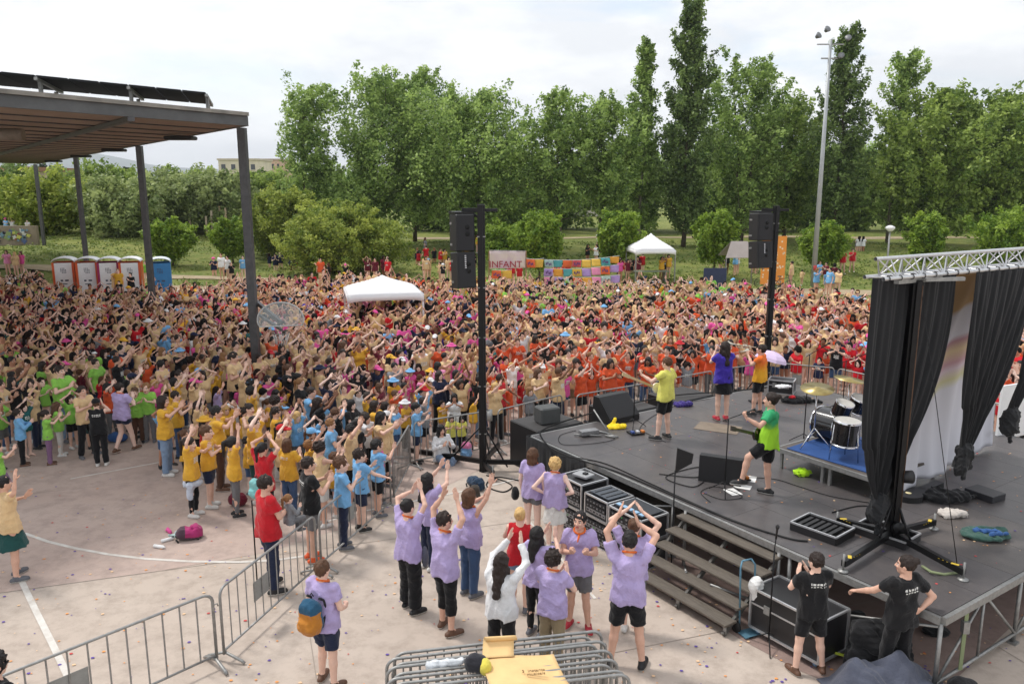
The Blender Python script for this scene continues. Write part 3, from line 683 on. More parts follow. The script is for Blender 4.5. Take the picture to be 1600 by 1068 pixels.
def make_tree(name,base,H,R,kind,leaf,label,cat='tree',group=None,hb=.12,nl=70,per=55,size=.26,lean=0.,trunk_r=.18,bark=None,seed=0,clump=.22,up=.55,flat=1.,ntr=1,skew=0.):
    r=random.Random(seed); root=empty(name,base,0,label,cat,group)
    tb=MB(); C=[];RD=[]; pf=PROF[kind]; bark=bark or BARK
    trunks=[]
    for q in range(ntr):
        ang=r.uniform(0,6.28); off=Vector((math.cos(ang),math.sin(ang),0))*(0 if ntr==1 else R*.3)
        pts=[]
        for k in range(9):
            t=k/8; pts.append(Vector((lean*H*t*t+off.x*t+r.uniform(-1,1)*.012*H*(t>0),off.y*t+r.uniform(-1,1)*.012*H*(t>0),H*.95*t)))
        trunks.append(pts); tb.tube(pts,[trunk_r*(1-.88*k/8)+(.35*trunk_r if k==0 else 0) for k in range(9)],8,bark)
    def tp(pts,t):
        x=t/.95*8; i=min(7,int(x)); return pts[i].lerp(pts[i+1],min(1,x-i))
    for i in range(nl):
        t=hb+(1-hb)*((i+.5)/nl)**(.9); tt=(t-hb)/(1-hb); pts=trunks[i%ntr]
        az=i*2.39996+r.uniform(-.5,.5); ln=R*pf(tt)*(r.uniform(.35,1.18) if kind in('poplar','column','loose') else r.uniform(.55,1.12))
        t0=max(hb*.7,t-up*ln/H*r.uniform(.6,1.2)); p0=tp(pts,min(t0,.94)); pe=tp(pts,min(t,.95))
        d=Vector((math.cos(az),math.sin(az)*.9,0)); e=Vector((pe.x,pe.y,H*t))+d*ln+Vector((skew*ln+r.uniform(-.1,.1)*R,0,r.uniform(-.03,.03)*H))
        e.z=min(e.z,H*1.0)
        mid=p0.lerp(e,.5)+Vector((0,0,-.08*ln*up))
        if ln>R*.25: tb.tube([p0,mid,e],[trunk_r*.28*(1-t*.6),trunk_r*.16*(1-t*.5),.012],5,bark)
        m=3 if ln>.4*R else 2
        for k in range(m):
            f=.45+.55*k/(m-1 or 1); c=p0.lerp(mid,min(1,f*2)) if f<.5 else mid.lerp(e,f*2-1)
            c=c+Vector((r.gauss(0,1),r.gauss(0,1),r.gauss(0,1)))*clump*R*.45
            if c.z<.25 and kind!='bush': c.z=.4
            s=clump*R*r.uniform(.55,1.25)*(.5+.5*min(1,pf(tt)*1.1)) if kind in('poplar','column','loose') else clump*R*r.uniform(.6,1.3)
            pd=(Vector((d.x*.7,d.y*.7,.75+up*.3))+Vector((skew*2.2,0,0))).normalized()
            for q,ks in ((0,1.),(1,.78),(2,.5)):
                C.append(c+pd*s*q*.95); RD.append((s*.95*ks,s*.95*ks,s*.72*flat*ks))
    tb.build('trunk',None,root)
    leaves('crown',np.array(C),np.array(RD),int(per*(.62 if size<.22 else .48)),size*.98,LEAF[leaf],root,seed,wind=skew)
    return root
def place_tree(u,vtop,y,hw,kind,leaf,label,name='tree',hwscale=1.,**k):
    x=(u-800)/FPX*(y*math.cos(PITCH)+4.5*math.sin(PITCH)); z=TH(x,y)
    lo,hi=0,60
    for _ in range(40):
        m=(lo+hi)/2
        if PX(x,y,z+m)[1]>vtop: lo=m
        else: hi=m
    R=hw/FPX*y*.97
    lo=lo-.16*R-.25
    return make_tree(name,(x,y,z-.05),lo,R,kind,leaf,label,**k)
BIG='big poplars across the back of the park'
T=place_tree
T(478,128,72,62,'loose','poplar','slender loose-crowned poplar at the left end of the tall tree row',name='poplar_tree',group=BIG,nl=64,per=60,seed=1,skew=.25,lean=.02,hb=.14,size=.27,clump=.24)
T(578,108,74,88,'poplar','poplar','broad windswept poplar behind the round bright green tree',name='poplar_tree',group=BIG,nl=120,per=70,seed=2,skew=.3,lean=.03,hb=.12,ntr=2,size=.27,clump=.2,flat=1.2)
T(648,104,80,70,'poplar','poplar','tall windswept poplar between the two broadest crowns',name='poplar_tree',group=BIG,nl=95,per=60,seed=3,skew=.28,lean=.03,hb=.12,size=.27,clump=.2,flat=1.2)
T(722,128,70,98,'poplar','poplar','wide windswept poplar directly behind the left loudspeaker tower',name='poplar_tree',group=BIG,nl=125,per=72,seed=4,skew=.3,lean=.02,hb=.12,ntr=2,size=.26,clump=.2,flat=1.2)
T(872,142,70,66,'poplar','poplar','thin-trunked poplar right behind the patchwork banner',name='poplar_tree',group=BIG,nl=75,per=58,seed=5,skew=.12,hb=.26,size=.26,trunk_r=.2,clump=.22)
T(938,146,71,56,'poplar','poplar','straight-trunked poplar just left of the small white peaked tent',name='poplar_tree',group=BIG,nl=75,per=58,seed=6,skew=.1,hb=.24,size=.26,trunk_r=.2,clump=.22)
T(1000,58,76,25,'column','poplar','narrow forked-top poplar next to the tallest cone-shaped tree',name='poplar_tree',group=BIG,nl=80,per=50,seed=7,hb=.1,size=.27,clump=.34,up=1.2,bark=PBARK)
T(1068,-8,74,41,'column','dark','tallest dark cone-shaped poplar reaching the top of the picture',name='poplar_tree',group=BIG,nl=130,per=62,seed=8,hb=.08,size=.27,clump=.27,up=1.)
T(1158,88,78,72,'poplar','poplar','bushy two-topped poplar right of the tallest cone-shaped tree',name='poplar_tree',group=BIG,nl=110,per=62,seed=9,hb=.1,ntr=2,size=.28,clump=.22,up=1.)
T(1226,148,82,66,'poplar','plane','yellow-green plane tree left of the floodlight mast',name='plane_tree',nl=90,per=60,seed=10,hb=.1,size=.3,clump=.22)
T(1303,32,74,42,'column','dark','tall airy poplar directly behind the floodlight mast',name='poplar_tree',group=BIG,nl=95,per=50,seed=11,hb=.12,size=.28,clump=.28,up=.9)
T(1388,76,78,33,'loose','poplar','tall poplar with a bare-stemmed tuft on top, right of the mast',name='poplar_tree',group=BIG,nl=62,per=55,seed=12,hb=.12,size=.28,clump=.34,up=.8,bark=PBARK)
T(1455,136,74,86,'poplar','plane','broad plane tree above the left half of the truss',name='plane_tree',nl=115,per=66,seed=13,hb=.12,size=.32,clump=.2)
T(1548,142,76,90,'poplar','plane','broad plane tree above the right half of the truss',name='plane_tree',nl=115,per=66,seed=14,hb=.12,size=.32,clump=.2)
T(1640,150,78,80,'poplar','plane','plane tree cut by the right edge of the picture',name='plane_tree',nl=90,per=60,seed=15,hb=.12,size=.32,clump=.22)
for i,(u,vt,y,hw) in enumerate(((520,235,96,70),(690,215,98,80),(800,200,95,60),(860,225,102,70),(985,200,97,60),(1110,180,96,60),(1190,215,98,60),(1270,200,99,60),(1340,190,97,60),(1420,215,100,60),(1500,220,102,70),(1590,200,100,70))):
    T(u,vt+36,y,hw*1.0,'poplar','poplar',['shaded dark green tree in the second row, seen between the front poplars'][0],name='background_tree',group='second row of dark trees behind the poplars',nl=80,per=60,seed=40+i,hb=.02,size=.42,clump=.26)
# low trees and thickets on the left
for i,(u,vt,y,hw,lf,lab) in enumerate((
 (18,262,80,46,'dark','dark bushy tree at the left edge above the graffiti wall'),
 (75,278,76,52,'round','rounded dense tree under the far end of the canopy roof'),
 (155,262,84,44,'plane','taller leafy tree seen between the second and third canopy posts'),
 (196,285,74,52,'olive','grey-green bushy tree left of the long canopy post with blue toilet'),
 (262,276,80,50,'olive','pale bushy tree right of the third canopy post'),
 (318,272,86,46,'plane','leafy tree behind the wooden climbing poles'),
 (350,276,80,42,'olive','pale green tree left of the nearest canopy post'),
 (415,272,88,42,'plane','leafy tree below the distant flats'),
 (110,282,94,50,'dark','dark tree deep in the thicket behind the grass bank'),
 (230,282,98,55,'dark','dark tree behind the pale bushy trees'),
 (380,292,98,50,'dark','dark tree in the gap right of the nearest canopy post'))):
    T(u,vt,y,hw,'round',lf,lab,name='bushy_tree',group='low trees beyond the grass bank',nl=70,per=52,seed=70+i,hb=.06,size=.34,clump=.26,ntr=2,trunk_r=.14)
T(206,262,120,9,'cone','conifer','dark little conifer poking above the thicket beside the third canopy post',name='conifer_tree',nl=40,per=30,seed=90,hb=.1,size=.4,clump=.4)
T(76,260,120,10,'cone','conifer','dark conifer rising beside the fourth canopy post',name='conifer_tree',nl=40,per=30,seed=91,hb=.1,size=.4,clump=.4)
T(534,322,58,92,'bush','round','round spreading bright green tree behind the flat white gazebo',name='round_tree',nl=150,per=95,seed=20,hb=.16,size=.17,clump=.15,trunk_r=.14,flat=.7)
T(448,296,66,62,'bush','round','round green tree behind the basketball hoop post',name='round_tree',nl=110,per=80,seed=21,hb=.12,size=.2,clump=.17,trunk_r=.14)
YG='young bright green trees on the lawn'
for i,(u,vt,y,hw,lab) in enumerate((
 (268,346,60,28,'young thin tree on the grass above the blue toilet'),
 (362,345,62,24,'young sparse tree beside the nearest canopy post'),
 (843,336,55,31,'young rounded tree standing right of the INFANT banner'),
 (966,330,56,27,'young tree between the patchwork banner and the small white tent'),
 (1117,330,56,28,'young tree left of the right loudspeaker tower'),
 (1287,352,58,30,'young tree just right of the floodlight mast foot'),
 (1445,336,60,26,'young tree rising behind the left part of the truss'),
 (1574,330,60,46,'wide young tree behind the right end of the truss'),
 (788,350,62,30,'young tree right behind the left loudspeaker tower'))):
    T(u,vt,y,hw,'round','lime',lab,name='young_tree',group=YG,nl=48,per=60,seed=100+i,hb=.3 if i not in(7,8) else .12,size=.2,clump=.27,trunk_r=.07)
# grass: short blades in tufts over the bank
r_=np.random.default_rng(5); pts=[]
while len(pts)<2600:
    x=r_.uniform(-42,40); y=r_.uniform(50,78)
    if pathy(x)-.2<y<pathy(x)+2.9: continue
    pts.append((x,y,TH(x,y)-.02))
PT=np.array(pts); leaves('grass',PT+np.array([0,0,.05]),np.tile(np.array([[.5,.5,.05]]),(len(PT),1)),14,.16,leafmat('grass_blades',(88,110,44),(140,152,78),.2),None,9)
tag(bpy.data.objects['grass'],'tufts of grass on the bank','grass',kind='stuff')
# ---------------------------------------------------------------- far buildings
def building(u0,u1,vt,y,dep,wallc,name,label,rows,cols,roofc=(150,90,70),win=(60,64,70),vb=330,balc=False):
    x0=(u0-800)/FPX*y;x1=(u1-800)/FPX*y; ht=HC+(YH-vt)/FPX*y; zb=-2.
    root=empty(name,((x0+x1)/2,y,zb),0,label,'building'); W=x1-x0;Hh=ht-zb
    MB().box((0,dep/2,Hh/2),(W,dep,Hh),mat('wall_'+name+str(u0),wallc,.9,0,.2,.3)).build('wall',None,root)
    MB().box((0,dep/2,Hh+.25),(W+.6,dep+.6,.5),mat('roof_'+str(u0),roofc,.9)).build('roof',None,root)
    for i in range(rows):
        for j in range(cols):
            x=-W/2+W*(j+.5)/cols; z=Hh-1.9-i*3.1; ww=W/cols*.42
            wn=MB().box((x,-.03,z),(ww,.12,1.5),mat('window_glass_dark',win,.2,0,spec=.6)).build('window',None,root)
            MB().box((x,-.06,z-.85),(ww+.3,.3,.12),mat('sill_stone',(190,184,172),.8)).build('sill',None,wn)
building(352,412,252,240,14,(222,210,188),'apartment_block','cream flats seen beside the nearest canopy post',3,4,(196,184,166))
building(408,447,252,270,14,(212,178,154),'apartment_block','pink and white flats right of the cream block',4,5,(170,150,136))
building(1500,1590,278,150,12,(198,170,148),'house','pale house with terracotta roof behind the plane trees',2,6,(176,106,78))
building(1330,1480,300,145,12,(206,200,190),'long_house','low white building glimpsed through the trees behind the truss',2,8,(170,110,84))
building(800,940,300,140,12,(204,196,184),'low_building','pale low building glimpsed under the poplars',1,8,(170,110,84))
building(-40,62,268,98,10,(196,178,150),'old_house','sand coloured old house at the left edge above the wall',2,3,(150,110,86))
# graffiti wall, left
gw=empty('graffiti_wall',(0,0,0),0,'low wall covered in bright graffiti at the left edge','wall')
wz=TH(-44,68)
MB().box((-44.5,68,wz+.75),(9.,.3,1.7),mat('bare_wall',(150,136,118),.9,0,.3,1)).build('masonry',None,gw)
gb=MB(); cols_=[(186,186,90),(200,200,196),(80,96,140),(150,80,76),(50,50,54),(110,140,160),(130,150,96)]
for i in range(80):
    x=-48.6+random.random()*8.; z=wz+.25+random.random()*1.1; rr=random.uniform(.12,.34); k=9; a0=random.random()*6
    c=[(x+rr*math.cos(a0+6.28*j/k)*(1 if j%2 else .5),67.84-.002*i,z+rr*.8*math.sin(a0+6.28*j/k)*(1 if j%2 else .6)) for j in range(k)]
    gb.add(c,[tuple(range(k))],mat('graffiti_%d'%(i%7),cols_[i%7],.7))
gb.build('graffiti_paint',None,gw)
# ================================================================ stage frame of reference
A0=Vector((.44,16.51,0)); SA=math.radians(-56); E1=Vector((math.cos(SA),math.sin(SA),0)); E2=Vector((-math.sin(SA),math.cos(SA),0)); SZ=1.1
L1,L2=8.85,8.5
def SL(x,y,z=SZ): p=A0+E1*x+E2*y; return Vector((p.x,p.y,z))
def toSL(p): d=Vector((p[0],p[1],0))-A0; return d.dot(E1),d.dot(E2)
PLY=mat('stage_plywood',(72,69,70),.42,0,.55,3.2,.15,60,rgb2=(98,92,90)); PLY2=mat('stage_plywood_worn',(76,72,71),.45,0,.5,2.1,.15,60,rgb2=(112,104,98))
BCLOTH=mat('black_cloth',(23,24,27),.9,0,.2,3,.3,8,sheen=.08); WOODT=mat('worn_tread_wood',(104,96,86),.8,0,.6,5,.4,30,stretch=(1,6,6),rgb2=(66,60,54))
st=empty('stage',A0,SA,'large black-topped concert stage on a galvanised frame','stage')
for i in range(5):
    for j in range(9):
        x0=i*1.77; y0=j*.945
        MB().box((x0+.885,y0+.4725,SZ-.05),(1.765,.94,.1),random.choice((PLY,PLY,PLY2))).build('deck_panel',None,st)
m=MB()
for a,b in (((0,-.03),(L1,-.03)),((L1+.03,0),(L1+.03,L2)),((-.03,0),(-.03,L2)),((0,L2+.03),(L1,L2+.03))):
    m.beam((a[0],a[1],SZ-.06),(b[0],b[1],SZ-.06),.06,.1,STEEL)
m.build('edge_rail',None,st)
for x in (.05,2,4.2,6.6,L1-.0):
    for y in (0,2.1,4.2,6.3,L2):
        k=MB().tube([(x,y,.03),(x,y,SZ-.1)],.03,8,STEEL); k.box((x,y,.015),(.12,.12,.03),STEEL); k.build('leg',None,st)
for y0,y1 in ((0,2.1),(2.1,4.2),(4.2,6.3),(6.3,L2)):
    m=MB(); x=L1+.01
    m.tube([(x,y0,.16),(x,y1,.16)],.025,8,STEEL); m.tube([(x,y0+.03,.18),(x,(y0+y1)/2-.1,SZ-.12)],.02,8,STEEL); m.tube([(x,y1-.03,.18),(x,(y0+y1)/2+.1,SZ-.12)],.02,8,STEEL)
    m.tube([(x,(y0+y1)/2,.16),(x,(y0+y1)/2,SZ-.12)],.02,8,STEEL); m.build('side_brace',None,st)
for x0,x1 in ((2,4.2),(6.6,L1)):
    m=MB(); m.tube([(x0,0,.16),(x1,0,SZ-.15)],.02,8,STEEL); m.tube([(x0,0,.16),(x1,0,.16)],.02,8,STEEL); m.build('front_brace',None,st)
def skirt(P,Q,name='skirt'):
    P=Vector(P);Q=Vector(Q); n=(Q-P).normalized(); q=Vector((-n.y,n.x,0)); m=MB()
    def fn(u,v): 
        w=.035*math.sin(u*38)*(1-v)+.02*math.sin(u*91+v*2)*(1-v); p=P.lerp(Q,u)+q*w; return (p.x,p.y,.02+(SZ-.03)*v)
    m.grid(fn,80,6,BCLOTH); m.build(name,None,st,solid=.012)
skirt((-.09,-.09,0),(1.9,-.09,0)); skirt((-.09,L2,0),(-.09,-.09,0)); skirt((L1,L2+.09,0),(-.09,L2+.09,0))
# loose clutter under the stage: dark flight boxes
m=MB()
o=MB().box((0,0,0),(.95,.62,.006),mat('bare_ply',(132,118,102),.7,0,.3,4)).build('plywood_sheet'); o.location=G(1122,668,SZ+.006); o.rotation_euler=(0,0,SA+.5); tag(o,'thin pale plywood sheet lying on the stage near the singer','board')
cb=MB()
for i in range(260):
    p=SL(random.uniform(.3,L1-.2),random.uniform(.2,L2-.3),SZ+.006); r=random.choice((.01,.014,.02)); a=random.uniform(0,3)
    cb.add([p+Vector((r*math.cos(a+1.26*j),r*math.sin(a+1.26*j),0)) for j in range(5)],[tuple(range(5))],random.choices(CC,(2,3,2,3))[0])
tag(cb.build('confetti'),'small paper scraps scattered on the stage floor','confetti',kind='stuff')
# stairs
sr=empty('stage_steps',SL(5.5,0,0),SA,'open metal steps with five worn wooden treads up to the stage','steps')
for i in range(5):
    z=.93-.185*i; y=-.12-.245*i
    MB().box((0,y,z),(1.98,.25,.04),WOODT,bev=.006).build('tread',None,sr)
for sx in (-.93,0,.93):
    m=MB(); m.beam((sx,-.04,.88),(sx,-1.2,.03),.045,.06,mat('weathered_steel',(96,94,90),.7,.3,.4,12)); m.tube([(sx,-1.16,.02),(sx,-1.16,.2)],.03,8,STEEL)
    for i in range(5):
        z=.9-.185*i; y=-.12-.245*i; m.beam((sx,y-.1,z),(sx,y+.1,z),.035,.02,STEEL)
    m.build('stringer',None,sr)
m=MB(); m.tube([(-.95,-.06,0),(-.95,-.06,1.0)],.028,8,STEEL); m.tube([(.95,-.06,0),(.95,-.06,1.0)],.028,8,STEEL); m.tube([(-.93,-.08,.1),(-.2,-.8,.42)],.02,8,STEEL);m.tube([(.93,-.08,.1),(.3,-.8,.42)],.02,8,STEEL); m.build('support_frame',None,sr)
# drum riser
Wc=G(1216,699,1.5); rx,ry=toSL(Wc)
dr=empty('drum_riser',SL(rx,ry,SZ),SA,'low platform under the drum kit, covered by a blue mat','riser')
for i in range(2):
    for j in range(2): MB().box((.5+i*1.005,.5+j*1.005,.38),(.998,.998,.05),mat('riser_ply',(92,84,78),.6,0,.5,3)).build('deck_panel',None,dr)
m=MB(); m.box((1.0,-.02,.37),(2.02,.04,.08),STEEL); m.box((-.02,1,.37),(.04,2.,.08),STEEL); m.build('edge_rail',None,dr)
for x in (.06,.95,1.1,1.95):
    for y in (.05,1.0,1.95): MB().box((x,y,.165),(.05,.05,.33),STEEL).build('leg',None,dr)
mt=MB().box((0,0,0),(1.85,1.75,.012),mat('blue_mat',(34,76,138),.8,0,.25,3,.2,60)).build('drum_mat'); mt.location=SL(rx+1.03,ry+.98,1.515); mt.rotation_euler=(0,0,SA+.04); tag(mt,'blue floor mat under the drum kit','mat')
# drum kit
BLK=mat('drum_shell',(22,20,22),.18,0,.2,5,coat=.6); HEAD=mat('drum_head',(190,188,182),.5,0,.2,8); BRASS=mat('cymbal_brass',(176,158,104),.3,.85,.3,9)
kit=empty('drum_kit',SL(rx+.72,ry+.8,1.523),SA,'black drum kit with two brass cymbals on the blue mat','drum kit'); kit.scale=(1.12,1.12,1.08)
def drum(c,r,dp,axis,head=True,name='tom'):
    ax=Vector(axis).normalized(); R=ax.to_track_quat('Z','Y').to_matrix().to_4x4(); M=Matrix.Translation(Vector(c))@R
    m=MB(); m.lathe([(r,-dp/2),(r,dp/2)],28,BLK,M); o=m.build(name,None,kit)
    h=MB()
    for s in (-1,1): h.lathe([(r*1.03,s*dp/2-.02),(r*1.03,s*dp/2+.012),(r*.96,s*dp/2+.012*s)],28,CHROME,M)
    for k in range(8):
        a=6.283*k/8; h.add([M@Vector((r*1.04*math.cos(a)+dx,r*1.04*math.sin(a)+dy,z)) for dx,dy,z in((-.008,0,-dp*.42),(.008,0,-dp*.42),(.008,0,dp*.42),(-.008,0,dp*.42))],[(0,1,2,3),(3,2,1,0)],CHROME)
    h.build('hoop',None,o)
    MB().lathe([(0,dp/2+.006),(r*.98,dp/2+.006)],28,HEAD if head else BLK,M).build('drumhead',None,o); MB().lathe([(r*.98,-dp/2-.006),(0,-dp/2-.006)],28,HEAD if name!='bass_drum' else BLK,M).build('drumhead',None,o); return o
drum((-.35,.3,.3),.29,.42,(1,0,0),False,'bass_drum')
drum((.35,-.35,.47),.21,.4,(0.05,0,1),name='floor_tom'); drum((.0,.05,.72),.15,.24,(.35,0,1)); drum((.0,.5,.72),.16,.25,(.35,0,1)); drum((.45,.55,.6),.18,.14,(0,0,1),name='snare_drum')
for c in ((-.3,-.25),(-.2,.5),(.35,.8)):
    m=MB(); m.tube([(c[0],c[1],.3),(c[0],c[1],1.05)],.013,8,CHROME)
    for k in range(3): a=2.1*k+.4; m.tube([(c[0],c[1],.35),(c[0]+.3*math.cos(a),c[1]+.3*math.sin(a),.01)],.012,6,CHROME)
    m.build('cymbal_stand',None,kit)
for k in range(3): a=2.1*k; MB().tube([(.35+.2*math.cos(a),-.35+.2*math.sin(a),.6),(.35+.25*math.cos(a),-.35+.25*math.sin(a),.0)],.01,6,CHROME).build('tom_leg',None,kit)
for sy in(-.2,.2): MB().tube([(-.45,.3+sy*1.4,.2),(-.6,.3+sy*2,.0)],.01,6,CHROME).build('bass_drum_spur',None,kit)
for c,r,t in (((-.3,-.25,1.06),.27,(.12,-.15,1)),((-.2,.5,1.14),.26,(.1,.1,1)),((.35,.8,.95),.19,(0,0,1))):
    M=Matrix.Translation(c)@Vector(t).to_track_quat('Z','Y').to_matrix().to_4x4()
    MB().lathe([(0,.03),(.04,.028),(.06,.01),(r,-.008),(r,-.012),(.06,.004),(0,.02)],36,BRASS,M).build('cymbal',None,kit)
# ---------------------------------------------------------------- crowd barriers
def make_barrier(L=2.4,plate=False,H=1.08):
    r=empty('crowd_barrier'); m=MB(); c=.12; rr=.019
    P=[(-L/2,0,.12),(-L/2,0,H-c)]+[(-L/2+c*(1-math.cos(a)),0,H-c+c*math.sin(a)) for a in (.4,.8,1.2,1.57)]+[(L/2-c*(1-math.cos(a)),0,H-c+c*math.sin(a)) for a in(1.57,1.2,.8,.4)]+[(L/2,0,H-c),(L/2,0,.12)]
    m.tube(P,rr,8,STEEL); m.tube([(-L/2,0,.17),(L/2,0,.17)],rr*.9,8,STEEL)
    m.build('frame',None,r)
    n=13; m=MB()
    for i in range(1,n): x=-L/2+L*i/n; m.tube([(x,0,.17),(x,0,H)],.0095,6,STEEL,cap=False)
    m.build('bars',None,r)
    if plate: MB().box((-L*.12,.012,.62),(L*2/n,.004,.3),mat('sign_plate',(150,152,150),.5,.3,.2,8)).build('plate',None,r)
    for s in (-1,1):
        MB().tube([(s*(L/2-.02),-.3,.02),(s*(L/2-.02),-.26,.05),(s*(L/2-.02),0,.14),(s*(L/2-.02),.26,.05),(s*(L/2-.02),.3,.02)],.02,8,STEEL).build('foot',None,r)
    MB().tube([(L/2,0,.9),(L/2+.05,0,.9),(L/2+.06,.0,.86)],.008,6,STEEL).build('hook',None,r)
    return r
protoB=[make_barrier(),make_barrier(plate=True)]; usedB=[False,False]
def barrier(P,Q,label,plate=False,group='steel crowd barriers',z=0,tilt=0.):
    P=Vector((P[0],P[1],0));Q=Vector((Q[0],Q[1],0)); k=int(plate)
    o=protoB[k] if not usedB[k] else copy_tree(protoB[k]); usedB[k]=True
    d=Q-P; o.location=(P+Q)/2+Vector((0,0,z)); o.rotation_euler=(tilt,0,math.atan2(d.y,d.x)); o.scale=((d.length-.03)/2.4,1,1)
    tag(o,label,'barrier',group); return o
BAR=[((-5.95,7.6),(-3.98,9.80),'crowd barrier at the bottom left corner, with a small grey plate',True),
 ((-3.93,9.87),(-3.24,12.35),'crowd barrier beside the man in red, with a small grey plate',True),
 ((-3.21,12.45),(-2.42,15.1),'crowd barrier that the boys in light blue stand behind',True),
 ((-2.42,15.45),(-2.32,17.4),'crowd barrier seen end-on between blue shirted children',False),
 ((-2.25,17.55),(-.52,18.5),'crowd barrier with the seated woman and yellow vests behind it',False),
 ((-.35,18.55),(1.3,20.0),'crowd barrier between the left tower and the black boxes',False),
 ((1.65,19.95),(3.75,21.25),'front barrier facing the yellow shirted guitarist',False),
 ((3.8,21.3),(5.85,22.7),'front barrier in front of the orange shirted children at centre stage',False),
 ((5.9,22.75),(7.7,23.7),'front barrier behind the two horn players',False),
 ((8.0,23.75),(9.55,23.05),'front barrier holding a white plate behind the trumpet player',True),
 ((9.6,23.0),(10.75,21.1),'front barrier before the red shirted children by the drums',False),
 ((10.8,21.0),(12.1,19.0),'barrier hidden partly by the black curtain',False),
 ((12.15,18.95),(13.4,17.1),'barrier glimpsed between the second and third curtain',False)]
for P,Q,l,pl in BAR: barrier(P,Q,l,pl)
STK='spare barriers stacked in parallel at the bottom edge'
ords=['farthest','second farthest','third farthest','fourth farthest','fifth farthest','sixth farthest','seventh farthest','third nearest','second nearest','nearest']
x0=-1.33
for i in range(10):
    off=-.095*i; sh=[0.09,-.06,.11,.0,.16,.06,.2,.12,.25,.3][i]
    barrier((-1.42+sh*.5,8.36+off),(1.02+sh,8.86+off*1.03+.02*sh),ords[i]+' barrier of the stack leaning together at the bottom edge',False,STK,0,random.uniform(-.02,.02))
# ---------------------------------------------------------------- canopy
cp=empty('steel_canopy',(-8.19,24.9,0),0,'big steel canopy with dark posts and plywood soffit over the crowd','canopy')
def CP(x,y,z): return (x+8.19,y-24.9,z)
PW=mat('soffit_plywood',(150,132,116),.8,0,.35,1.5,.1,20,stretch=(1,.3,1),rgb2=(124,102,86)); 
P0=Vector((-8.0,24.6,0)); P3=Vector((-38.0,65.0,0)); dL=(P3-P0).normalized()
PF=[]
for _u,_v in ((383,200),(221,228),(121,246),(57,257)): _q=G(_u,_v,8.0); PF.append((_q.x-.1,_q.y))
Lf=Vector((-9.3,15.2,0))-P0; dN=Vector((-.14,-1,0)).normalized()
# soffit polygon: near edge runs from corner P0 towards the camera-left, far edge along dL
nearL=P0+Vector((-.6,-4.2,0)); 
E_a=G(385,197,7.98); E_a.z=0; _q=G(0,167,7.98); _d=(Vector((_q.x,_q.y,0))-E_a).normalized(); E_d=E_a+_d*17; _q=G(55,257,7.98); _d2=(Vector((_q.x,_q.y,0))-E_a).normalized(); E_b=E_a+_d2*52; E_c=E_b+(E_d-E_a)
def quadpt(u,v): return (E_a.lerp(E_b,v)).lerp(E_d.lerp(E_c,v),u)
m=MB(); vs=[CP(p.x,p.y,8.0) for p in (E_a,E_b,E_c,E_d)]; m.add(vs,[(0,1,2,3)],PW); m.build('soffit',None,cp)
m=MB()
for v in [i/26 for i in range(1,26)]:
    a,c=quadpt(0,v),quadpt(1,v); m.beam(CP(a.x,a.y,7.985),CP(c.x,c.y,7.985),.05,.03,DARKSTEEL)
m.build('joint_strips',None,cp)
m=MB()
a=G(205,186,7.93); c=G(-60,257,7.93); m.beam(CP(a.x,a.y,7.93),CP(c.x,c.y,7.93),.16,.1,DARKSTEEL)
m.build('beams',None,cp)
m=MB()
for a,c in ((E_a,E_d),(E_a,E_b),(E_d,E_c)):
    m.beam(CP(a.x,a.y,8.11),CP(c.x,c.y,8.11),.12,.26,mat('fascia_steel',(96,97,98),.5,.35,.3,2))
m.build('fascia',None,cp)
m=MB(); top=[Vector((p.x,p.y,8.36)) for p in (E_a,E_b,E_c,E_d)]; ce=sum(top,Vector())/4
def offp(p,z,k=1.0): q=ce.lerp(Vector((p.x,p.y,0)),k); return CP(q.x,q.y,z)
k1=1.006
m.add([offp(p,8.245,k1) for p in (E_a,E_b,E_c,E_d)]+[offp(p,8.34,k1) for p in (E_a,E_b,E_c,E_d)],[(3,2,1,0),(4,5,6,7),(0,1,5,4),(1,2,6,5),(2,3,7,6),(3,0,4,7)],mat('roof_sheet',(150,146,138),.8,.2,.4,2)); m.build('roof_deck',None,cp)
for x,y in PF:
    k=MB(); w=.115; k.box(CP(x,y,4.0),(w*2,w*2,8.0),DARKSTEEL)
    k.box(CP(x,y,.012),(.5,.5,.03),DARKSTEEL)
    k.build('post',None,cp)
for t in (.1,.32,.5,.72):
    p=quadpt(.035,t); MB().box(CP(p.x,p.y,7.86),(.9,.55,.12),BLACKPLASTIC,bev=.03).build('floodlight',None,cp)
p=G(-10,200,7.9); MB().tube([CP(p.x-2,p.y,7.75),CP(p.x+.55,p.y+.4,7.75)],.17,14,mat('duct',(150,140,128),.6,.2,.3,4)).build('duct',None,cp)
# solar panels standing on the canopy
sp=empty('solar_panel_rack',(-14,24,8.42),0,'tilted rack of dark solar panels on top of the canopy','solar panels')
SOL=mat('solar_panel_back',(34,35,38),.8,0,.2,3,spec=.2)
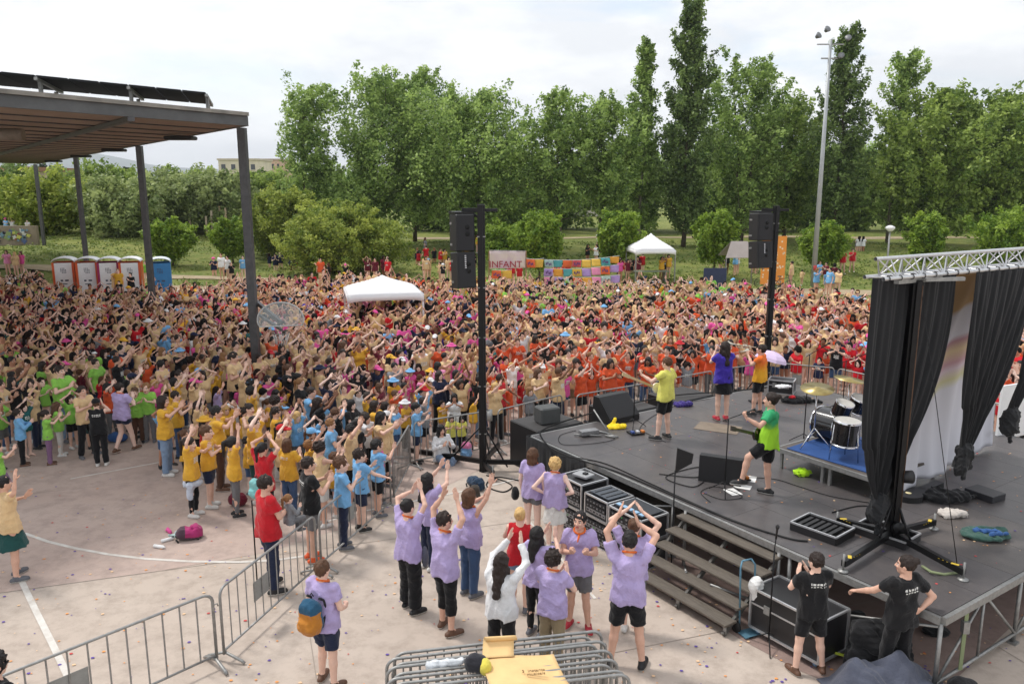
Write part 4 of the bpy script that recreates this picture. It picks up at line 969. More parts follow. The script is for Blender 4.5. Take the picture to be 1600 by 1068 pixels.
# two edges running with the near fascia
q0=G(322,147,9.0); q1=G(-120,103,9.0); _h0=G(331,161,9.0); bk=Vector((_h0.x-q0.x,_h0.y-q0.y,-.05))
def SP(v): return (v.x+14,v.y-24,v.z-8.42)
n=9
for i in range(n):
    a=q0.lerp(q1,i/n+.003); b_=q0.lerp(q1,(i+1)/n-.003); m=MB()
    m.add([SP(a),SP(b_),SP(b_+bk),SP(a+bk)]+[SP(v+Vector((0,0,.05))) for v in (a,b_,b_+bk,a+bk)],[(0,1,2,3)[::-1],(4,5,6,7),(0,1,5,4),(1,2,6,5),(2,3,7,6),(3,0,4,7)],SOL); m.build('panel',None,sp)
m=MB()
for i in (0,3,6,9):
    a=q0.lerp(q1,i/n); m.beam(SP(a+Vector((0,0,-.03))),SP(a+bk+Vector((0,0,-.03))),.08,.08,STEEL); m.beam(SP(a+bk*.9+Vector((-.1,0,-.05))),(SP(a+bk*.9)[0]-.1,SP(a+bk*.9)[1],0.01),.08,.08,STEEL); m.beam(SP(a+bk*.15),(SP(a+bk*.15)[0],SP(a+bk*.15)[1],0.01),.08,.08,STEEL)
m.build('frame',None,sp)
# basketball hoop on the nearest post
bh=empty('basketball_hoop',(-8.19,24.95,0),0,'weathered clear basketball backboard bolted to the nearest canopy post','basketball hoop')
gl=mat('scratched_acrylic',(190,200,202),.3,0,.3,6,trans=.0); gl.node_tree.nodes['Principled BSDF'].inputs['Alpha'].default_value=.3
c=G(437,500,3.45); 
hb_y=21.9; cx=(437-800)/FPX*(hb_y*math.cos(PITCH)+3.2*math.sin(PITCH)); bc=Vector((cx,hb_y,2.72))-Vector((-8.19,24.95,0))
# backboard is a fan shape
m=MB(); P=[]; rr=.62
for k in range(25):
    a=math.radians(-22+ (224)*k/24); P.append((rr*math.cos(a),0,rr*.78*math.sin(a)))
Rb=Matrix.Rotation(math.radians(14),3,'Z')
P=[Rb@Vector(p)+bc for p in P]; m.add(P,[tuple(range(25))],gl); o=m.build('backboard',None,bh,solid=.02)
MB().tube(P+[P[0]],.018,6,mat('board_rim',(190,192,190),.5,.2)).build('board_frame',None,o)
m=MB(); R=[Vector((.23*math.cos(6.283*k/20),.23*math.sin(6.283*k/20)-.36,-.3)) for k in range(20)]; R=[Rb@p+bc for p in R]; m.tube(R,.012,6,mat('hoop_grey',(120,110,104),.5,.6),closed=True); m.build('rim',None,bh)
m=MB()
for k in range(12):
    a=R[int(k*20/12)]; c_=sum(R,Vector())/20; e=c_+(a-c_)*.55+Vector((0,0,-.36)); a2=R[int(((k+1)%12)*20/12)]; m.tube([a,e],.004,4,WHITEPLASTIC); m.tube([a2,e],.004,4,WHITEPLASTIC)
m.build('net',None,bh)
m=MB(); m.beam((0,0,2.9),bc+Vector((0,.05,-.1)),.09,.12,DARKSTEEL); m.beam((0,0,2.5),bc+Vector((0,.05,-.3)),.07,.07,DARKSTEEL); m.build('bracket',None,bh)
for z,c_ in ((2.05,(150,176,190)),(1.62,(206,206,214))):
    o=MB().box((0,0,0),(.24,.006,.32),mat('notice_%d'%c_[0],c_,.7,0,.15,20)).build('paper_notice'); o.location=(-8.12,24.785,z); tag(o,'blue-grey notice taped to the nearest post' if z>2 else 'white notice taped low on the nearest post','notice')
# ---------------------------------------------------------------- portable toilets
def toilet(x,y,rz,body,side,label,sides2=None):
    r=empty('portable_toilet',(x,y,0),rz,label,'portable toilet','portable toilets behind the crowd'); w=1.14;h=2.3
    bm=mat('toilet_'+str(body),body,.45,0,.1,3); sm=mat('toilet_side_'+str(side),side,.45,0,.1,3)
    m=MB()
    for sx in (-1,1):
        m.box((sx*(w/2-.03),0,1.02),(.06,w,2.),sm); m.box((sx*(w/2-.06),-w/2,1.02),(.12,.05,1.98),sm)
    m.box((0,w/2-.03,1.02),(w,.06,2.),sm); m.box((0,0,.05),(w+.06,w+.06,.1),BLACKPLASTIC); m.build('cabin',None,r)
    d=MB().box((0,-w/2-.005,1.02),(.9,.05,1.96),bm,bev=.01).build('door',None,r)
    k=MB(); D=mat('toilet_print',(60,70,90),.6)
    for i in range(4):
        for j in range(4):
            if (i,j) in((0,0),(3,3)): continue
            k.box((-.12+.08*i,-w/2-.036,1.45+.08*j),(.04,.004,.05),D,Matrix.Rotation(.6*(i+j),3,'Y'))
    k.box((-.12,-w/2-.036,1.0),(.12,.004,.09),D); k.box((.14,-w/2-.036,1.0),(.18,.004,.09),D); k.box((0,-w/2-.036,.8),(.3,.004,.05),D); k.build('emblem',None,d)
    k=MB()
    def fn(u,v): 
        x=(u-.5)*(w+.06); y_=(v-.5)*(w+.06); return (x,y_,2.02+.3*math.sqrt(max(0,1-(2*u-1)**2*.97))*(.85+.15*math.sqrt(max(0,1-(2*v-1)**2))))
    k.grid(fn,16,8,bm if body[0]>200 else mat('toilet_roof',(214,222,228),.5)); k.build('roof',None,r,solid=.03)
WH=(240,241,243); OR=(226,98,44); MG=(166,34,96); BL=(44,118,174)
xs_=[(107,OR,'white portable toilet with orange sides, leftmost of the row'),(143,OR,'white portable toilet half hidden by the second long canopy post'),(176,MG,'white portable toilet with magenta sides'),(209,OR,'white portable toilet with orange sides, next to the blue one')]
for u,c_,l in xs_: p=G(u,463); toilet(p.x,p.y,.3,WH,c_,l)
p=G(254,464); toilet(p.x,p.y,.38,BL,BL,'blue portable toilet at the right end of the row')
# ---------------------------------------------------------------- tents
def gazebo(c,w,d,hp,hl,rz,label,name='gazebo'):
    r=empty(name,(c[0],c[1],0),rz,label,'tent'); WT=mat('tent_fabric',(232,232,234),.75,0,.06,3,.2,3); m=MB()
    def fn(u,v):
        x=(u-.5)*w;y_=(v-.5)*d; k=max(abs(2*u-1),abs(2*v-1)); return (x,y_,hl+(hp-hl)*(1-k)**.9*(1-.12*math.sin(math.pi*k)))
    m.grid(fn,16,16,WT); m.build('canopy',None,r,solid=.01)
    m=MB()
    for a,b_ in (((-1,-1),(1,-1)),((1,-1),(1,1)),((1,1),(-1,1)),((-1,1),(-1,-1))):
        def f2(u,v,a=a,b_=b_): 
            x=(a[0]+(b_[0]-a[0])*u)*w/2;y_=(a[1]+(b_[1]-a[1])*u)*d/2; drop=.22+.1*(abs(2*u-1)**6); return (x*1.003,y_*1.003,hl-drop*v)
        m.grid(f2,20,2,WT)
    m.build('valance',None,r,solid=.008)
    for sx in(-1,1):
        for sy in(-1,1): MB().box((sx*w*.49,sy*d*.49,hl/2),(.07,.07,hl),WT if name=='gazebo' else STEEL).build('leg',None,r)
gazebo(G(600,532),3.0,3.0,2.75,2.12,.25,'white low gazebo standing in the middle of the crowd')
tp_=G(1017,440); gazebo((tp_.x,54.,0),2.7,2.7,3.2,2.15,.1,'white peaked tent behind the banners at the lawn edge','market_tent')
tb_=empty('trestle_table',(tp_.x-.1,52.9,0),.1,'trestle table under the white peaked tent','table'); MB().box((0,0,.76),(2.3,.7,.04),mat('table_top',(120,128,112),.6)).build('tabletop',None,tb_)
for s in(-1,1): MB().box((s*.9,0,.37),(.05,.6,.74),STEEL).build('leg',None,tb_)
gt=G(1150,440); r=empty('ridge_tent',(gt.x,53,0),0,'grey ridge tent roof left of the right loudspeaker tower','tent'); m=MB(); m.add([(-1.1,-.8,1.7),(.7,-.8,1.7),(.6,.3,2.7),(-.5,.3,2.7),(-1.1,1.2,1.7),(.7,1.2,1.7)],[(0,1,2,3),(3,2,5,4)],mat('grey_tarp',(150,142,138),.8,0,.15,2)); m.build('canvas',None,r,solid=.02)
for x in(-1.05,.65): MB().box((x,-.78,.85),(.06,.06,1.7),STEEL).build('pole',None,r)
# ---------------------------------------------------------------- text
def text(s,size,m,parent,M,name='lettering',ext=.004):
    c=bpy.data.curves.new(name,'FONT'); c.body=s; c.size=size; c.extrude=ext; c.align_x='CENTER'; c.materials.append(m)
    o=bpy.data.objects.new(name,c); col.objects.link(o)
    dg=bpy.context.evaluated_depsgraph_get(); me=bpy.data.meshes.new_from_object(o.evaluated_get(dg)); bpy.data.objects.remove(o)
    me.transform(M); o=bpy.data.objects.new(name,me); col.objects.link(o); o.parent=parent; return o
# banner with INFANT and the patchwork lines
bn=empty('painted_banner',(0,0,0),0,'pale painted cloth banner reading INFANT in red letters','banner')
yb=44.6
def bx(u,y=yb,z=2.5): return (u-800)/FPX*(y*math.cos(PITCH)+(HC-z)*math.sin(PITCH))
def bz(v,y=yb):
    lo,hi=-2,12
    for _ in range(30):
        mm=(lo+hi)/2
        if PX(0,y,mm)[1]>v: lo=mm
        else: hi=mm
    return lo
BM=mat('banner_cloth',(206,196,180),.85,0,.6,1.1,.2,4,rgb2=(196,160,196))
m=MB(); x0,x1=bx(765),bx(821); z0,z1=bz(420),bz(392)
m.grid(lambda u,v:(x0+(x1-x0)*u,yb+.04*math.sin(u*14+v*2),z0+(z1-z0)*v+.06*(1-v)*u),16,5,BM); m.build('cloth',None,bn,solid=.01)
text('INFANT',.52,mat('banner_red',(150,36,52),.7),bn,Matrix.Translation((bx(790),yb-.06,bz(417.5)))@Matrix.Rotation(math.pi/2,4,'X'))
MB().tube([(x0,yb,z1+.03),(x1,yb,z1)],.02,6,STEEL).build('rope',None,bn)
for u_ in(764,822): MB().box((bx(u_),yb+.1,z1/2),(.07,.07,z1),mat('bare_wood',(140,112,82),.8)).build('pole',None,bn)
PC=[(226,106,56),(228,164,62),(226,186,78),(86,168,172),(176,148,206),(226,142,176),(196,186,214),(208,86,96),(186,210,200),(166,196,188)]
def patch_row(label,us,v0,v1,cols,sag,slope=0,yy=yb):
    r=empty('patchwork_bunting',(0,0,0),0,label,'bunting','patchwork bunting of coloured cloths')
    for i in range(len(us)-1):
        a,b_=bx(us[i],yy),bx(us[i+1],yy); c_=cols[i%len(cols)]; t=(i+.5)/(len(us)-1); s=sag*math.sin(math.pi*t)+slope*t
        zt=bz(v0,yy)-s; zb=bz(v1,yy)-s; j=random.uniform(-.1,.1); m=MB()
        m.grid(lambda u,v:(a+(b_-a)*(.03+.94*u)+j*(1-v)*.5,yy-.02+.05*math.sin(u*5+i*2)*(1-v)+.12*math.sin(i)*(1-v),zb+(zt-zb)*v+.03*math.sin(i*3)*(1-v)+(u-.5)*(-sag*.1)),6,4,mat('patch_%d'%PC.index(c_),c_,.85,0,.25,3,.2,5)); o=m.build('cloth_square',None,r,solid=.012)
        if i%3==0:
            k=MB(); 
            for q in range(4): k.box((a+(b_-a)*(.25+.16*q),yy-.1-.0*q,(zt+zb)/2+.05*math.sin(q*2+i)),(.06,.006,.13),mat('ink',(90,60,110),.8))
            k.build('hand_lettering',None,o)
    MB().tube([(bx(us[0]+(us[-1]-us[0])*q/8,yy),yy,bz(v0,yy)+.02-sag*math.sin(math.pi*q/8)-slope*q/8) for q in range(9)],.012,5,WHITEPLASTIC).build('rope',None,r)
U=lambda a,b_,n:[a+(b_-a)*i/n for i in range(n+1)]
patch_row('top line of coloured cloth squares, from the young tree to the peaked tent',U(850,968,8),406,417,[PC[9],PC[3],PC[0],PC[7],PC[2],PC[2],PC[3],PC[1]],.12,-.22)
patch_row('second line of coloured cloth squares, below the top line',U(850,968,8),419.5,431,[PC[4],PC[1],PC[3],PC[2],PC[4],PC[5],PC[0],PC[4]],.12,-.22)
patch_row('lowest line of coloured cloth squares, just over the heads of the crowd',U(850,970,8),432.5,445,[PC[5],PC[4],PC[8],PC[0],PC[1],PC[5],PC[8],PC[4]],.1,-.1)
patch_row('short line of orange and yellow cloths below the INFANT banner',U(768,800,2),421.5,434,[PC[0],PC[2]],.05,0)
patch_row('orange and yellow cloths between the INFANT banner and the young tree',U(822,850,2),404,417,[PC[0],PC[2]],.05,0)
# orange dotted panel and board near the path on the right
o=MB().box((0,0,0),(1.5,.05,3.0),mat('orange_board',(226,146,62),.8)).build('orange_panel'); q=G(1205,455); yy=50; o.location=(bx(1209,yy,2),yy,1.75); tag(o,'tall orange dotted panel right of the right loudspeaker tower','panel')
k=MB()
for i in range(60): k.box((random.uniform(-.7,.7),-.028,random.uniform(-1.4,1.4)),(.1,.004,.1),mat('cream_dots',(232,214,180),.8))
k.build('dots',None,o)
o=MB().box((0,0,0),(1.35,.06,1.25),mat('dark_blue_board',(42,54,84),.7,0,.2,4)).build('notice_board'); yy=47.; o.location=(bx(1117,yy,1),yy,.95); tag(o,'dark blue board standing behind the crowd, left of the right tower','board')
# ---------------------------------------------------------------- floodlight mast and street lamp
lb=G(1270,449); mh=14.9
fm=empty('floodlight_mast',(lb.x,lb.y,0),0,'tall grey mast with four floodlights on its top','floodlight mast')
MB().tube([(0,0,0),(0,0,mh)],[.17,.085],14,mat('mast_grey',(168,172,174),.5,.3,.12,2)).build('pole',None,fm)
m=MB(); m.beam((-.8,0,mh-.3),(.8,0,mh-.3),.07,.07,STEEL); m.beam((-.5,0,mh-1.1),(.5,0,mh-1.1),.08,.08,STEEL); m.build('crossarm',None,fm)
for x,z,a in ((-.85,mh+.15,.5),(-.35,mh+.5,.3),(.95,mh+.0,-.3),(.6,mh-1.0,-.3)):
    M=Matrix.Translation((x,-.2,z))@Matrix.Rotation(math.radians(60),4,'X')@Matrix.Rotation(a,4,'Y')@Matrix.Scale(.55,4); MB().lathe([(0,-.3),(.16,-.28),(.34,.12),(.36,.18),(0,.17)],18,mat('lamp_housing',(120,122,124),.5,.4),M).build('floodlight',None,fm)
o=MB().lathe([(.02,0),(.11,.0),(.11,.3),(.0,.3)],10,mat('red_sticker',(180,60,60),.6),Matrix.Translation((0,0,0))).build('sticker',None,fm); o.location=(0,-.16,1.1); o.scale=(1,.6,1)
sx_,sy_=(1386-800)/FPX*52,52; sl=empty('street_lamp',(sx_,sy_,TH(sx_,sy_)),0,'small park lamp with round white cap behind the truss','street lamp')
MB().tube([(0,0,0),(0,0,3.5)],[.07,.05],10,STEEL).build('pole',None,sl); MB().lathe([(.0,3.4),(.12,3.42),(.3,3.62),(.27,3.72),(.12,3.8),(0,3.82)],18,WHITEPLASTIC).build('lamp_head',None,sl)
# climbing poles at the back left
for i,(u,h_,c_) in enumerate(((302,1.9,(176,158,130)),(327,2.0,(182,166,140)),(336,2.6,(186,172,148)),(349,3.1,(176,156,120)),(358,3.0,(180,160,130)))):
    yy=78; x=(u-800)/FPX*yy; o=MB().tube([(0,0,0),(0,0,h_)],.11,8,mat('pole_wood_%d'%i,c_,.8,0,.3,3)).build('climbing_pole'); o.location=(x,yy,TH(x,yy)); tag(o,['short pale wooden post at the left of the playground','wooden post left of the playground pair','tall wooden post with ropes in the playground','tallest wooden post in the playground','wooden post beside the nearest canopy post'][i],'post','playground posts')
# ---------------------------------------------------------------- line array towers
LOGO=mat('white_print',(190,190,192),.6)
def tower(base,H,label,rz,arms,au,armlen,arrz,lab2,two=2,cabw=.52):
    r=empty('lifting_tower',base,0,label,'lifting tower'); 
    k=MB(); k.box((0,0,H/2),(.16,.16,H),BLACKMETAL); k.box((.0,-.09,H/2),(.07,.05,H),BLACKMETAL); k.build('mast',None,r)
    k=MB()
    for i in range(int(H/1.1)):
        k.box((0,0,.9+i*1.1),(.175,.175,.025),STEEL)
    k.build('mast_bands',None,r)
    for a,l in arms:
        k=MB(); e=Vector((math.cos(a)*l,math.sin(a)*l,.2)); k.beam((0,0,.22),e,.08,.1,BLACKMETAL); k.tube([e+Vector((0,0,.16)),(e.x,e.y,.02)],.018,6,STEEL); k.lathe([(0,0.0),(.09,.0),(.09,.02),(0,.03)],12,STEEL,Matrix.Translation((e.x,e.y,0))); k.tube([(0,0,1.1),e*.45],.02,6,BLACKMETAL); k.build('outrigger',None,r)
    MB().lathe([(.0,-.06),(.13,-.06),(.13,.06),(0,.06)],16,STEEL,Matrix.Translation((.16,-.12,1.35))@Matrix.Rotation(1.57,4,'Y')).build('winch',None,r)
    k=MB(); t=Vector((math.cos(arrz),math.sin(arrz),0)); k.beam((0,0,H-.12),t*armlen+Vector((0,0,H-.12)),.07,.09,BLACKMETAL); k.beam((0,0,H-.3),t*(armlen*.6)+Vector((0,0,H-.16)),.05,.05,BLACKMETAL); k.beam(Vector((0,0,H-.12)),-t*.35+Vector((0,0,H-.12)),.07,.07,BLACKMETAL); k.build('top_arm',None,r)
    # array
    a0=Vector(base)+t*armlen
    q=empty('line_array_speaker',(a0.x,a0.y,H-.2),rz,lab2,'loudspeaker'); z=0; tilt=.0; p=Vector((0,0,0))
    MB().box((0,.05,.02),(.42,.5,.06),BLACKMETAL).build('fly_frame',None,q)
    for i in range(two):
        R=Matrix.Rotation(-.04-.07*i,3,'X'); c_=p+R@Vector((0,0,-.4)); 
        ca=MB(); ca.box(c_,(cabw,.5,.78),BLACKPLASTIC,R,bev=.02); o=ca.build('cabinet',None,q)
        g=MB(); g.box(c_+R@Vector((0,-.255,0)),(cabw*.86,.012,.7),mat('speaker_grille',(34,34,37),.6,.2,.2,60,.4,300),R)
        g.build('grille',None,o)
        g=MB(); g.lathe([(0,0),(.05,0),(.05,.012),(0,.012)],12,mat('deep_black',(8,8,8),.8),Matrix.Translation(c_+R@Vector((.04,-.262,.12)))@Matrix.Rotation(1.57,4,'X')); g.lathe([(0,0),(.05,0),(.05,.012),(0,.012)],12,mat('deep_black',(8,8,8),.8),Matrix.Translation(c_+R@Vector((.04,-.262,-.02)))@Matrix.Rotation(1.57,4,'X')); g.build('port',None,o)
        g=MB()
        for s in(-1,1): g.box(c_+R@Vector((s*(cabw/2+.006),.12,.2)),(.012,.14,.05),STEEL,R); g.box(c_+R@Vector((s*(cabw/2+.006),.12,-.25)),(.012,.14,.05),STEEL,R)
        g.build('rigging_plate',None,o)
        if i==1:
            g=MB()
            for j in range(7): g.box(c_+R@Vector((-.02,-.264,.30-.042*j)),(.035,.004,.022+.008*(j%2)),LOGO,R)
            g.build('logo_print',None,o)
        p=p+R@Vector((0,0,-.8))
    MB().tube([(.1,.27,.05),(.13,.3,-.7),(.08,.28,-1.6)],.012,6,RUBBER).build('cable',None,q)
tower((-.66,17.33,0),5.98,'tall black lifting tower left of the stage',0,[(math.radians(154),2.0),(0,1.24),(math.radians(60),1.3),(math.radians(-70),.8)],0,.42,math.radians(172),'hanging black loudspeaker array on the left tower',2,.42) if False else None
tower((-.66,17.33,0),5.98,'tall black lifting tower left of the stage',.35,[(math.radians(154),2.0),(0,1.24),(math.radians(75),1.3),(math.radians(-70),.7)],0,.42,math.radians(176),'hanging black loudspeaker array on the left tower',2,.42)
tower((7.6,23.3,0),5.8,'tall black lifting tower behind the horn players',.25,[(math.radians(150),1.5),(.1,1.4),(math.radians(75),1.3),(math.radians(-100),1.)],0,.42,math.radians(178),'hanging black loudspeaker array on the right tower',2,.5)
# ================================================================ truss, curtains, stage things
TH_=math.radians(30); TD=Vector((math.cos(TH_),math.sin(TH_),0)); TN=Vector((-TD.y,TD.x,0)); TB=Vector((5.74,11.31,0))
def TP(s,off,z): p=TB+TD*s+TN*off; return Vector((p.x,p.y,z))
tw=empty('stage_tower',TB+Vector((0,0,SZ)),0,'black mast on four outriggers carrying the truss at the stage edge','lifting tower')
m=MB(); m.box((0,0,2.0),(.13,.13,3.95),BLACKMETAL); m.box((.0,-.085,2.0),(.06,.04,3.9),BLACKMETAL); m.tube([(.05,-.1,.3),(.05,-.1,3.9)],.008,5,mat('rusty_rail',(110,84,66),.7,.4,.5,4)); m.build('mast',None,tw)
for p in ((1170+138,790+22),(1460,815),(1506,893),(1318,880)):
    q=G(p[0],p[1],SZ+.12)-TB-Vector((0,0,SZ)); m=MB(); m.beam((0,0,.14),q,.07,.09,BLACKMETAL); m.tube([q+Vector((0,0,.14)),(q.x,q.y,.02)],.016,6,STEEL); m.lathe([(0,.0),(.07,.0),(.07,.02),(0,.03)],14,STEEL,Matrix.Translation((q.x,q.y,0))); o=m.build('outrigger',None,tw)
    k=MB(); Y=mat('yellow_hazard',(210,180,60),.7)
    for j in range(4): c=q*(.72+.055*j); k.box(c+Vector((0,0,.055+.02*(1-.7))),(.1,.05,.004),Y,Matrix.Rotation(math.atan2(q.y,q.x)+.5,3,'Z'))
    k.build('hazard_tape',None,o)
    MB().tube([(0,0,.75),q*.3+Vector((0,0,.08))],.016,6,BLACKMETAL).build('brace',None,tw)
MB().lathe([(0,-.03),(.09,-.03),(.09,.03),(0,.03)],16,BLACKMETAL,Matrix.Translation((.02,-.14,.28))@Matrix.Rotation(1.57,4,'X')).build('wheel',None,tw)
MB().lathe([(0,-.08),(.09,-.07),(.1,.07),(0,.08)],14,BLACKPLASTIC,Matrix.Translation((.12,-.06,1.05))@Matrix.Rotation(1.57,4,'Y')).build('winch',None,tw)
m=MB(); m.beam(TD*-.45+Vector((0,0,3.98)),TD*.55+Vector((0,0,3.98)),.08,.08,STEEL); m.build('fork',None,tw)
# truss
tr=empty('truss',TP(0,0,5.12),TH_,'long white aluminium truss above the black curtains','truss')
TL_=(-.95,8.0); hw=.145
for nm,y,z in (('top_chord',0,.29),('front_chord',-hw,.03),('rear_chord',hw,.03)): MB().tube([(TL_[0],y,z),(TL_[1],y,z)],.027,12,ALU,cap=False).build(nm,None,tr); 
for side,(y1,z1,y2,z2) in (('front_lacing',(-hw,.03,0,.29)),('rear_lacing',(hw,.03,0,.29)),('bottom_lacing',(-hw,.03,hw,.03))):
    m=MB(); n=34; dx=(TL_[1]-TL_[0]-.1)/n
    for i in range(n):
        a=TL_[0]+.05+i*dx; p,q=((y1,z1),(y2,z2)) if i%2 else ((y2,z2),(y1,z1)); m.tube([(a,*p),(a+dx,*q)],.0105,6,ALU,cap=False)
        if i%2: m.tube([(a,*p),(a,q[0],q[1])],.0105,6,ALU,cap=False)
    m.build(side,None,tr)
m=MB()
for i in range(32):
    s=-.85+i*.26; m.tube([(s,-hw+.035*math.cos(a),.03+.035*math.sin(a)) for a in [6.283*k/9 for k in range(9)]],.006,5,BLACKPLASTIC,closed=True)
m.build('curtain_ties',None,tr)
o=MB().box((0,0,0),(.62,.06,.05),STEEL).build('cross_bar',None,tr); o.location=(.35,-hw-.05,-.04); o.rotation_euler=(0,0,-.35)
# struts holding the truss end
MB().tube([G(1366,428,5.1),G(1338,470,4.8)],.02,8,STEEL); 
# curtains
def curtain(label,sT0,sT1,sB,zB,wB,off=-.16,k=9,seed=0,bulge=.3,tail=.45,powr=1.6):
    r=empty('curtain',TP(0,0,0),TH_,label,'curtain','black stage curtains tied at the bottom'); m=MB(); nu,nv=110,60; H=5.13-zB; sd=seed
    def fn(u,v):
        t=1-v; # t 0 at top
        left=sT0+(sB-wB-sT0)*t**(powr*1.7); right=sT1+(sB+wB-sT1)*t**(powr*.72)
        if t<.75: left-=0.05*math.sin(t*3)
        x=left+(right-left)*u; wdt=(right-left)
        f=(math.sin(u*k*6.283+sd+2.2*math.sin(t*2+sd))+.45*math.sin(u*k*2.7*6.283+1+t*3))*.05*(.35+.65*t)*(.5+.5*min(1,wdt))
        f+= .11*math.sin(math.pi*u)*t*bulge+math.sin(u*9+t*5)*.02*t
        return (x,off+f-.1*math.sin(math.pi*t)*.4,zB+H*v)
    m.grid(fn,nu,nv,BCLOTH); m.build('drape',None,r,solid=.006)
    # knot: bunched cloth with a tail
    f=Field((sB-.35,off-.3,zB-tail-.1),(sB+.4,off+.3,zB+.25),.013)
    f.ell((sB,off,zB+.02),(wB+.05,.1,.11),0); f.cone((sB-.03,off,zB),(sB-.1,off-.02,zB-.22),.11,.13,.05); f.cone((sB,off,zB-.05),(sB+.16,off-.02,zB-tail*.7),.09,.035,.05); f.cone((sB-.05,off,zB-.1),(sB-.02,off-.03,zB-tail),.1,.04,.05)
    f.noise(.014,18,seed+5); f.folds(.02,16,seed+6); f.noise(.006,60,seed+6); V,F=f.mesh(); me=mesh_from('knot',(V,F,np.zeros(len(F),int)),[BCLOTH]); o=bpy.data.objects.new('knot',me); col.objects.link(o); o.parent=r
curtain('black curtain at the left end of the truss, knotted above the stage floor',-.82,1.13,-.22,1.78,.1,.1,6,1,tail=.5,powr=2.9)
curtain('black curtain in the middle, swept left and knotted above the stage',1.17,2.9,1.42,2.32,.13,-.16,6.5,2,tail=.4,powr=1.7)
curtain('black curtain cut by the right edge of the picture, with a big loose knot',2.95,4.6,2.62,2.75,.1,-.16,5,3,tail=.45,powr=1.0)
# white painted backdrop cloth
m=MB(); bdm=bpy.data.materials.new('painted_backdrop'); bdm.use_nodes=True; t=bdm.node_tree; p=t.nodes['Principled BSDF']; p.inputs['Roughness'].default_value=.85
uvn=t.nodes.new('ShaderNodeAttribute'); uvn.attribute_name='band'; rp=t.nodes.new('ShaderNodeValToRGB'); E_=rp.color_ramp.elements
E_[0].position=0; E_[0].color=lin((206,206,214)); E_[1].position=1; E_[1].color=lin((178,140,96))
for pz,c in ((.40,(204,204,212)),(.44,(196,192,150)),(.49,(206,190,200)),(.52,(190,150,160)),(.58,(206,186,150)),(.63,(170,130,140)),(.66,(200,200,210)),(.80,(196,194,200)),(.83,(176,142,96))): e=E_.new(pz); e.color=lin(c)
t.links.new(uvn.outputs['Fac'],rp.inputs[0]); t.links.new(rp.outputs[0],p.inputs['Base Color'])
def bfn(u,v):
    t_=1-v; tl=TP(.9,.28,5.05); trr=TP(4.6,.28,5.05); bl=G(1408,772,SZ+.02); br=G(1545,700,SZ+.02)
    a=tl.lerp(trr,u); b_=bl.lerp(br,u); q=a.lerp(b_,t_**1.15); s_=.05*math.sin(u*19+t_*4)+.03*math.sin(u*41); q+=TN*(.35*math.sin(math.pi*t_)*(.5+u*.5)+s_*(.3+t_)); 
    if t_>.93: q.z+=.05*math.sin(u*14)*.5+.06*(.5+.5*math.sin(u*7))
    return q
m.grid(bfn,60,50,bdm); bd=m.build('painted_backdrop',solid=0.01); at=bd.data.attributes.new('band','FLOAT','POINT'); 
at.data.foreach_set('value',np.array([j/50+.05*math.sin(i/60*7+1)+.06*(i/60) for j in range(51) for i in range(61)],dtype=np.float32))
tag(bd,'big white cloth with faint painted bands hanging behind the curtains','backdrop cloth')
o=MB().tube([TP(.0,-.1,4.9),G(1497,893,1.15)],.006,5,BLACKMETAL).build('guy_wire'); tag(o,'thin black guy wire from the truss to the stage corner','wire')
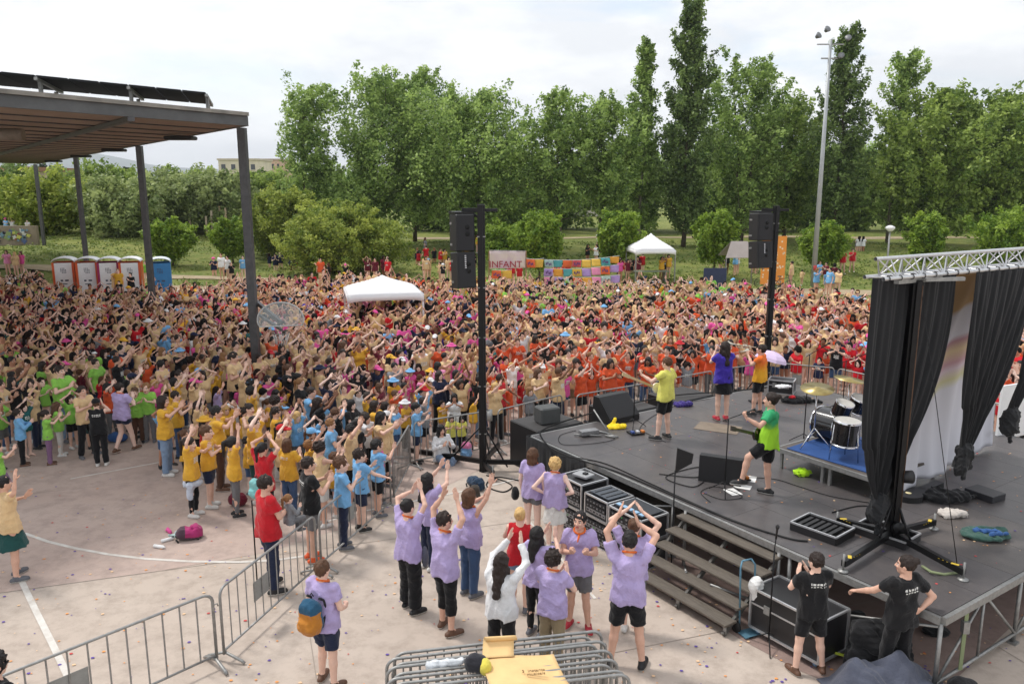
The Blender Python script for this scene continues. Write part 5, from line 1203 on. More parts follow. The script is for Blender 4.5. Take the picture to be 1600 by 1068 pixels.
# ---------------------------------------------------------------- road cases and boxes
CASEB=mat('case_laminate',(34,33,35),.45,0,.35,6)
def road_case(c,d,rz,label,open_front=True,name='rack_case',wheels=False,lid=True,parent=None,face=-1):
    """c = centre of the bottom, d = size"""
    r=empty(name,c,rz,label,'flight case'); x,y,z=d; z0=.12 if wheels else 0
    MB().box((0,0,z0+z/2),(x-.03,y-.03,z-.02),CASEB).build('shell',None,r)
    m=MB(); w=.028
    for sz in (z0+.0,z0+z):
        for a,b_ in (((-1,-1),(1,-1)),((1,-1),(1,1)),((1,1),(-1,1)),((-1,1),(-1,-1))):
            m.beam((a[0]*x/2,a[1]*y/2,sz),(b_[0]*x/2,b_[1]*y/2,sz),w,w,ALU)
    for sx in(-1,1):
        for sy in(-1,1): m.beam((sx*x/2,sy*y/2,z0),(sx*x/2,sy*y/2,z0+z),w,w,ALU)
    m.build('edging',None,r)
    for sx in(-1,1):
        for sy in(-1,1):
            for sz in(z0,z0+z):
                pass
    if open_front:
        k=MB(); n=max(2,int(z/.1)); G1=mat('rack_panel',(44,46,50),.4,.3,.3,20); G2=mat('rack_silver',(150,152,156),.4,.6,.2,20); LED=mat('led_green',(60,150,80),.4)
        for side in ((0,face*(y/2-.004),0),(face*(x/2-.004),0,1)):
            L_=(x if side[2]==0 else y)-.1
            for i in range(n):
                zz=z0+.06+(z-.12)*(i+.5)/n; hh=(z-.12)/n*.86; mm_=G2 if (i+int(x*10))%3==0 else G1
                if side[2]==0: k.box((0,side[1],zz),(L_,.03,hh),mm_)
                else: k.box((side[0],0,zz),(.03,L_,hh),mm_)
                for j in range(6):
                    q=-L_/2+L_*(j+.5)/6; s_=.016 if (i+j)%2 else .026
                    if side[2]==0: k.box((q,side[1]+face*.018,zz),(s_*1.4,.012,s_),LED if (i*7+j*3)%23==4 else (G2 if mm_==G1 else G1))
                    else: k.box((side[0]+face*.018,q,zz),(.012,s_*1.4,s_),G2 if mm_==G1 else G1)
        k.build('equipment',None,r)
    else:
        for sx in(-.25,.25): MB().box((sx*x,face*(y/2+.004),z0+z*.62),(.1,.02,.12),STEEL).build('latch',None,r)
        k=MB(); k.box((0,face*(y/2-.005),z0+z*.62),(x,.012,.02),ALU); k.build('lid_seam',None,r)
    if wheels:
        for sx in(-1,1):
            for sy in(-1,1): 
                MB().lathe([(0,-.02),(.05,-.02),(.05,.02),(0,.02)],14,mat('blue_wheel',(120,150,180),.5),Matrix.Translation((sx*(x/2-.1),sy*(y/2-.1),.05))@Matrix.Rotation(1.57,4,'Y')).build('wheel',None,r)
    return r
def rk(x,y,z,dx,dy,dz,label,**k): return road_case(SL(x,y,z),(dx,dy,dz),SA,label,**k)
rk(2.38,-.52,0,.66,.62,.5,'lower rack case of the leftmost pair beside the stage'); r1=rk(2.38,-.52,.515,.66,.62,.5,'upper rack case of the leftmost pair, silver edged with a tray on top')
rk(3.12,-.52,0,.62,.6,.52,'black speaker-front case under the middle flight case'); rk(3.12,-.52,.535,.62,.6,.38,'middle flight case with an open grey lid beside the stage')
rk(3.92,-.55,0,.8,.62,.5,'lower rack case of the pair next to the steps'); rk(3.92,-.55,.515,.8,.62,.4,'upper silver rack case with blue screens next to the steps')
rk(1.7,-.35,0,.5,.45,.42,'small flight case behind the two women at the stage corner')
for c,l in ((SL(2.38,-.52,1.03),'grey device tray lying on the leftmost rack case'),):
    m=MB(); m.box((0,0,.03),(.34,.26,.05),mat('grey_device',(150,152,154),.5),bev=.01); m.box((.05,.0,.07),(.08,.08,.03),BLACKPLASTIC); o=m.build('device_tray'); o.location=c; o.rotation_euler=(0,0,SA+.2); tag(o,l,'device')
m=MB(); m.box((0,0,.01),(.5,.46,.02),mat('grey_foam',(70,76,84),.7)); 
for i in range(3): m.box((-.15+.15*i,0,.026),(.02,.4,.01),BLACKPLASTIC)
o=m.build('laptop_tray'); o.location=SL(3.12,-.52,.932); o.rotation_euler=(0,0,SA); tag(o,'dark slotted tray on top of the middle flight case','tray')
m=MB(); m.box((0,0,.012),(.7,.5,.024),mat('mixer_dark',(50,54,60),.5,.2,.3,10)); 
for i in range(5): m.box((-.28+.14*i,-.18,.03),(.1,.08,.012),mat('pale_blue_label',(140,176,206),.5))
o=m.build('mixing_desk'); o.location=SL(3.92,-.55,.932); o.rotation_euler=(0,0,SA); tag(o,'small mixing desk with blue labels on the case by the steps','mixing desk')
road_case(SL(7.15,-.5,0),(1.15,.62,.6),SA,'big black trunk with silver edges on wheels under the stage edge',open_front=False,name='trunk',wheels=True)
# trays on stage
def tray(p,rz,d,label):
    r=empty('open_case',p,rz,label,'flight case'); x,y,z=d; m=MB()
    for a,b_ in (((-1,-1),(1,-1)),((1,-1),(1,1)),((1,1),(-1,1)),((-1,1),(-1,-1))): m.beam((a[0]*x/2,a[1]*y/2,z),(b_[0]*x/2,b_[1]*y/2,z),.025,.025,ALU); m.beam((a[0]*x/2,a[1]*y/2,z*.45),(b_[0]*x/2,b_[1]*y/2,z*.45),.02,z*.8,CASEB)
    m.build('frame',None,r); MB().box((0,0,.02),(x-.04,y-.04,.03),mat('case_inside',(60,56,56),.8)).build('base',None,r); return r
r=tray(G(1284,832,SZ),SA+.1,(.75,.55,.13),'open flight case full of black gear lying on the stage floor'); m=MB()
for i in range(6): m.box((-.28+.1*i,0,.09),(.06,.4,.05),BLACKPLASTIC)
m.build('gear',None,r)
tray(G(1384,838,SZ),SA+.1,(.8,.5,.12),'empty silver-edged case lid under the tower on the stage')
o=MB().box((0,0,.06),(.5,.38,.12),mat('dark_box',(44,44,48),.5,0,.2,6),bev=.008).build('speaker_box'); o.location=G(1538,776,SZ); o.rotation_euler=(0,0,SA-.1); tag(o,'flat black box lying alone on the right of the stage','box')
# sub woofers along the stage front
SUBT=mat('sub_top',(58,56,56),.7,0,.3,4)
for i,(y,lab) in enumerate(((1.0,'black subwoofer nearest the left stage corner'),(3.35,'black subwoofer behind the yellow cloth'),(5.35,'black subwoofer behind the guitarist'))):
    r=empty('subwoofer',SL(-.85,y,0),SA,lab,'subwoofer','black subwoofers along the stage front'); m=MB(); m.box((0,0,.52),(1.1,1.3,1.04),BLACKPLASTIC,bev=.015); m.box((0,0,1.043),(1.06,1.26,.006),SUBT); m.build('cabinet',None,r)
    m=MB(); m.box((-.556,0,.5),(.012,1.1,.8),mat('speaker_grille',(34,34,37))); m.build('grille',None,r)
o=MB().box((0,0,.19),(.5,.4,.38),mat('amp_grey',(74,76,76),.6,0,.2,8),bev=.03).build('amplifier'); o.location=SL(-.75,.95,1.05); o.rotation_euler=(0,0,SA+1.4); tag(o,'small grey amplifier standing on the nearest subwoofer','amplifier')
def wedge(p,rz,s,label):
    r=empty('monitor_wedge',p,rz,label,'monitor speaker','wedge monitor speakers'); w,h,d=.66*s,.42*s,.46*s; m=MB(); 
    P=[(-w/2,-d/2,0),(w/2,-d/2,0),(w/2,d/2,0),(-w/2,d/2,0),(-w/2,-d/2+.03,h),(w/2,-d/2+.03,h),(w/2,-d/2+.16*s,h),(-w/2,-d/2+.16*s,h),(w/2,d/2,.1*s),(-w/2,d/2,.1*s)]
    m.add(P,[(0,3,2,1),(0,1,5,4),(4,5,6,7),(7,6,8,9),(3,9,8,2),(1,2,8,6,5),(0,4,7,9,3)],BLACKPLASTIC); m.build('cabinet',None,r)
    a=Vector(P[7]);b_=Vector(P[6]);c=Vector(P[8]);d_=Vector(P[9]); n=(b_-a).cross(d_-a).normalized()*-.006; ce=(a+b_+c+d_)/4
    m=MB(); m.add([ce+(q-ce)*.92-n if n.z<0 else ce+(q-ce)*.92+n for q in(a,b_,c,d_)],[(0,1,2,3)],mat('speaker_grille',(34,34,37))); m.build('grille',None,r)
wedge(G(1128,748,SZ),math.radians(-25),1.15,'wedge monitor in front of the bass player, seen from behind')
wedge(G(962,655,SZ),math.radians(215),1.35,'wedge monitor by the stage front edge beside the yellow cloth')
def mic_stand(p,boom,label,h=1.35,group='microphone stands'):
    r=empty('microphone_stand',p,0,label,'microphone stand',group); m=MB(); m.tube([(0,0,.1),(0,0,h)],.011,7,BLACKMETAL); m.build('pole',None,r)
    for k in range(3): a=2.1*k+.3; MB().tube([(0,0,.22),(.3*math.cos(a),.3*math.sin(a),.012)],.009,6,BLACKMETAL).build('foot',None,r)
    b_=Vector(boom); MB().tube([-b_*.25+Vector((0,0,h)),b_+Vector((0,0,h))],.008,6,BLACKMETAL).build('boom',None,r)
    M=Matrix.Translation(b_+Vector((0,0,h)))@b_.to_track_quat('Z','Y').to_matrix().to_4x4(); MB().lathe([(0,-.08),(.012,-.08),(.015,.06),(.026,.08),(.026,.11),(0,.135)],12,BLACKPLASTIC,M).build('microphone',None,r)
mic_stand(G(1132,770,SZ),(.42,.2,.08),'microphone stand with boom before the green shirted bass player',1.35)
mic_stand(G(990,668,SZ),(.05,.05,.2),'microphone stand in front of the yellow shirted guitarist',1.6)
mic_stand(G(1255,693,SZ+.0),(.25,-.1,.2),'tall microphone stand at the left corner of the drum riser',1.9)
mic_stand(G(1316,640,SZ),(.5,.1,.15),'microphone stand behind the drum kit',1.2)
mic_stand(G(1200,1010,0),(.02,.02,.2),'thin black stand leaning before the trunk on the ground',1.5)
# antenna on a stand
r=empty('antenna_stand',SL(4.5,-.3,0),0,'black paddle antenna on a thin stand between cases and steps','antenna'); MB().tube([(0,0,0),(0,0,1.75)],.012,7,BLACKMETAL).build('pole',None,r)
m=MB(); P=[(0,0,1.72),(.28,.05,1.86),(.3,.05,2.02),(.02,0,2.14)]; m.add([Vector(p)+Vector((0,.02,0)) for p in P]+[Vector(p)-Vector((0,.02,0)) for p in P],[(0,1,2,3)[::-1],(4,5,6,7),(0,1,5,4),(1,2,6,5),(2,3,7,6),(3,0,4,7)],BLACKPLASTIC); m.build('paddle',None,r)
# soft things
def blob(name,p,items,mt_,label,cat,noise=(.012,30),h=.014,seed=0,rz=0.,plane=0.0,scale=1.):
    f=None; lo=np.min([np.minimum(np.array(i[1])-i[-1 if i[0]=='c' else 2] if i[0]=='c' else np.array(i[1])-np.array(i[2]),np.array(i[2])-i[-1] if i[0]=='c' else 9) for i in items],0)-.03
    hi=np.max([np.maximum(np.array(i[1])+i[3],np.array(i[2])+i[3]) if i[0]=='c' else np.array(i[1])+np.array(i[2]) for i in items],0)+.03
    f=Field(lo,hi,h)
    for i in items:
        if i[0]=='c': f.cone(i[1],i[2],i[3],i[4] if len(i)>4 else i[3],.03)
        else: f.ell(i[1],i[2],.03)
    f.noise(noise[0],noise[1],seed); f.noise(noise[0]*.5,noise[1]*2.6,seed+1)
    if plane is not None: f.plane(lambda X,Y,Z:plane-Z)
    V,F=f.mesh(); me=mesh_from(name,(V*scale,F,np.zeros(len(F),int)),[mt_]); o=bpy.data.objects.new(name,me); col.objects.link(o); o.location=p; o.rotation_euler=(0,0,rz)
    if label: tag(o,label,cat)
    return o
C_=lambda n,c:cloth(n,c)
blob('yellow_cloth',G(962,668,SZ),[('e',(0,0,.03),(.2,.15,.06)),('c',(-.1,.05,.05),(0,.1,.16),.05,.04),('e',(.1,-.02,.04),(.13,.12,.05))],C_('bright_yellow',(240,208,40)),'crumpled bright yellow cloth on the stage floor','cloth',(.02,26))
blob('purple_jacket',G(1066,634,SZ),[('e',(0,0,.05),(.24,.14,.07)),('e',(.14,.03,.05),(.14,.1,.06))],C_('blue_purple',(62,50,120)),'bunched blue and purple jacket on the stage behind the guitarist','jacket',(.02,26))
blob('lime_cloth',G(1253,742,SZ),[('e',(0,0,.06),(.17,.12,.08))],C_('neon_lime',(176,226,40)),'neon lime cloth lying in front of the drum riser','cloth',(.02,26))
blob('black_jacket',G(1245,628,SZ),[('e',(0,0,.06),(.4,.2,.1)),('c',(.3,0,.05),(.55,-.15,.05),.06,.05)],C_('black',SHIRT['black']),'heap of black bags and jackets behind the trumpet player','bag',(.02,20))
blob('red_cap_item',G(1238,622,SZ+.12),[('e',(0,0,.03),(.08,.07,.05))],C_('red',SHIRT['red']),'small red cloth lying on the black heap on stage','cloth',(.012,30))
road_case(G(1221,612,SZ),(.62,.42,.34),SA+.5,'small flight case with a white cloth on it near the far stage edge',open_front=False)
blob('white_cloth',G(1223,605,SZ+.36),[('e',(0,0,.03),(.2,.12,.04))],C_('white',SHIRT['white']),'white cloth draped on the small flight case on stage','cloth',(.015,30))
blob('black_bag',G(1478,780,SZ),[('e',(0,0,.07),(.42,.24,.1)),('c',(-.3,.05,.08),(-.1,.15,.14),.06,.06),('c',(.3,0,.05),(.5,.02,.04),.08,.06)],C_('black',SHIRT['black']),'crumpled black gig bag lying open on the stage','bag',(.022,18))
blob('white_jumper',G(1484,806,SZ),[('e',(0,0,.06),(.2,.14,.07)),('c',(.1,0,.05),(.25,-.05,.05),.05,.04)],C_('off_white',(206,198,190)),'off-white jumper dropped on the stage','jumper',(.018,28))
o=blob('teal_bag',G(1540,838,SZ),[('e',(0,0,.05),(.38,.24,.07)),('c',(-.1,.1,.07),(.25,.0,.1),.07,.06)],C_('dark_teal',(62,92,84)),'flat teal and blue backpack lying on the stage','backpack',(.014,22))
blob('bag_strap',G(1545,834,SZ+.09),[('c',(-.15,.08,.02),(.1,.02,.05),.04,.03),('c',(.0,-.05,.02),(.25,-.05,.03),.035,.03)],C_('strap_blue',(60,96,150)),None,None,(.012,40)).name='blue_panel'
ob=bpy.data.objects['blue_panel']; ob.parent=o; ob.matrix_parent_inverse=Matrix.Translation(o.location).inverted()
# guitar case
m=empty('guitar_case',G(1430,775,SZ),math.radians(35),'black hard guitar case with stickers near the curtain','guitar case')
def outline(pts,th,mt,name,parent,z0=0.):
    n=len(pts); k=MB(); k.add([(x,y,z0) for x,y in pts]+[(x,y,z0+th) for x,y in pts],[tuple(range(n))[::-1],tuple(range(n,2*n))]+[(i,(i+1)%n,(i+1)%n+n,i+n) for i in range(n)],mt); return k.build(name,None,parent)
def gshape(s=1.,c=0.0):
    P=[]
    for k in range(40):
        a=2*math.pi*k/40; r=.19+.035*math.cos(2*a)-.03*math.cos(a)*0; x=.30*math.cos(a)*s; w=(.19 if x<0 else .155)-(.04*math.exp(-((x-.03)/.06)**2)); P.append((x-.1,w*math.sin(a)*s*(1.05)))
    return P
outline(gshape(1.12),.1,mat('hard_case',(26,26,28),.4,0,.2,6),'case_body',m); k=MB(); k.box((.5,0,.05),(.62,.16,.1),mat('hard_case',(26,26,28)),taper=.95); k.build('case_neck',None,m)
MB().lathe([(0,.104),(.05,.104),(.05,.107),(0,.107)],16,mat('sticker_cream',(220,208,160),.6),Matrix.Translation((-.2,.02,0))).build('sticker',None,m)
# pedal boards, cables
def pedals(p,rz,label,n=6,wd=.5):
    r=empty('pedal_board',p,rz,label,'pedal board'); MB().box((0,0,.02),(wd,.28,.035),BLACKPLASTIC).build('board',None,r)
    cs=[(60,80,140),(190,190,194),(200,120,50),(40,40,44),(90,130,170),(170,60,60)]
    for i in range(n): MB().box((-wd/2+.05+wd*.88*(i%3)/2.2,-.06+.13*(i//3),.06),(.07,.11,.05),mat('pedal_%d'%i,cs[i],.4,.3),bev=.008).build('pedal',None,r)
pedals(G(1148,750,SZ),SA+1.3,'pedal board with blue and silver pedals at the bass player feet'); pedals(G(993,677,SZ),.3,'small pedal board at the foot of the guitarist microphone stand',3,.3)
pedals(G(1185,628,SZ),.2,'effects pedals on the floor behind the trumpet player',3,.4)
for i,(p,rz) in enumerate(((G(1145,768,SZ+.003),.3),(G(1160,760,SZ+.003),1.1),(G(1172,748,SZ+.003),-.4))):
    o=MB().box((0,0,.002),(.21,.3,.003),mat('paper',(226,226,224),.7)).build('paper_sheet'); o.location=p; o.rotation_euler=(0,0,rz); tag(o,['set list sheet nearest the wedge monitor','set list sheet between the two others by the pedals','set list sheet closest to the bass player shoe'][i],'paper')
def cable(pts,label,r=.009,m_=RUBBER,group='black cables on the stage'):
    P=[Vector(p) for p in pts]; Q=[]
    for i in range(len(P)-1):
        a,b_,c,d=P[max(i-1,0)],P[i],P[i+1],P[min(i+2,len(P)-1)]
        for k in range(8):
            t=k/8; Q.append(.5*((2*b_)+(c-a)*t+(2*a-5*b_+4*c-d)*t*t+(3*b_-a-3*c+d)*t**3))
    Q.append(P[-1]); o=MB().tube(Q,r,6,m_).build('cable'); tag(o,label,'cable',group)
Z=SZ+.012
cable([G(u,v,Z) for u,v in ((1240,600),(1150,610),(1050,618),(960,636),(890,655),(850,670),(845,680),(862,700),(900,716),(960,735),(1020,760),(1090,790),(1150,815),(1230,840),(1262,845))],'thick black cable running round the left corner and along the near stage edge',.016)
cable([G(u,v,Z) for u,v in ((875,712),(940,722),(1010,752),(1060,775),(1130,806),(1200,832))],'second black cable beside the near stage edge',.011)
cable([G(u,v,Z) for u,v in ((900,672),(875,680),(880,694),(930,692),(960,685),(940,676),(905,680))],'thin looped cable by the lying keyboard stand',.006)
cable([G(u,v,Z) for u,v in ((1030,740),(1090,745),(1110,733),(1085,730),(1040,745),(1080,760),(1100,752))],'coiled cable left of the bass player wedge',.009)
cable([G(u,v,Z) for u,v in ((1100,770),(1130,780),(1160,775),(1120,760),(1095,768),(1110,784))],'looping cable before the bass player wedge',.006)
cable([G(u,v,Z) for u,v in ((1160,745),(1210,748),(1250,760),(1300,775),(1360,785))],'cable crossing the floor from the pedals towards the curtain',.007)
cable([G(u,v,Z) for u,v in ((1300,800),(1340,790),(1370,792),(1388,800))],'cable loop between the open case and the tower foot',.01)
cable([G(u,v,Z) for u,v in ((1110,622),(1060,632),(1020,650),(1000,668),(1010,676),(1040,690))],'thin cable running to the guitarist pedals',.006)
cable([G(u,v,.015) for u,v in ((760,742),(790,752),(800,760),(785,768),(760,758),(775,745),(810,750),(840,756))],'coiled cable on the ground at the foot of the left tower',.014)
o=MB().tube([G(1441,884,SZ+.01),G(1455,893,SZ+.05),G(1475,897,SZ+.01),G(1500,893,SZ+.02)],.02,6,mat('strap_green',(130,140,104),.9)).build('ratchet_strap'); tag(o,'flat green ratchet strap lying near the stage corner','strap'); o.scale=(1,1,1)
o=MB(); a=SL(L1+.04,.55,1.0); b_=SL(L1+.06,.5,.2); o.beam(a,b_,.05,.012,mat('strap_green',(130,140,104))); o.box((a+b_)/2+Vector((0,0,.2)),(.08,.08,.16),STEEL); o=o.build('ratchet_strap'); tag(o,'green ratchet strap hanging down the right side frame of the stage','strap')
# keyboard stand lying at left corner
r=empty('folded_stand',G(920,680,SZ),.4,'folded silver keyboard stand lying near the left stage corner','stand')
MB().box((0,0,.08),(.42,.18,.1),mat('silver_unit',(150,150,152),.4,.5,.3,10),bev=.01).build('unit',None,r)
for a,b_ in (((-.3,.1,.03),(.2,-.2,.03)),((.1,.1,.1),(.45,-.25,.04)),((.3,.35,.45),(.42,-.1,.05)),((.35,-.2,.03),(.5,-.4,.03)),((.28,-.22,.03),(.42,-.42,.03))): MB().tube([a,b_],.018,7,STEEL).build('tube',None,r)
# white board behind the curtain, umbrella
o=MB().box((0,0,.6),(.9,.05,1.2),WHITEPLASTIC).build('display_board'); o.location=G(1578,676,SZ)+Vector((0,0,-.1)); o.rotation_euler=(0,0,SA+1.4); tag(o,'blank white panel standing behind the middle and right curtains','panel')
um=empty('umbrella',(7.6,22.9,0),0,'open lilac umbrella held up in the crowd behind the trumpet player','umbrella'); q=G(1205,548,2.0)
um.location=(q.x,q.y,0); M=Matrix.Translation((0,0,1.75))@Matrix.Rotation(.25,4,'Y'); MB().lathe([(.45,0),(.41,.08),(.31,.16),(.16,.22),(0,.25)],8,mat('umbrella_lilac',(206,186,216),.7),M,False).build('canopy',None,um,solid=.006); MB().tube([(0,0,1.1),(.08,0,2.05)],.01,6,STEEL).build('shaft',None,um)
# guitars
def guitar(p,R,label,body,neckc,bass=False):
    r=empty('bass_guitar' if bass else 'electric_guitar',p,0,label,'guitar'); r.rotation_mode='QUATERNION'; r.rotation_quaternion=R.to_quaternion()
    outline(gshape(.85),.045,mat('guitar_'+label[:5],body,.25,0,.1,6,coat=.5),'body',r,-.0225)
    L_=.82 if bass else .68; k=MB(); k.box((.14+L_/2,0,.012),(L_,.05,.03),mat('neck_'+label[:5],neckc,.5)); k.build('neck',None,r)
    k=MB(); k.box((.16+L_+.08,.0,.008),(.2,.075,.02),mat('neck_'+label[:5],neckc)); k.build('headstock',None,r)
    k=MB(); k.box((.0,0,.026),(.09,.07,.01),BLACKPLASTIC if body[0]>90 else CHROME); k.build('pickup',None,r)
# ---------------------------------------------------------------- ground clutter
def backpack(p,rz,c1,label,c2=None,tilt=0.,s=1.,lying=False):
    r=empty('backpack',p,rz,label,'backpack'); r.scale=(s,s,s)
    f=Field((-.2,-.17,-.02),(.2,.17,.52),.014); f.cone((0,0,.14),(0,0,.33),.155,.135,0); f.plane(lambda X,Y,Z:np.abs(Y)-.1); f.cone((-.05,-.1,.12),(.05,-.1,.12),.05,.05,.03); f.cone((-.05,-.1,.2),(.05,-.1,.2),.04,.04,.03); f.folds(.007,20,4); f.noise(.01,24,3)
    V,F=f.mesh(); C=V[F].mean(1); me=mesh_from('pack',(V,F,((C[:,2]>.31)|(C[:,1]>.05)).astype(int)),[cloth('bp_%d_%d'%(c1[0],c1[2]),c1),cloth('bp_%d_%d'%((c2 or c1)[0],(c2 or c1)[2]),c2 or c1)])
    o=bpy.data.objects.new('pack',me); col.objects.link(o); o.parent=r
    for sx in(-1,1): MB().tube([(sx*.09,.08,.46),(sx*.1,.16,.4),(sx*.11,.19,.25),(sx*.1,.1,.06)],.018,6,cloth('strap_dark',(40,40,44))).build('strap',None,r)
    MB().tube([(-.03,.05,.49),(0,.05,.53),(.03,.05,.49)],.008,5,cloth('strap_dark',(40,40,44))).build('handle',None,r)
    if lying: r.rotation_euler=(-math.pi/2+.1,0,rz)
    return r
b1=backpack(G(752,768)+Vector((0,0,.1)),.6,(40,60,82),'dark blue backpack lying at the foot of the left tower',(52,72,92),lying=True)
backpack(G(742,782),.2,(72,66,60),'brown-grey bag standing before the dark blue backpack',s=.75)
backpack(G(309,838)+Vector((.1,0,.1)),2.0,(170,52,110),'pink and black backpack lying on the open concrete',(80,60,72),lying=True)
blob('pale_jacket',G(291,836),[('e',(0,0,.05),(.24,.1,.06)),('c',(-.1,-.02,.03),(-.28,-.06,.03),.05,.03)],C_('pale_teal',(184,206,206)),'pale blue jacket beside the pink backpack','jacket',(.02,26))
blob('pink_item',G(262,830),[('c',(0,0,.04),(.1,-.1,.03),.04,.03)],C_('pink',SHIRT['pink']),'small pink cloth lying left of the pink backpack','cloth',(.01,26))
for i,(u,v) in enumerate(((249,856),(262,845))):
    m=MB(); m.lathe([(0,-.11),(.032,-.11),(.033,.08),(.014,.11),(.014,.13),(0,.13)],12,WHITEPLASTIC,Matrix.Translation((0,0,.034))@Matrix.Rotation(1.57,4,'Y')); o=m.build('plastic_bottle'); o.location=G(u,v); o.rotation_euler=(0,0,-.3+i); tag(o,['white bottle lying nearest the bottom left of the pink backpack','white bottle lying against the pale blue jacket'][i],'bottle')
blob('maroon_bag',G(372,790),[('e',(0,0,.14),(.2,.13,.15))],C_('maroon',SHIRT['maroon']),'maroon bag on the ground beside the yellow shirted girl','bag',(.012,22))
blob('blue_bag',G(184,690),[('e',(0,0,.12),(.26,.16,.13))],C_('bag_blue',(50,86,140)),'blue bag on the ground behind the lilac shirted woman','bag',(.012,22))
backpack(G(722,716)+Vector((.1,0,0)),-.3,(120,160,200),'light blue and pink backpack by the barrier near the seated woman',(220,130,170),s=.9)
blob('grey_bag',G(700,722),[('e',(0,0,.1),(.28,.17,.12))],C_('dark_grey_bag',(70,66,70)),'dark grey bag lying behind the barrier beside the seated woman','bag',(.014,22))
# right-hand bottom corner: bags, cover, hand truck
blob('black_gig_bag',G(1350,1035),[('c',(-.1,0,.12),(.1,.55,.3),.16,.14),('c',(.1,-.05,.1),(.3,.4,.25),.14,.12)],C_('black',SHIRT['black']),'long black gig bag with a yellow stripe under the stage corner','bag',(.015,14))
o=MB(); q=G(1340,1036)+Vector((-.12,-.14,.16)); o.beam(q+Vector((-.2,.14,0)),q+Vector((.2,-.12,.02)),.05,.012,mat('hi_vis_stripe',(176,190,60),.6)); 
oo=o.build('stripe'); oo.parent=bpy.data.objects['black_gig_bag']; oo.matrix_parent_inverse=Matrix.Translation(bpy.data.objects['black_gig_bag'].location).inverted()
blob('black_holdall',SL(8.2,-.2,0),[('c',(-.25,0,.2),(.25,.0,.24),.2,.18),('c',(-.15,.1,.5),(.22,.12,.6),.2,.16),('e',(.1,.0,.42),(.3,.22,.25))],C_('black',SHIRT['black']),'big black holdall behind the two crew members','bag',(.02,17))
blob('black_bag',SL(9.1,.1,0)+Vector((.0,-.1,0)),[('e',(0,0,.2),(.22,.2,.2))],C_('black',SHIRT['black']),'small black bag beside the corner leg of the stage','bag',(.014,14))
m=MB()
def tf(u,v):
    x=-.8+1.6*u; y=-.5+.95*v; e=min(u,1-u,v,1-v); rg=lambda k: 1-abs(((k)%2)-1)
    z=.42*math.exp(-((x-.15)/.34)**2-((y-.3)/.35)**2)+.34*math.exp(-((x+.45)/.4)**2-((y-.05)/.4)**2)+.22*math.exp(-((x-.75)/.3)**2-((y+.1)/.4)**2)
    z+=(.07*rg(u*5+v*3.1+.3*math.sin(v*7))+.05*rg(u*9.3-v*5.2)+.03*rg(u*14+v*11))*min(1,e*8)
    return (x+.05*math.sin(v*9),y+.06*math.sin(u*8),.02+z*min(1,e*5))
m.grid(tf,70,50,C_('slate_tarp',(80,84,98))); o=m.build('grey_tarpaulin',solid=.006); o.location=G(1392,1096); tag(o,'slate grey cover heaped in the bottom right corner','cover')
blob('black_hat',G(1462,990)+Vector((0,0,0)),[('e',(0,0,.05),(.2,.14,.06))],C_('black',SHIRT['black']),'black hat lying under the stage near the corner leg','hat',(.008,22))
r=empty('hand_truck',G(1166,985),.4,'pale blue hand truck with a white plastic bag by the steps','hand truck'); BLm=mat('truck_blue',(90,130,150),.5,.3)
for s in(-1,1):
    MB().tube([(s*.13,0,.1),(s*.13,.05,1.0),(s*.08,.08,1.08)],.014,7,BLm).build('rail',None,r); MB().lathe([(0,-.02),(.09,-.02),(.09,.02),(0,.02)],16,RUBBER,Matrix.Translation((s*.16,.04,.09))@Matrix.Rotation(1.57,4,'Y')).build('wheel',None,r)
MB().box((0,-.1,.03),(.34,.2,.015),BLm).build('toe_plate',None,r); MB().tube([(-.08,.08,1.08),(.08,.08,1.08)],.014,7,BLm).build('handle',None,r)
blob('plastic_bag',G(1170,985)+Vector((.05,-.05,.5)),[('e',(0,0,.2),(.1,.08,.2))],mat('white_bag',(222,222,220),.5),'white plastic bag hanging on the pale blue hand truck','bag',(.012,24),plane=None)
# things on stacked barriers
PAP=mat('kraft_yellow_paper',(224,188,132),.8,0,.12,5); 
r=empty('cardboard_sheet',G(822,1040,1.12),.1,'yellow paper banner with faint handwriting draped on the stacked barriers','paper banner'); m=MB()
def pf(u,v): 
    x=-.42+.86*u+.1*v*-1; y=-.42+.62*v; return (x,y,.012+.025*math.sin(u*5)+.02*math.sin(v*4+u*3))
m.grid(pf,16,10,PAP); m.build('sheet',None,r,solid=.004)
m=MB()
def pf2(u,v): 
    a=-1.6+4.6*v; x=-.48+.36*u; return (x+.06*v,.16+.09*math.cos(a)+(.28*v),.1+.07*math.sin(a))
m.grid(pf2,4,16,PAP); m.build('rolled_end',None,r,solid=.004)
m=MB(); INK=mat('pencil',(150,120,80),.8)
text('3  instants\n  musicals',.062,INK,r,Matrix.Translation((.06,-.2,.062))@Matrix.Rotation(.05,4,'Z'))
blob('black_yellow_bag',G(742,1046,1.1),[('e',(0,0,.09),(.13,.1,.11)),('e',(.06,0,.08),(.1,.11,.1))],C_('bag_black',(44,44,50)),'rounded black and yellow bag resting on the stacked barriers','bag',(.008,22),plane=None)
o=blob('yellow_side',G(750,1048,1.1),[('e',(.06,-.02,.07),(.075,.1,.1))],C_('lemon_side',(220,206,90)),None,None,(.006,22),plane=None); pb=bpy.data.objects['black_yellow_bag']; o.parent=pb; o.matrix_parent_inverse=Matrix.Translation(pb.location).inverted()
blob('plastic_wrap',G(700,1040,1.09),[('c',(-.2,0,.02),(.15,.03,.04),.05,.04)],mat('clear_wrap',(206,210,214),.3,0,.2,9),'crumpled clear plastic on the stacked barriers','plastic',(.014,30),plane=None)
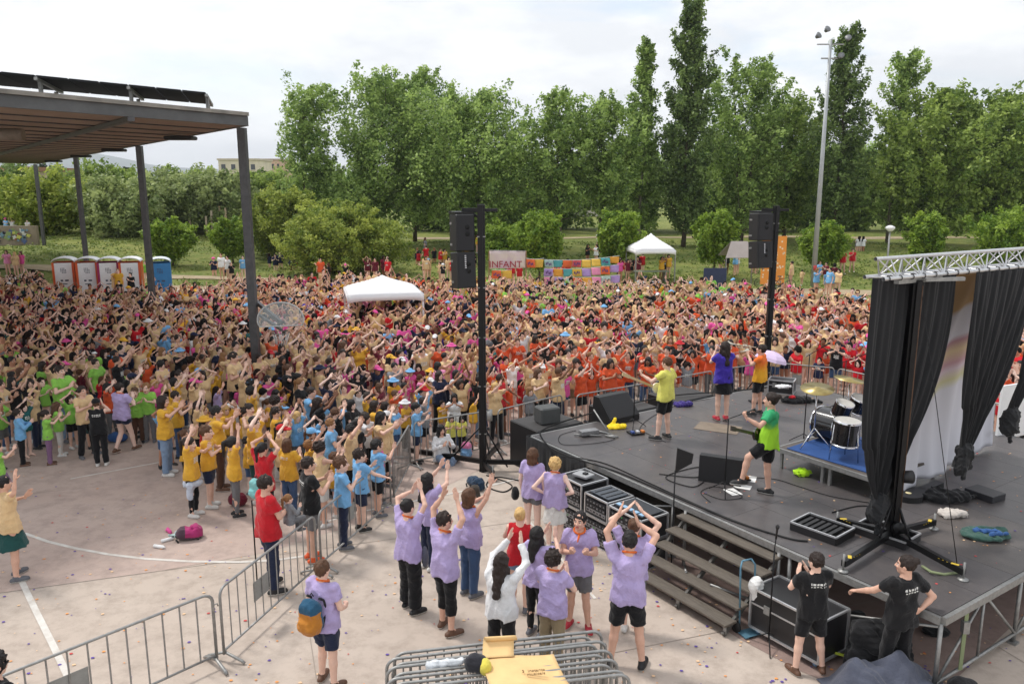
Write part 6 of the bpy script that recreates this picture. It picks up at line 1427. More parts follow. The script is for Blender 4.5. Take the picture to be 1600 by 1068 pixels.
# bicycles on the path
def bicycle(p,rz,c,label):
    r=empty('bicycle',p,rz,label,'bicycle'); fm_=mat('bike_%d'%c[0],c,.4,.4)
    for s in(-1,1):
        w_=MB().tube([(s*.52+.33*math.cos(a),0,.34+.33*math.sin(a)) for a in[6.283*k/28 for k in range(28)]],.018,6,RUBBER,closed=True).build('wheel',None,r); k=MB()
        for q in range(14): a=6.283*q/14; k.tube([(s*.52,0,.34),(s*.52+.32*math.cos(a),0,.34+.32*math.sin(a))],.003,3,STEEL)
        k.build('spokes',None,w_)
    m=MB(); 
    for a,b_ in (((-.52,0,.34),(-.12,0,.3)),((-.52,0,.34),(-.2,0,.78)),((-.12,0,.3),(-.2,0,.88)),((-.18,0,.75),(.36,0,.82)),((-.12,0,.3),(.36,0,.72)),((.52,0,.34),(.34,0,.95))): m.tube([a,b_],.02,7,fm_)
    m.build('frame',None,r); MB().tube([(.3,-.25,.98),(.34,0,.95),(.3,.25,.98)],.012,6,BLACKMETAL).build('handlebar',None,r); MB().box((-.22,0,.92),(.24,.12,.05),BLACKPLASTIC,bev=.02).build('saddle',None,r)
q=G(1222,455); bicycle((q.x,q.y,TH(q.x,q.y)),.1,(60,60,64),'dark bicycle standing on the path beside the floodlight mast'); q=G(1205,452); bicycle((q.x,q.y+.7,TH(q.x,q.y)),.0,(170,50,50),'red bicycle standing on the path behind the dark one')
# ================================================================ people placed one by one
def hgt(u,vb,vt,z0=0):
    p=G(u,vb,z0); lo,hi=z0,z0+3
    for _ in range(40):
        m=(lo+hi)/2
        if PX(p.x,p.y,m)[1]>vt: lo=m
        else: hi=m
    return lo-z0
TAKEN=[]
def hero(u,v,vt,face,label,shirtc,botc,hairc,skin,shoe='white',z0=0,hat=None,cap=1.,group=None,**k):
    h=hgt(u,v,vt,z0)*(1.0); child=k.get('child',False)
    p=G(u,v,z0); TAKEN.append((p.x,p.y)); k.setdefault('h',.0145 if v>640 else .018)
    R=person_proto_meshes('h',seed=len(TAKEN),**({**k,'hat':('cap' if hat and hat!='sun' else None) if not k.get('hat') else k['hat']}))
    return dress_person(R,p,math.radians(face),h,shirtc,botc,hairc,skin,shoe,hat=hat,label=label,group=group,prt=(cloth('print_white',(222,222,218)) if shirtc in('yellow','black','beige') else None),neck=(shirtc=='lilac')),h
STAFF='lilac shirted helpers in front of the stage'
# --- musicians
gt_,_=hero(1038,686,557,-50,'man in lemon shirt and black shorts playing a pale guitar on stage','lemon','black','brown',0,'black',SZ,arms=('strum','neck'),legs='relaxed',bottom='shorts',hair='short',look=(.1,0))
si_,_=hero(1127,656,533,-8,'singer in purple shirt and black skirt playing a long horn','purple','black','dark brown',0,'red',SZ,arms=('bone','trumpet'),legs='stand',fem=True,bottom='shortskirt',hair='long',look=(-.2,.15))
grad=bpy.data.materials.new('cloth_orange_yellow'); 
def gradmat(name,c1,c2,z0,z1):
    m=bpy.data.materials.new(name); m.use_nodes=True; t=m.node_tree; p=t.nodes['Principled BSDF']; p.inputs['Roughness'].default_value=.9
    tcn=t.nodes.new('ShaderNodeTexCoord'); sx=t.nodes.new('ShaderNodeSeparateXYZ'); t.links.new(tcn.outputs['Object'],sx.inputs[0])
    nz=t.nodes.new('ShaderNodeTexNoise'); nz.inputs['Scale'].default_value=6; t.links.new(tcn.outputs['Object'],nz.inputs[0]); ad=t.nodes.new('ShaderNodeMath'); ad.operation='MULTIPLY_ADD'; ad.inputs[1].default_value=.2; t.links.new(nz.outputs[0],ad.inputs[0]); t.links.new(sx.outputs[2],ad.inputs[2])
    mr=t.nodes.new('ShaderNodeMapRange'); mr.inputs['From Min'].default_value=z0+.1; mr.inputs['From Max'].default_value=z1+.1; t.links.new(ad.outputs[0],mr.inputs[0])
    mx=t.nodes.new('ShaderNodeMixRGB'); mx.inputs[1].default_value=lin(c1); mx.inputs[2].default_value=lin(c2); t.links.new(mr.outputs[0],mx.inputs[0]); t.links.new(mx.outputs[0],p.inputs['Base Color']); return m
bpy.data.materials.remove(grad)
tr_,_=hero(1184,648,537,-58,'man in two-tone orange shirt raising a trumpet on stage',gradmat('cloth_orange_yellow',(222,160,36),(226,110,40),1.1,1.35),'black','dark brown',1,'black',SZ,arms=('trumpet','trumpet'),legs='relaxed',bottom='shorts',hair='short',look=(0,.25))
ba_,_=hero(1196,775,612,-72,'man in lime and green shirt playing a black bass guitar',gradmat('cloth_lime_green',(150,206,44),(50,160,104),1.18,1.32),'black','dark brown',1,'black',SZ,arms=('strum','neck'),legs='stepup',bottom='shorts',hair='bun',look=(.2,.05))
# guitars follow their players
def held(kind,root,u,v,dist,dirv,label,body,neckc,bass=False,up=(0,0,1)):
    pass
def gmat(face,tilt,flip=1):
    # neck points to the left of the player, raised by tilt
    f=math.radians(face); fw=Vector((math.sin(f),math.cos(f),0)); lf=Vector((-math.cos(f),math.sin(f),0))
    x=(lf*math.cos(tilt)+fw*.35+Vector((0,0,math.sin(tilt)))).normalized(); z=(fw-x*fw.dot(x)).normalized(); y=z.cross(x); return Matrix((x,y,z)).transposed()
def at_body(root,face,f_,l_,z_,s):
    f=math.radians(face); return root.location+Vector((math.sin(f),math.cos(f),0))*f_*s+Vector((-math.cos(f),math.sin(f),0))*l_*s+Vector((0,0,z_*s))
guitar(at_body(gt_,-50,.2,.0,1.08,1),gmat(-50,.45),'pale cream electric guitar held by the lemon shirted guitarist',(226,220,200),(196,170,130))
guitar(at_body(ba_,-72,.21,.0,1.1,1),gmat(-72,.35),'black bass guitar held by the player in lime and green',(24,24,26),(44,32,26),True)
def strap(root,face,label,s=1.0):
    pass
# horns
def horn(name,p,d,L_,label,slide=False):
    d=Vector(d).normalized(); R=d.to_track_quat('X','Z').to_matrix().to_4x4(); r=empty(name,p,0,label,'brass instrument'); SV=mat('silver_brass',(206,200,184),.25,.95)
    def P(x,y,z): return R@Vector((x,y,z))
    MB().tube([P(0,0,0),P(L_*.75,0,0)],.01,8,SV).build('tube',None,r)
    MB().lathe([(.011,0),(.015,.12),(.028,.2),(.065,.27),(.066,.272),(.02,.2),(.0,.1)],20,SV,Matrix(R)@Matrix.Translation((L_*.72,0,0))@Matrix.Rotation(math.pi/2,4,'Y')).build('bell',None,r)
    MB().tube([P(.1,0,0),P(.12,0,-.05),P(.4,0,-.055),P(.43,0,-.02),P(.4,0,0)],.008,6,SV).build('loop',None,r)
    if not slide:
        for i in range(3): MB().tube([P(.2+.03*i,0,-.07),P(.2+.03*i,0,.04)],.009,6,SV).build('valve',None,r)
    MB().lathe([(.0,-.02),(.012,-.02),(.006,.02),(0,.02)],10,SV,Matrix(R)@Matrix.Rotation(math.pi/2,4,'Y')).build('mouthpiece',None,r)
horn('trumpet',G(1146,551,SZ+1.52)*1.0,(-.2,.0,-.0),.01,'x') if False else None
p=at_body(tr_,-58,.15,0,1.6,1.0); horn('trumpet',p,(-.9,.45,.06),.5,'silver trumpet raised by the man in the two-tone orange shirt')
p=at_body(si_,-8,.13,0,1.56,.97); horn('trombone',p,(.75,.62,-.05),.95,'long silver trombone held up by the singer in purple',True)
# --- lilac helpers and others in front of the stage
hero(512,1072,874,25,'man with orange and blue backpack seen from behind, navy shorts','lilac','navy','brown',0,'brown',arms=('holdlow','holdlow'),legs='relaxed',bottom='shorts',hair='short')
f=math.radians(25); bk_=G(512,1072)-Vector((math.sin(f),math.cos(f),0))*.27
b_=backpack(bk_+Vector((0,0,.9)),-f,(186,122,48),'orange and blue backpack worn by the man at the bottom left centre',(42,84,112),s=1.0); 
hero(641,955,778,35,'woman in lilac shirt, wide black trousers and grey bag, clapping overhead','lilac','black','black',0,'black',group=STAFF,arms=('high','over2'),legs='relaxed',fem=True,bottom='wide',hair='bun')
blob('shoulder_bag',G(655,950)+Vector((.12,-.1,.8)),[('e',(0,0,.1),(.05,.12,.17))],C_('grey_bag',(86,88,100)),'grey cloth bag hanging on the woman with wide black trousers','bag',(.006,22),plane=None)
hero(697,988,798,40,'bearded man in lilac shirt and black three-quarter trousers, arms raised','lilac','black','dark brown',1,'brown',group=STAFF,arms=('high','high'),legs='relaxed',bottom='capri',hair='short',look=(.3,0))
hero(671,888,738,50,'dark haired woman in lilac clapping, half hidden behind the two others','lilac','navy','black',0,'white',group=STAFF,arms=('fwdhigh','fwdhigh'),fem=True,bottom='trousers',hair='long')
hero(735,930,762,45,'woman in lilac sleeveless top and blue jeans raising one hand','lilac','blue denim','brown',1,'grey',group=STAFF,arms=('vee','frontup'),fem=True,shirt='tank',bottom='trousers',hair='bob')
hero(832,845,699,30,'woman with black shoulder bag at the corner of the stage','lilac','maroon' if False else 'grey','brown',2,'white',group=STAFF,arms=('down','down'),fem=True,bottom='short_shorts',hair='bob')
blob('shoulder_bag',G(805,835)+Vector((0,0,.72)),[('e',(0,0,.1),(.08,.12,.13))],C_('black',SHIRT['black']),'black shoulder bag on the woman at the stage corner','bag',(.006,22),plane=None)
hero(866,858,715,20,'grey blonde woman in lilac top with pale skirt, hands on hips','lilac','white','blonde',2,'white',group=STAFF,arms=('hip','hip'),fem=True,shirt='tank',bottom='skirt',hair='curly',fat=1.1)
hero(812,955,792,10,'blonde woman in red sleeveless top and denim shorts','red','light denim','blonde',0,'grey',arms=('front','front'),fem=True,shirt='tank',bottom='short_shorts',hair='bun')
hero(784,1050,863,28,'woman with long dark hair in a white blouse and black trousers','white','black','dark brown',0,'black',arms=('fwdhigh','fwdhigh'),fem=True,shirt='long',bottom='trousers',hair='longer',fat=1.12)
hero(838,992,822,38,'dark haired woman in lilac with black leggings and grey trainers','lilac','black','black',0,'grey',group=STAFF,arms=('frontup','frontup'),fem=True,bottom='leggings',hair='long')
hero(903,978,798,188,'man in glasses and lanyard facing the camera in grey shorts','lilac','grey','black',1,'red',group=STAFF,arms=('phone','phone'),legs='relaxed',bottom='shorts',hair='short',look=(.3,.1))
hero(862,1045,860,30,'young man with curly hair and khaki trousers clapping near the stacked barriers','lilac','khaki','dark brown',0,'white',group=STAFF,arms=('front','front'),bottom='trousers',hair='curly')
hero(978,1040,828,8,'man in lilac with black basketball shorts clapping overhead','lilac','black','black',1,'black',group=STAFF,arms=('over2','high'),legs='wide',bottom='shorts',hair='short')
hero(986,985,808,15,'person hidden behind the man in basketball shorts, hands up','lilac','grey','brown',0,'white',group=STAFF,arms=('over','over'),legs='stand',bottom='shorts',hair='bun')
hero(1262,1050,862,-6,'crew member in black shirt and black shorts by the trunk','black','black','dark brown',0,'brown',arms=('front','front'),legs='wide',bottom='shorts',hair='short',look=(-.3,0))
cl,_=hero(1397,1072,866,-20,'crew member with a dark bun leaning on the stage edge, black clothes','black','black','dark brown',1,'black',arms=('hipback','lean'),legs='relaxed',bottom='trousers',hair='bun',look=(-.6,0))
k=MB(); 
text('STAGE\nCREW',.05,mat('white_print',(190,190,192)),cl,Matrix.Translation((0.06,-.152,1.36))@Matrix.Rotation(math.pi/2,4,'X')@Matrix.Rotation(0,4,'Y'),'back_print') if False else None
hero(22,1275,1018,30,'person with dark curly hair in a black jacket at the bottom left corner','black','black','black',0,'black',arms=('down','down'),shirt='long',bottom='trousers',hair='curly')
hero(24,905,742,40,'woman in beige top and dark green skirt waving at the left edge','beige','dark green','black',1,'grey',arms=('wave','front'),legs='relaxed',fem=True,bottom='skirt',hair='ponytail',fat=1.1)
hero(425,923,741,48,'man in red polo and dark jeans carrying a small child','red','navy','dark brown',1,'black',arms=('carry','carry'),legs='relaxed',bottom='trousers',hair='short')
ch,_=hero(425,923,741,48,'small child in grey jumper carried by the man in red','grey','grey','light brown',0,'grey',arms=('front','down'),legs='sit',child=True,shirt='long',bottom='trousers',hair='ponytail')
s=.95/1.75; ch.scale=(s,s,s); f=math.radians(48); ch.location=G(425,923)+Vector((math.sin(f),math.cos(f),0))*.27+Vector((.1,-.04,.64))
m=MB(); m.tube([(0,0,0),(0,0,1.45)],.012,7,BLACKMETAL); o=m.build('monopod'); o.location=G(402,912); tag(o,'black monopod standing beside the man in red','monopod')
hero(489,875,712,60,'boy in black shirt, grey shorts and orange trainers at the barrier','black','grey','dark brown',1,'orange',arms=('front','front'),child=False,bottom='shorts',hair='short')
KB='boys in light blue behind the barrier'
hero(538,856,712,70,'tallest boy in light blue at the barrier with navy trousers','light blue','navy','brown',0,'grey',group=KB,arms=('front','down'),child=True,bottom='trousers',hair='short')
hero(566,828,700,55,'boy in light blue with dark shorts leaning on the barrier','light blue','navy','dark brown',0,'black',group=KB,arms=('lean','front'),child=True,bottom='shorts',hair='short')
hero(592,806,686,60,'boy in light blue at the end of the barrier, black shorts','light blue','black','black',1,'grey',group=KB,arms=('frontup','front'),child=True,bottom='shorts',hair='short')
YK='children in yellow shirts at the open concrete'
hero(264,742,617,85,'adult in yellow shirt and blue jeans clapping at the left of the yellow group','yellow','light denim','dark brown',1,'white',group=YK,arms=('frontup','frontup'),fem=True,bottom='trousers',hair='bob')
hero(282,715,610,70,'person in yellow and jeans just behind the adult in yellow','yellow','blue denim','dark brown',0,'black',group=YK,arms=('front','front'),bottom='trousers',hair='short')
hero(305,806,682,95,'girl in yellow with a pale jacket round her waist and black leggings','yellow','black','dark brown',0,'white',group=YK,arms=('high','frontup'),child=True,fem=True,bottom='leggings',hair='ponytail')
blob('waist_jacket',G(305,806)+Vector((0,0,.6)),[('e',(0,0,.1),(.19,.17,.09)),('c',(.02,-.14,.1),(.0,-.17,-.14),.08,.05)],C_('pale_blue_grey',(190,198,212)),'pale jacket tied round the waist of the yellow shirted girl','jacket',(.012,24),plane=None)
hero(331,792,664,80,'boy in yellow shirt with dark striped shorts','yellow','navy','brown',0,'white',group=YK,arms=('front','front'),child=True,bottom='shorts',hair='short')
hero(371,806,682,60,'girl in yellow with grey patterned leggings, arms up','yellow','grey','black',1,'black',group=YK,arms=('high','vee'),child=True,fem=True,bottom='leggings',hair='ponytail')
hero(347,765,633,75,'taller boy in yellow and dark brown trousers behind the others','yellow','brown','black',1,'brown',group=YK,arms=('frontup','frontup'),bottom='trousers',hair='short')
hero(455,806,684,25,'woman with brown bob in mustard shirt and blue jeans seen from behind','yellow','blue denim','brown',0,'grey',arms=('front','front'),fem=True,bottom='trousers',hair='bob')
hero(418,830,690,30,'girl in red with a teal backpack holding her hands over her head','red','black','black',1,'grey',arms=('over','over'),child=False,fem=True,bottom='trousers',hair='ponytail')
f=math.radians(30); backpack(G(418,830)-Vector((math.sin(f),math.cos(f),0))*.22+Vector((0,0,.75)),-f,(130,190,190),'teal backpack worn by the girl in red',s=.8)
hero(505,822,690,50,'woman with curly hair in beige top clapping beside the black shirted boy','beige','white','dark brown',1,'white',arms=('frontup','high'),fem=True,shirt='tank',bottom='shorts',hair='curly')
hero(160,727,622,-20,'person in black padded vest and cap facing right','black','black','brown',0,'white',arms=('frontup','front'),child=False,shirt='tank',bottom='trousers',hair='short',hat='black')
hero(196,706,597,20,'woman in lilac shirt and dark shorts at the edge of the green group','lilac','maroon' if False else 'navy','dark brown',2,'brown',arms=('front','front'),legs='walk',fem=True,bottom='short_shorts',hair='bun',fat=1.1)
GK='children in lime green shirts at the open concrete'
hero(38,728,638,60,'child in pale blue padded vest and black trousers','light blue','black','dark brown',0,'brown',arms=('front','front'),child=True,shirt='long',bottom='trousers',hair='short')
hero(80,726,640,60,'girl in lime green with mauve trousers','lime green','mauve','dark brown',0,'brown',group=GK,arms=('frontup','frontup'),child=True,fem=True,bottom='trousers',hair='ponytail')
hero(97,712,628,70,'girl in lime green with white leggings','lime green','white','brown',0,'white',group=GK,arms=('front','front'),child=True,fem=True,bottom='leggings',hair='long')
hero(117,700,616,120,'girl in lime green and black shorts, right of the white leggings girl','lime green','black','dark brown',0,'white',group=GK,arms=('over','over'),child=True,fem=True,bottom='shorts',hair='bob')
hero(145,700,625,140,'small child in lime green holding a snack behind the black vest','lime green','dark green','brown',1,'black',group=GK,arms=('phone','down'),child=True,bottom='shorts',hair='bob')
hero(218,692,605,150,'boy in lime green and brown trousers with an orange scarf','lime green','brown','brown',0,'black',group=GK,arms=('front','down'),child=True,bottom='trousers',hair='short')
hero(236,690,598,170,'boy in lime green behind the boy with the orange scarf','lime green','grey','light brown',0,'grey',group=GK,arms=('front','front'),child=True,bottom='trousers',hair='short')
hero(12,700,592,80,'adult in beige shirt and jeans at the left edge of the crowd','beige','blue denim','dark brown',1,'white',arms=('cross','front'),bottom='trousers',hair='short')
hero(106,690,570,110,'adult in lime green and jeans looking down among the children','lime green','light denim','dark brown',0,'grey',arms=('front','front'),bottom='trousers',hair='short')
hero(6,788,690,60,'child in lime green at the left edge by the waving woman','lime green','mauve','dark brown',0,'white',group=GK,arms=('frontup','front'),child=True,fem=True,bottom='skirt',hair='bob')
# behind the left inner barrier
se,_=hero(690,722,650,150,'woman in white sitting on the ground behind the barrier','white','light denim','black',1,'white',arms=('front','front'),legs='sit',fem=True,shirt='long',bottom='trousers',hair='long')
s=1.66/1.75; se.scale=(s,s,s); se.location.z=-.80*s+.02
hero(711,700,614,175,'woman with long dark hair and white top standing behind the yellow vests','white','blue denim','black',3,'white',arms=('frontup','frontup'),fem=True,bottom='trousers',hair='long')
hero(706,712,648,165,'child in yellow reflective vest behind the barrier, left of two','lemon','black','dark brown',1,'white',arms=('front','front'),child=True,bottom='trousers',hair='bob')
hero(722,708,650,160,'child in yellow reflective vest behind the barrier, right of two','lemon','black','black',0,'white',arms=('front','front'),child=True,bottom='trousers',hair='long')
hero(652,724,629,95,'boy in light blue with navy shorts at the corner of the barriers','light blue','navy','black',0,'black',arms=('front','frontup'),child=True,bottom='shorts',hair='short')
hero(397,745,629,120,'woman in sunglasses and beige sleeveless top with purple skirt','beige','mauve','dark brown',0,'white',arms=('clapopen','clapopen'),fem=True,shirt='tank',bottom='skirt',hair='bun',fat=1.1)
hero(372,664,549,100,'man with sunglasses in mustard and beige leaning against the nearest post','beige','black','dark brown',1,'black',arms=('phone','phone'),bottom='trousers',hair='short')
# small groups on the grass and paths (seen whole)
for (u,v,vt,fc,sh,bo,ha,lab) in ((14,431,389,170,'pale pink','black','brown','girl in pink waistcoat standing on the grass bank, left of three'),(27,433,392,175,'beige','light denim','blonde','person in light jeans standing on the grass bank, middle of three'),(36,430,391,180,'pink','black','brown','girl in pink shirt standing on the grass bank, right of three'),
 (1315,428,389,185,'red','black','dark brown','person in red walking on the lawn left of another in red'),(1330,425,387,190,'red','black','dark brown','person in red walking on the lawn nearer the lamp'),
 (1235,449,406,-60,'beige','grey','dark brown','cyclist in beige shirt standing over the dark bicycle'),(1216,449,410,120,'navy','black','brown','person in dark top beside the red bicycle'),(1252,446,420,60,'beige','black','dark brown','person bending in beige near the mast foot'),
 (745,395,366,90,'yellow','black','brown','person in yellow walking under the poplars'),(665,402,370,90,'grey','navy','brown','person in grey standing under the poplars')):
    p=G(u,v); 
    # stand them on the rising ground: march along the sight line
    o_=Vector((0,0,HC)); d_=(G(u,v)-o_).normalized(); t=30
    for _ in range(3000):
        q=o_+d_*t
        if q.z<=TH(q.x,q.y) : break
        t+=.03
    hh=(v-vt)/FPX*q.y*.98; R=person_proto_meshes('f',arms=random.choice((('down','down'),('front','down'))),legs='relaxed',fem=ha!='dark brown',bottom='trousers' if bo!='grey' else 'shorts',hair='short' if ha=='dark brown' else 'long',h=.03,seed=u)
    TAKEN.append((q.x,q.y)); dress_person(R,(q.x,q.y,TH(q.x,q.y)-.02),math.radians(fc),hh,sh,bo,ha,1,'white',label=lab)
NHERO=len(TAKEN)
# ================================================================ the crowd
fence_=[Vector((a[0],a[1])) for a in ((-2.42,15.6),(-2.4,17.45),(-.52,18.55),(1.3,20.05),(3.75,21.4),(5.85,22.85),(7.7,23.85),(9.6,23.2),(10.8,21.2),(12.1,19.1),(13.5,17.2),(18,10))]
front_px=[(-30,740),(20,735),(60,728),(140,715),(250,700),(262,735),(300,765),(330,775),(400,790),(440,806),(470,820),(500,838),(560,812),(590,795),(604,770)]
poly=[(G(u,v).x,G(u,v).y) for u,v in front_px]+[(p.x-.25,p.y+.25) for p in fence_[:1]]+[(p.x-.35*(i<1),p.y+.38) for i,p in enumerate(fence_[1:7])]+[(p.x+.33,p.y+.25) for p in fence_[7:]]+[(26,20),(31,40)]
back_px=[(1400,520),(1340,508),(1180,492),(1150,486),(1000,482),(900,481),(700,478),(640,474),(560,466),(440,474),(300,490),(250,496),(90,496),(60,470),(-30,470)]
poly+=[(G(u,v).x,G(u,v).y) for u,v in back_px]+[(-42,49),(-32,30),(-20,20)]
def inside(x,y):
    c=False; n=len(poly)
    for i in range(n):
        x1,y1=poly[i];x2,y2=poly[(i+1)%n]
        if (y1>y)!=(y2>y) and x<(x2-x1)*(y-y1)/(y2-y1)+x1: c=not c
    return c
rr=random.Random(11); cell={}; SP_=[]
def okp(x,y,r):
    cx,cy=int(x//1),int(y//1)
    for i in(-1,0,1):
        for j in(-1,0,1):
            for q in cell.get((cx+i,cy+j),()):
                if (q[0]-x)**2+(q[1]-y)**2<r*r: return False
    return True
for t in TAKEN: cell.setdefault((int(t[0]//1),int(t[1]//1)),[]).append(t)
obst=[(-5.2,29.2,1.0),(-2.06+1.4,17.33,.5),(7.75,23.3,.4)]+[(x,y,.35) for x,y in PF]
for _ in range(170000):
    y=rr.uniform(11,52) if rr.random()<.75 else rr.uniform(15,30); x=rr.uniform(-44,34)
    if abs(x)>y*.70+1.5: continue
    if not inside(x,y): continue
    if any((x-a)**2+(y-b)**2<c*c for a,b,c in obst): continue
    r=.48 if y<22 else .46 if y<32 else .5
    u,v=PX(x,y,1.3)
    if u<380 and v>585: r*=1.2
    if okp(x,y,r): cell.setdefault((int(x//1),int(y//1)),[]).append((x,y)); SP_.append((x,y))
def pick(d): 
    k=list(d); return rr.choices(k,[d[i] for i in k])[0]
def zone(u,v):
    if rr.random()<.17: return dict(black=5,white=4,navy=4,grey=3,**{'light blue':2,'teal':1,'purple':1})
    if v<480:
        if u<250: return dict(beige=45,maroon=8,red=14,**{'lime green':9,'black':6,'yellow':6,'orange':8,'navy':4})
        if u<560: return dict(beige=44,red=18,orange=10,pink=6,**{'light blue':7,'black':4,'yellow':6,'white':5})
        if u<760: return dict(beige=44,yellow=14,**{'lime green':15,'orange':9,'black':5,'red':6,'white':4,'pink':3})
        if u<1150: return dict(beige=46,yellow=5,**{'lime green':38,'orange':6,'white':4,'black':3,'pink':3,'light blue':2})
        return dict(beige=46,red=14,orange=9,**{'light blue':20,'lime green':4,'white':4})
    if v<560:
        if u<250: return dict(beige=40,red=13,maroon=14,black=8,orange=6,navy=6,yellow=4,grey=4,pink=4)
        if u<480: return dict(beige=42,red=14,pink=9,orange=9,yellow=6,**{'light blue':6,'white':4,'black':5})
        if u<760: return dict(beige=36,pink=17,orange=14,maroon=9,red=8,yellow=4,black=4,**{'pale pink':4})
        if u<1150: return dict(beige=46,orange=28,red=8,pink=5,**{'light blue':2,'white':4,'black':3})
        return dict(beige=36,red=28,orange=24,**{'light blue':3,'white':5,'pink':4})
    if v<625:
        if u<130: return dict(beige=50,black=14,maroon=8,**{'lime green':16,'grey':6})
        if u<230: return dict(beige=44,orange=14,red=12,black=8,**{'lime green':24,'white':4})
        if u<380: return dict(beige=36,yellow=26,red=10,pink=6,maroon=6,white=5,lilac=4,black=5)
        if u<560: return dict(beige=38,orange=12,pink=18,yellow=8,maroon=8,navy=5,white=5,black=5)
        if u<740: return dict(pink=22,beige=30,orange=14,maroon=8,yellow=6,black=4,**{'pale pink':8,'light blue':3})
        if u<900: return dict(orange=34,beige=24,red=10,pink=10,yellow=10,white=4)
        if u<1230: return dict(orange=82,red=6,beige=6,yellow=3)
        return dict(red=74,orange=14,beige=8,white=4)
    if u<230: return dict(beige=40,**{'lime green':50,'black':6})
    if u<400: return dict(yellow=66,beige=18,red=6,white=5,lilac=3)
    if u<600: return dict(beige=20,yellow=26,maroon=8,black=8,white=8,**{'light blue':18,'pink':6,'red':5,'navy':5})
    if u<720: return dict(pink=36,**{'pale pink':14,'light blue':18,'yellow':14,'beige':8,'orange':8})
    if u<870: return dict(yellow=40,orange=30,grey=8,pink=8,navy=6,**{'lime green':4})
    return dict(orange=80,red=8,beige=8,yellow=4)
STG=Vector((3.2,16.5))
def spec(x,y):
    u,v=PX(x,y,1.2); zd=dict(zone(u,v)); zd['beige']=zd.get('beige',0)*.85
    c=pick(zd); adult=c in('beige','black') or rr.random()<.12 or (v<600 and rr.random()<.25)
    fem=rr.random()<.6; d=STG-Vector((x,y)); 
    if v<560: d=Vector((3,14))-Vector((x,y))
    face=math.atan2(d.x,d.y)+rr.gauss(0,.32)
    arm=pick(dict(over=16,over2=18,high=5,fwdhigh=10,front=22,frontup=12,clapopen=5,vee=2,down=20) if v<600 else dict(over=18,over2=14,high=6,fwdhigh=16,front=22,frontup=12,clapopen=4,vee=2,down=8,cross=4,lean=2))
    hr=pick(dict(long=34,longer=8,bob=14,ponytail=24,bun=10,short=6,curly=4)) if fem else pick(dict(short=76,curly=20,bob=4))
    hc=pick({'dark brown':46,'black':26,'brown':20,'light brown':7,'blonde':3}); sk=pick({0:30,1:32,2:20,3:14,4:4})
    bo=pick({'black':34,'navy':22,'blue denim':16,'light denim':10,'grey':9,'khaki':3,'white':3,'dark green':3})
    h=rr.gauss(1.71,.06) if adult else rr.gauss(1.40,.10) if v<560 else rr.gauss(1.33,.1)
    if adult and fem: h-=.07
    hat=None
    if rr.random()<.09: hat=rr.choice(('white','navy','red','beige','light blue','yellow','pink'))
    return dict(x=x,y=y,u=u,v=v,c=c,adult=adult,fem=fem,face=face,arm=arm,hr=hr,hc=hc,sk=sk,bo=bo,h=h,hat=hat,hatk=rr.choice(('cap','cap','sun')),bt=pick(dict(trousers=40,leggings=14,shorts=34,short_shorts=6) if fem else dict(trousers=52,shorts=46)))
CR=[spec(x,y) for x,y in SP_]
# size in the picture ~ height / distance, and only those inside the frame
CR=[c for c in CR if -30<c['u']<1640]
CR.sort(key=lambda c:-(c['h']/math.hypot(c['x'],c['y'])))
near=CR[:300-NHERO]; rest=CR[300-NHERO:]
print('crowd',len(CR),'near',len(near),'heroes',NHERO, 'last v',near[-1]['v'])
PP={}
def pooled(c,h):
    legs=('stand','relaxed','wide')[int(c['x']*7)%3]; arm2=c['arm'] if c['arm'] not in('over2','high','wave') else {'over2':'over2','high':'high'}[c['arm']]
    if c['arm']=='down' and c['fem']: arm2='front'
    bt=c['bt']; key=(c['arm'],arm2,legs if h<.03 else 'stand',not c['adult'],c['fem'] if h<.03 else False,c['hr'],bt if h<.03 else ('trousers' if bt in('trousers','leggings') else 'shorts'),c['hatk'] if c['hat'] else None,h)
    if key not in PP:
        kw=dict(arms=(key[0],key[1]),legs=key[2],child=key[3],fem=key[4],hair=key[5],bottom=key[6],hat=key[7],h=h,seed=len(PP))
        PP[key]=person_proto_meshes('p',**kw) if h<.03 else person_parts(shoe=h<.03,**kw)
    return PP[key]
ARMW={'over':'hands joined overhead','over2':'palms together above head','high':'arms stretched up','fwdhigh':'clapping up in front','front':'clapping at chest','frontup':'clapping at chin','clapopen':'hands apart to clap','vee':'arms spread up high','down':'arms down','cross':'arms folded','lean':'hands on the rail'}
HRW={'long':'long','longer':'very long','bob':'bobbed','ponytail':'ponytailed','bun':'bunned','short':'short','curly':'curly'}
LM=[('nearest canopy post',(-7.8,23.9)),('tall canopy post',(-16,33)),('left lifting tower',(-.66,18.2)),('lilac umbrella',(7.6,23.4)),('white gazebo',(-5.,31)),('black subwoofers',(1.6,20.5)),('guitarist end rail',(3.7,21.8)),('horn players end rail',(6.6,23.6)),('drum side rail',(10,22.5)),('light blue boys',(-3,15.2)),('yellow shirted group',(-6,16.8)),('lime green group',(-11.5,20.3)),('left crowd edge',(-16,22)),('yellow vests',(-1.4,19.4)),('hoop board',(-6,22)),('right curtain gap',(13,19.5)),('teal backpack girl',(-4.4,15.6)),('boy in black shirt',(-3.9,14.2))]
for c in near:
    lm=min(LM,key=lambda l:(l[1][0]-c['x'])**2+(l[1][1]-c['y'])**2)
    who='adult' if c['adult'] else 'child'; c['lm']=lm[0]
    c['base']=f"{who} in {c['c']}, {HRW[c['hr']]} {c['hc']} hair, {ARMW[c['arm']]}, by the {lm[0]}"
    if c['hat']: c['base']=f"{who} in {c['c']} with {c['hat']} {'cap' if c['hatk']=='cap' else 'sun hat'}, {ARMW[c['arm']]}, by the {lm[0]}"
from collections import defaultdict
D_=defaultdict(list)
for c in near: D_[c['base']].append(c)
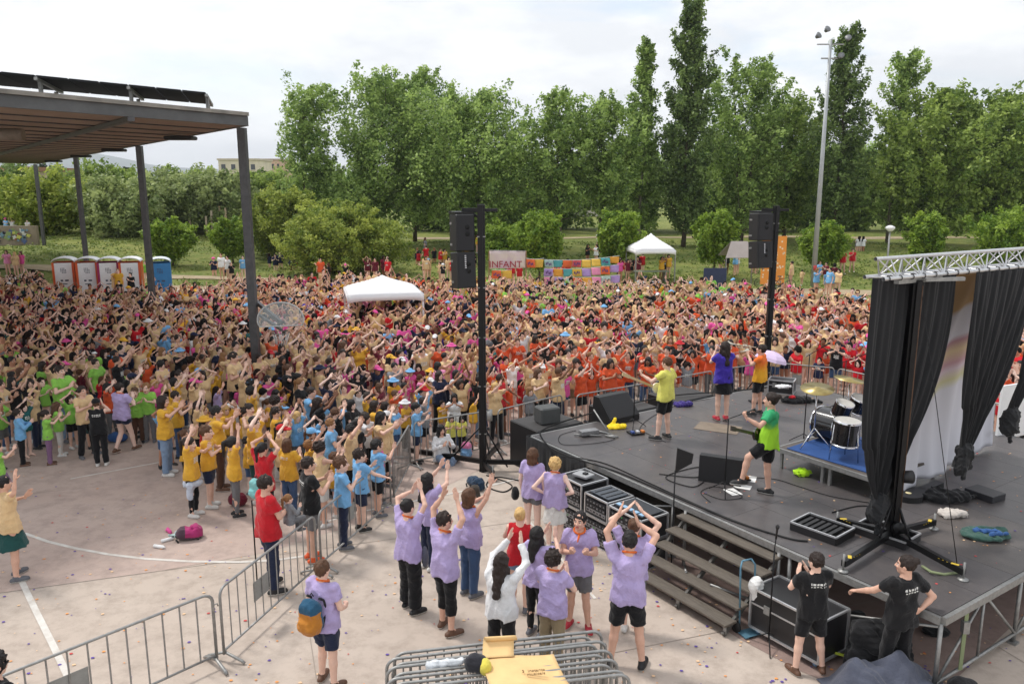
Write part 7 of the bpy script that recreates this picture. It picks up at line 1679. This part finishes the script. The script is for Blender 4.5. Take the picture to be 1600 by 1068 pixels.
OW={2:['left one','right one'],3:['left one','middle one','right one']}
for b_,L__ in D_.items():
    if len(L__)==1: L__[0]['label']=b_; continue
    L__.sort(key=lambda c:c['u'])
    n=len(L__); nm=OW.get(n) or ['leftmost']+['%s from left'%w for w in('second','third','fourth','fifth','sixth')][:n-2]+['rightmost']
    for i,c in enumerate(L__): c['label']=b_.replace(' hair','').replace(' by the',' near')+', '+nm[i]
for c in near:
    w_=c['label'].split()
    if len(w_)>16:
        c['label']=c['label'].replace('and ','').replace(' in front','').replace('the ','')
        w_=c['label'].split()
        if len(w_)>16: c['label']=c['label'].replace('very ','').replace('stretched ','').replace(' long canopy post by blue toilet',' tall canopy post')
CG='people standing in the crowd'
for c in near:
    R=pooled(c,.018 if c['y']<17.5 else .023)
    rt=dress_person(R,(c['x'],c['y'],0),c['face'],c['h'],c['c'],c['bo'],c['hc'],c['sk'],rr.choice(('white','black','grey')),hat=c['hat'],label=c['label'],group=CG,prt=(cloth('print_white',(222,222,218)) if rr.random()<.45 and c['c'] not in('white',) else None),stretch=(rr.uniform(.94,1.08),rr.uniform(.94,1.08),1))
# the rest of the crowd as one mass
def l3(c): return np.array(lin(c)[:3])
VV=[];FF=[];CC_=[];o=0
extra=[]
# seated and standing people far back on the lawn belong to the mass too
for (u,v,n,cs,sit) in ((672,412,5,('red','black','navy'),1),(715,414,7,('yellow','yellow','black'),1),(800,392,3,('black','white'),1),(440,420,6,('navy','blue','red'),1),(340,432,2,('navy',),1),(365,440,4,('white','black','light blue'),0),(1150,428,9,('light blue','light blue','white','black'),0),(1000,425,6,('maroon','red','black'),1),(1345,392,5,('white','grey'),1),(1285,436,1,('light blue',),1),(1300,438,2,('maroon',),1),(930,405,3,('white','black'),1),(1040,437,3,('yellow','black'),0),(980,440,4,('light blue','maroon','pink'),0),(880,445,4,('red','black','orange'),0),(790,446,6,('lime green','red'),0),(940,382,4,('grey','white'),1),(690,440,7,('beige','red','black','white'),0),(590,440,6,('red','maroon','beige'),0),(520,444,5,('beige','black','orange'),0),(1290,462,5,('beige','light blue','beige'),0),(230,445,1,('lime green',),0),(255,455,1,('lime green',),0),(30,372,4,('white','light blue'),0),(195,470,4,('beige','yellow','black'),0)):
    for i in range(n):
        uu=u+rr.uniform(-1,1)*(6+3.2*n); q0=G(uu,v+rr.uniform(-3,3)); d_=(q0-Vector((0,0,HC))).normalized(); t=28
        for _ in range(1600):
            q=Vector((0,0,HC))+d_*t
            if q.z<=TH(q.x,q.y): break
            t+=.06
        c=spec(q.x,q.y); c['c']=rr.choice(cs); c['c']=c['c'] if c['c'] in SHIRT else 'navy'; c['arm']='front' if sit else c['arm'] if rr.random()<.3 else 'down'; c['face']=rr.uniform(0,6.3) if sit else math.pi+rr.gauss(0,.6)
        c['x'],c['y']=q.x,q.y; c['z']=TH(q.x,q.y)-(.42 if sit else 0); extra.append(c)
for c in rest+extra:
    P=pooled(c,.031 if c['y']<30 else .037); s=c['h']/1.75; f=-c['face']; ca,sa=math.cos(f),math.sin(f)
    for n,p in P.items():
        for (V,F,M) in (p if isinstance(p,list) else [p]):
            W=np.empty_like(V); W[:,0]=(V[:,0]*ca-V[:,1]*sa)*s+c['x']; W[:,1]=(V[:,0]*sa+V[:,1]*ca)*s+c['y']; W[:,2]=V[:,2]*s+c.get('z',0)
            if n=='body': pal=[l3(SKINS[c['sk']])*(.9+.25*((c['y']*11)%1)),l3((225,220,215)),l3((30,22,20)),l3((150,84,76))]
            elif n=='hair': pal=[l3(HAIRS[c['hc']])]
            elif n=='shirt': pal=[l3(SHIRT[c['c']])*(.75+.4*((c['x']*13)%1))]*1+[l3(SHIRT[c['c']]) if (c['x']*7)%1<.6 else l3((215,215,210))]
            elif n in('cap','sun_hat'): pal=[l3(SHIRT[c['hat']])]
            elif n=='shoe': pal=[l3((60,60,60)),l3((150,150,150))]
            else: pal=[l3(BOT[c['bo']])]
            CC_.append(np.array([pal[min(m,len(pal)-1)] for m in range(4)])[M]); VV.append(W); FF.append(F+o); o+=len(V)
V=np.concatenate(VV);F=np.concatenate(FF);Cc=np.concatenate(CC_)
cm=bpy.data.materials.new('crowd_clothes_and_skin'); cm.use_nodes=True; t=cm.node_tree; at=t.nodes.new('ShaderNodeAttribute'); at.attribute_name='own_colour'; t.links.new(at.outputs['Color'],t.nodes['Principled BSDF'].inputs['Base Color']); t.nodes['Principled BSDF'].inputs['Roughness'].default_value=.85; t.nodes['Principled BSDF'].inputs['Specular IOR Level'].default_value=.2
me=mesh_from('crowd',(V,F,np.zeros(len(F),int)),[cm]); at=me.attributes.new('own_colour','FLOAT_COLOR','FACE')
at.data.foreach_set('color',np.concatenate([Cc,np.ones((len(Cc),1))],1).astype(np.float32).ravel())
o=bpy.data.objects.new('crowd',me); col.objects.link(o); tag(o,'dense crowd of children and adults in coloured shirts beyond the nearest rows','crowd',kind='stuff')
print('crowd faces',len(F),'rest',len(rest),'protos',len(PP))

# ---------------------------------------------------------------- air
hz=bpy.data.materials.new('haze'); hz.use_nodes=True; t=hz.node_tree; t.nodes.clear(); o_=t.nodes.new('ShaderNodeOutputMaterial'); pv=t.nodes.new('ShaderNodeVolumePrincipled')
pv.inputs['Color'].default_value=(.86,.92,1,1); pv.inputs['Density'].default_value=.00022; pv.inputs['Anisotropy'].default_value=.3; t.links.new(pv.outputs[0],o_.inputs['Volume'])
tag(MB().box((0,2700,120),(13400,5800,260),hz).build('haze'),'thin bluish air over the distance','haze',kind='stuff')
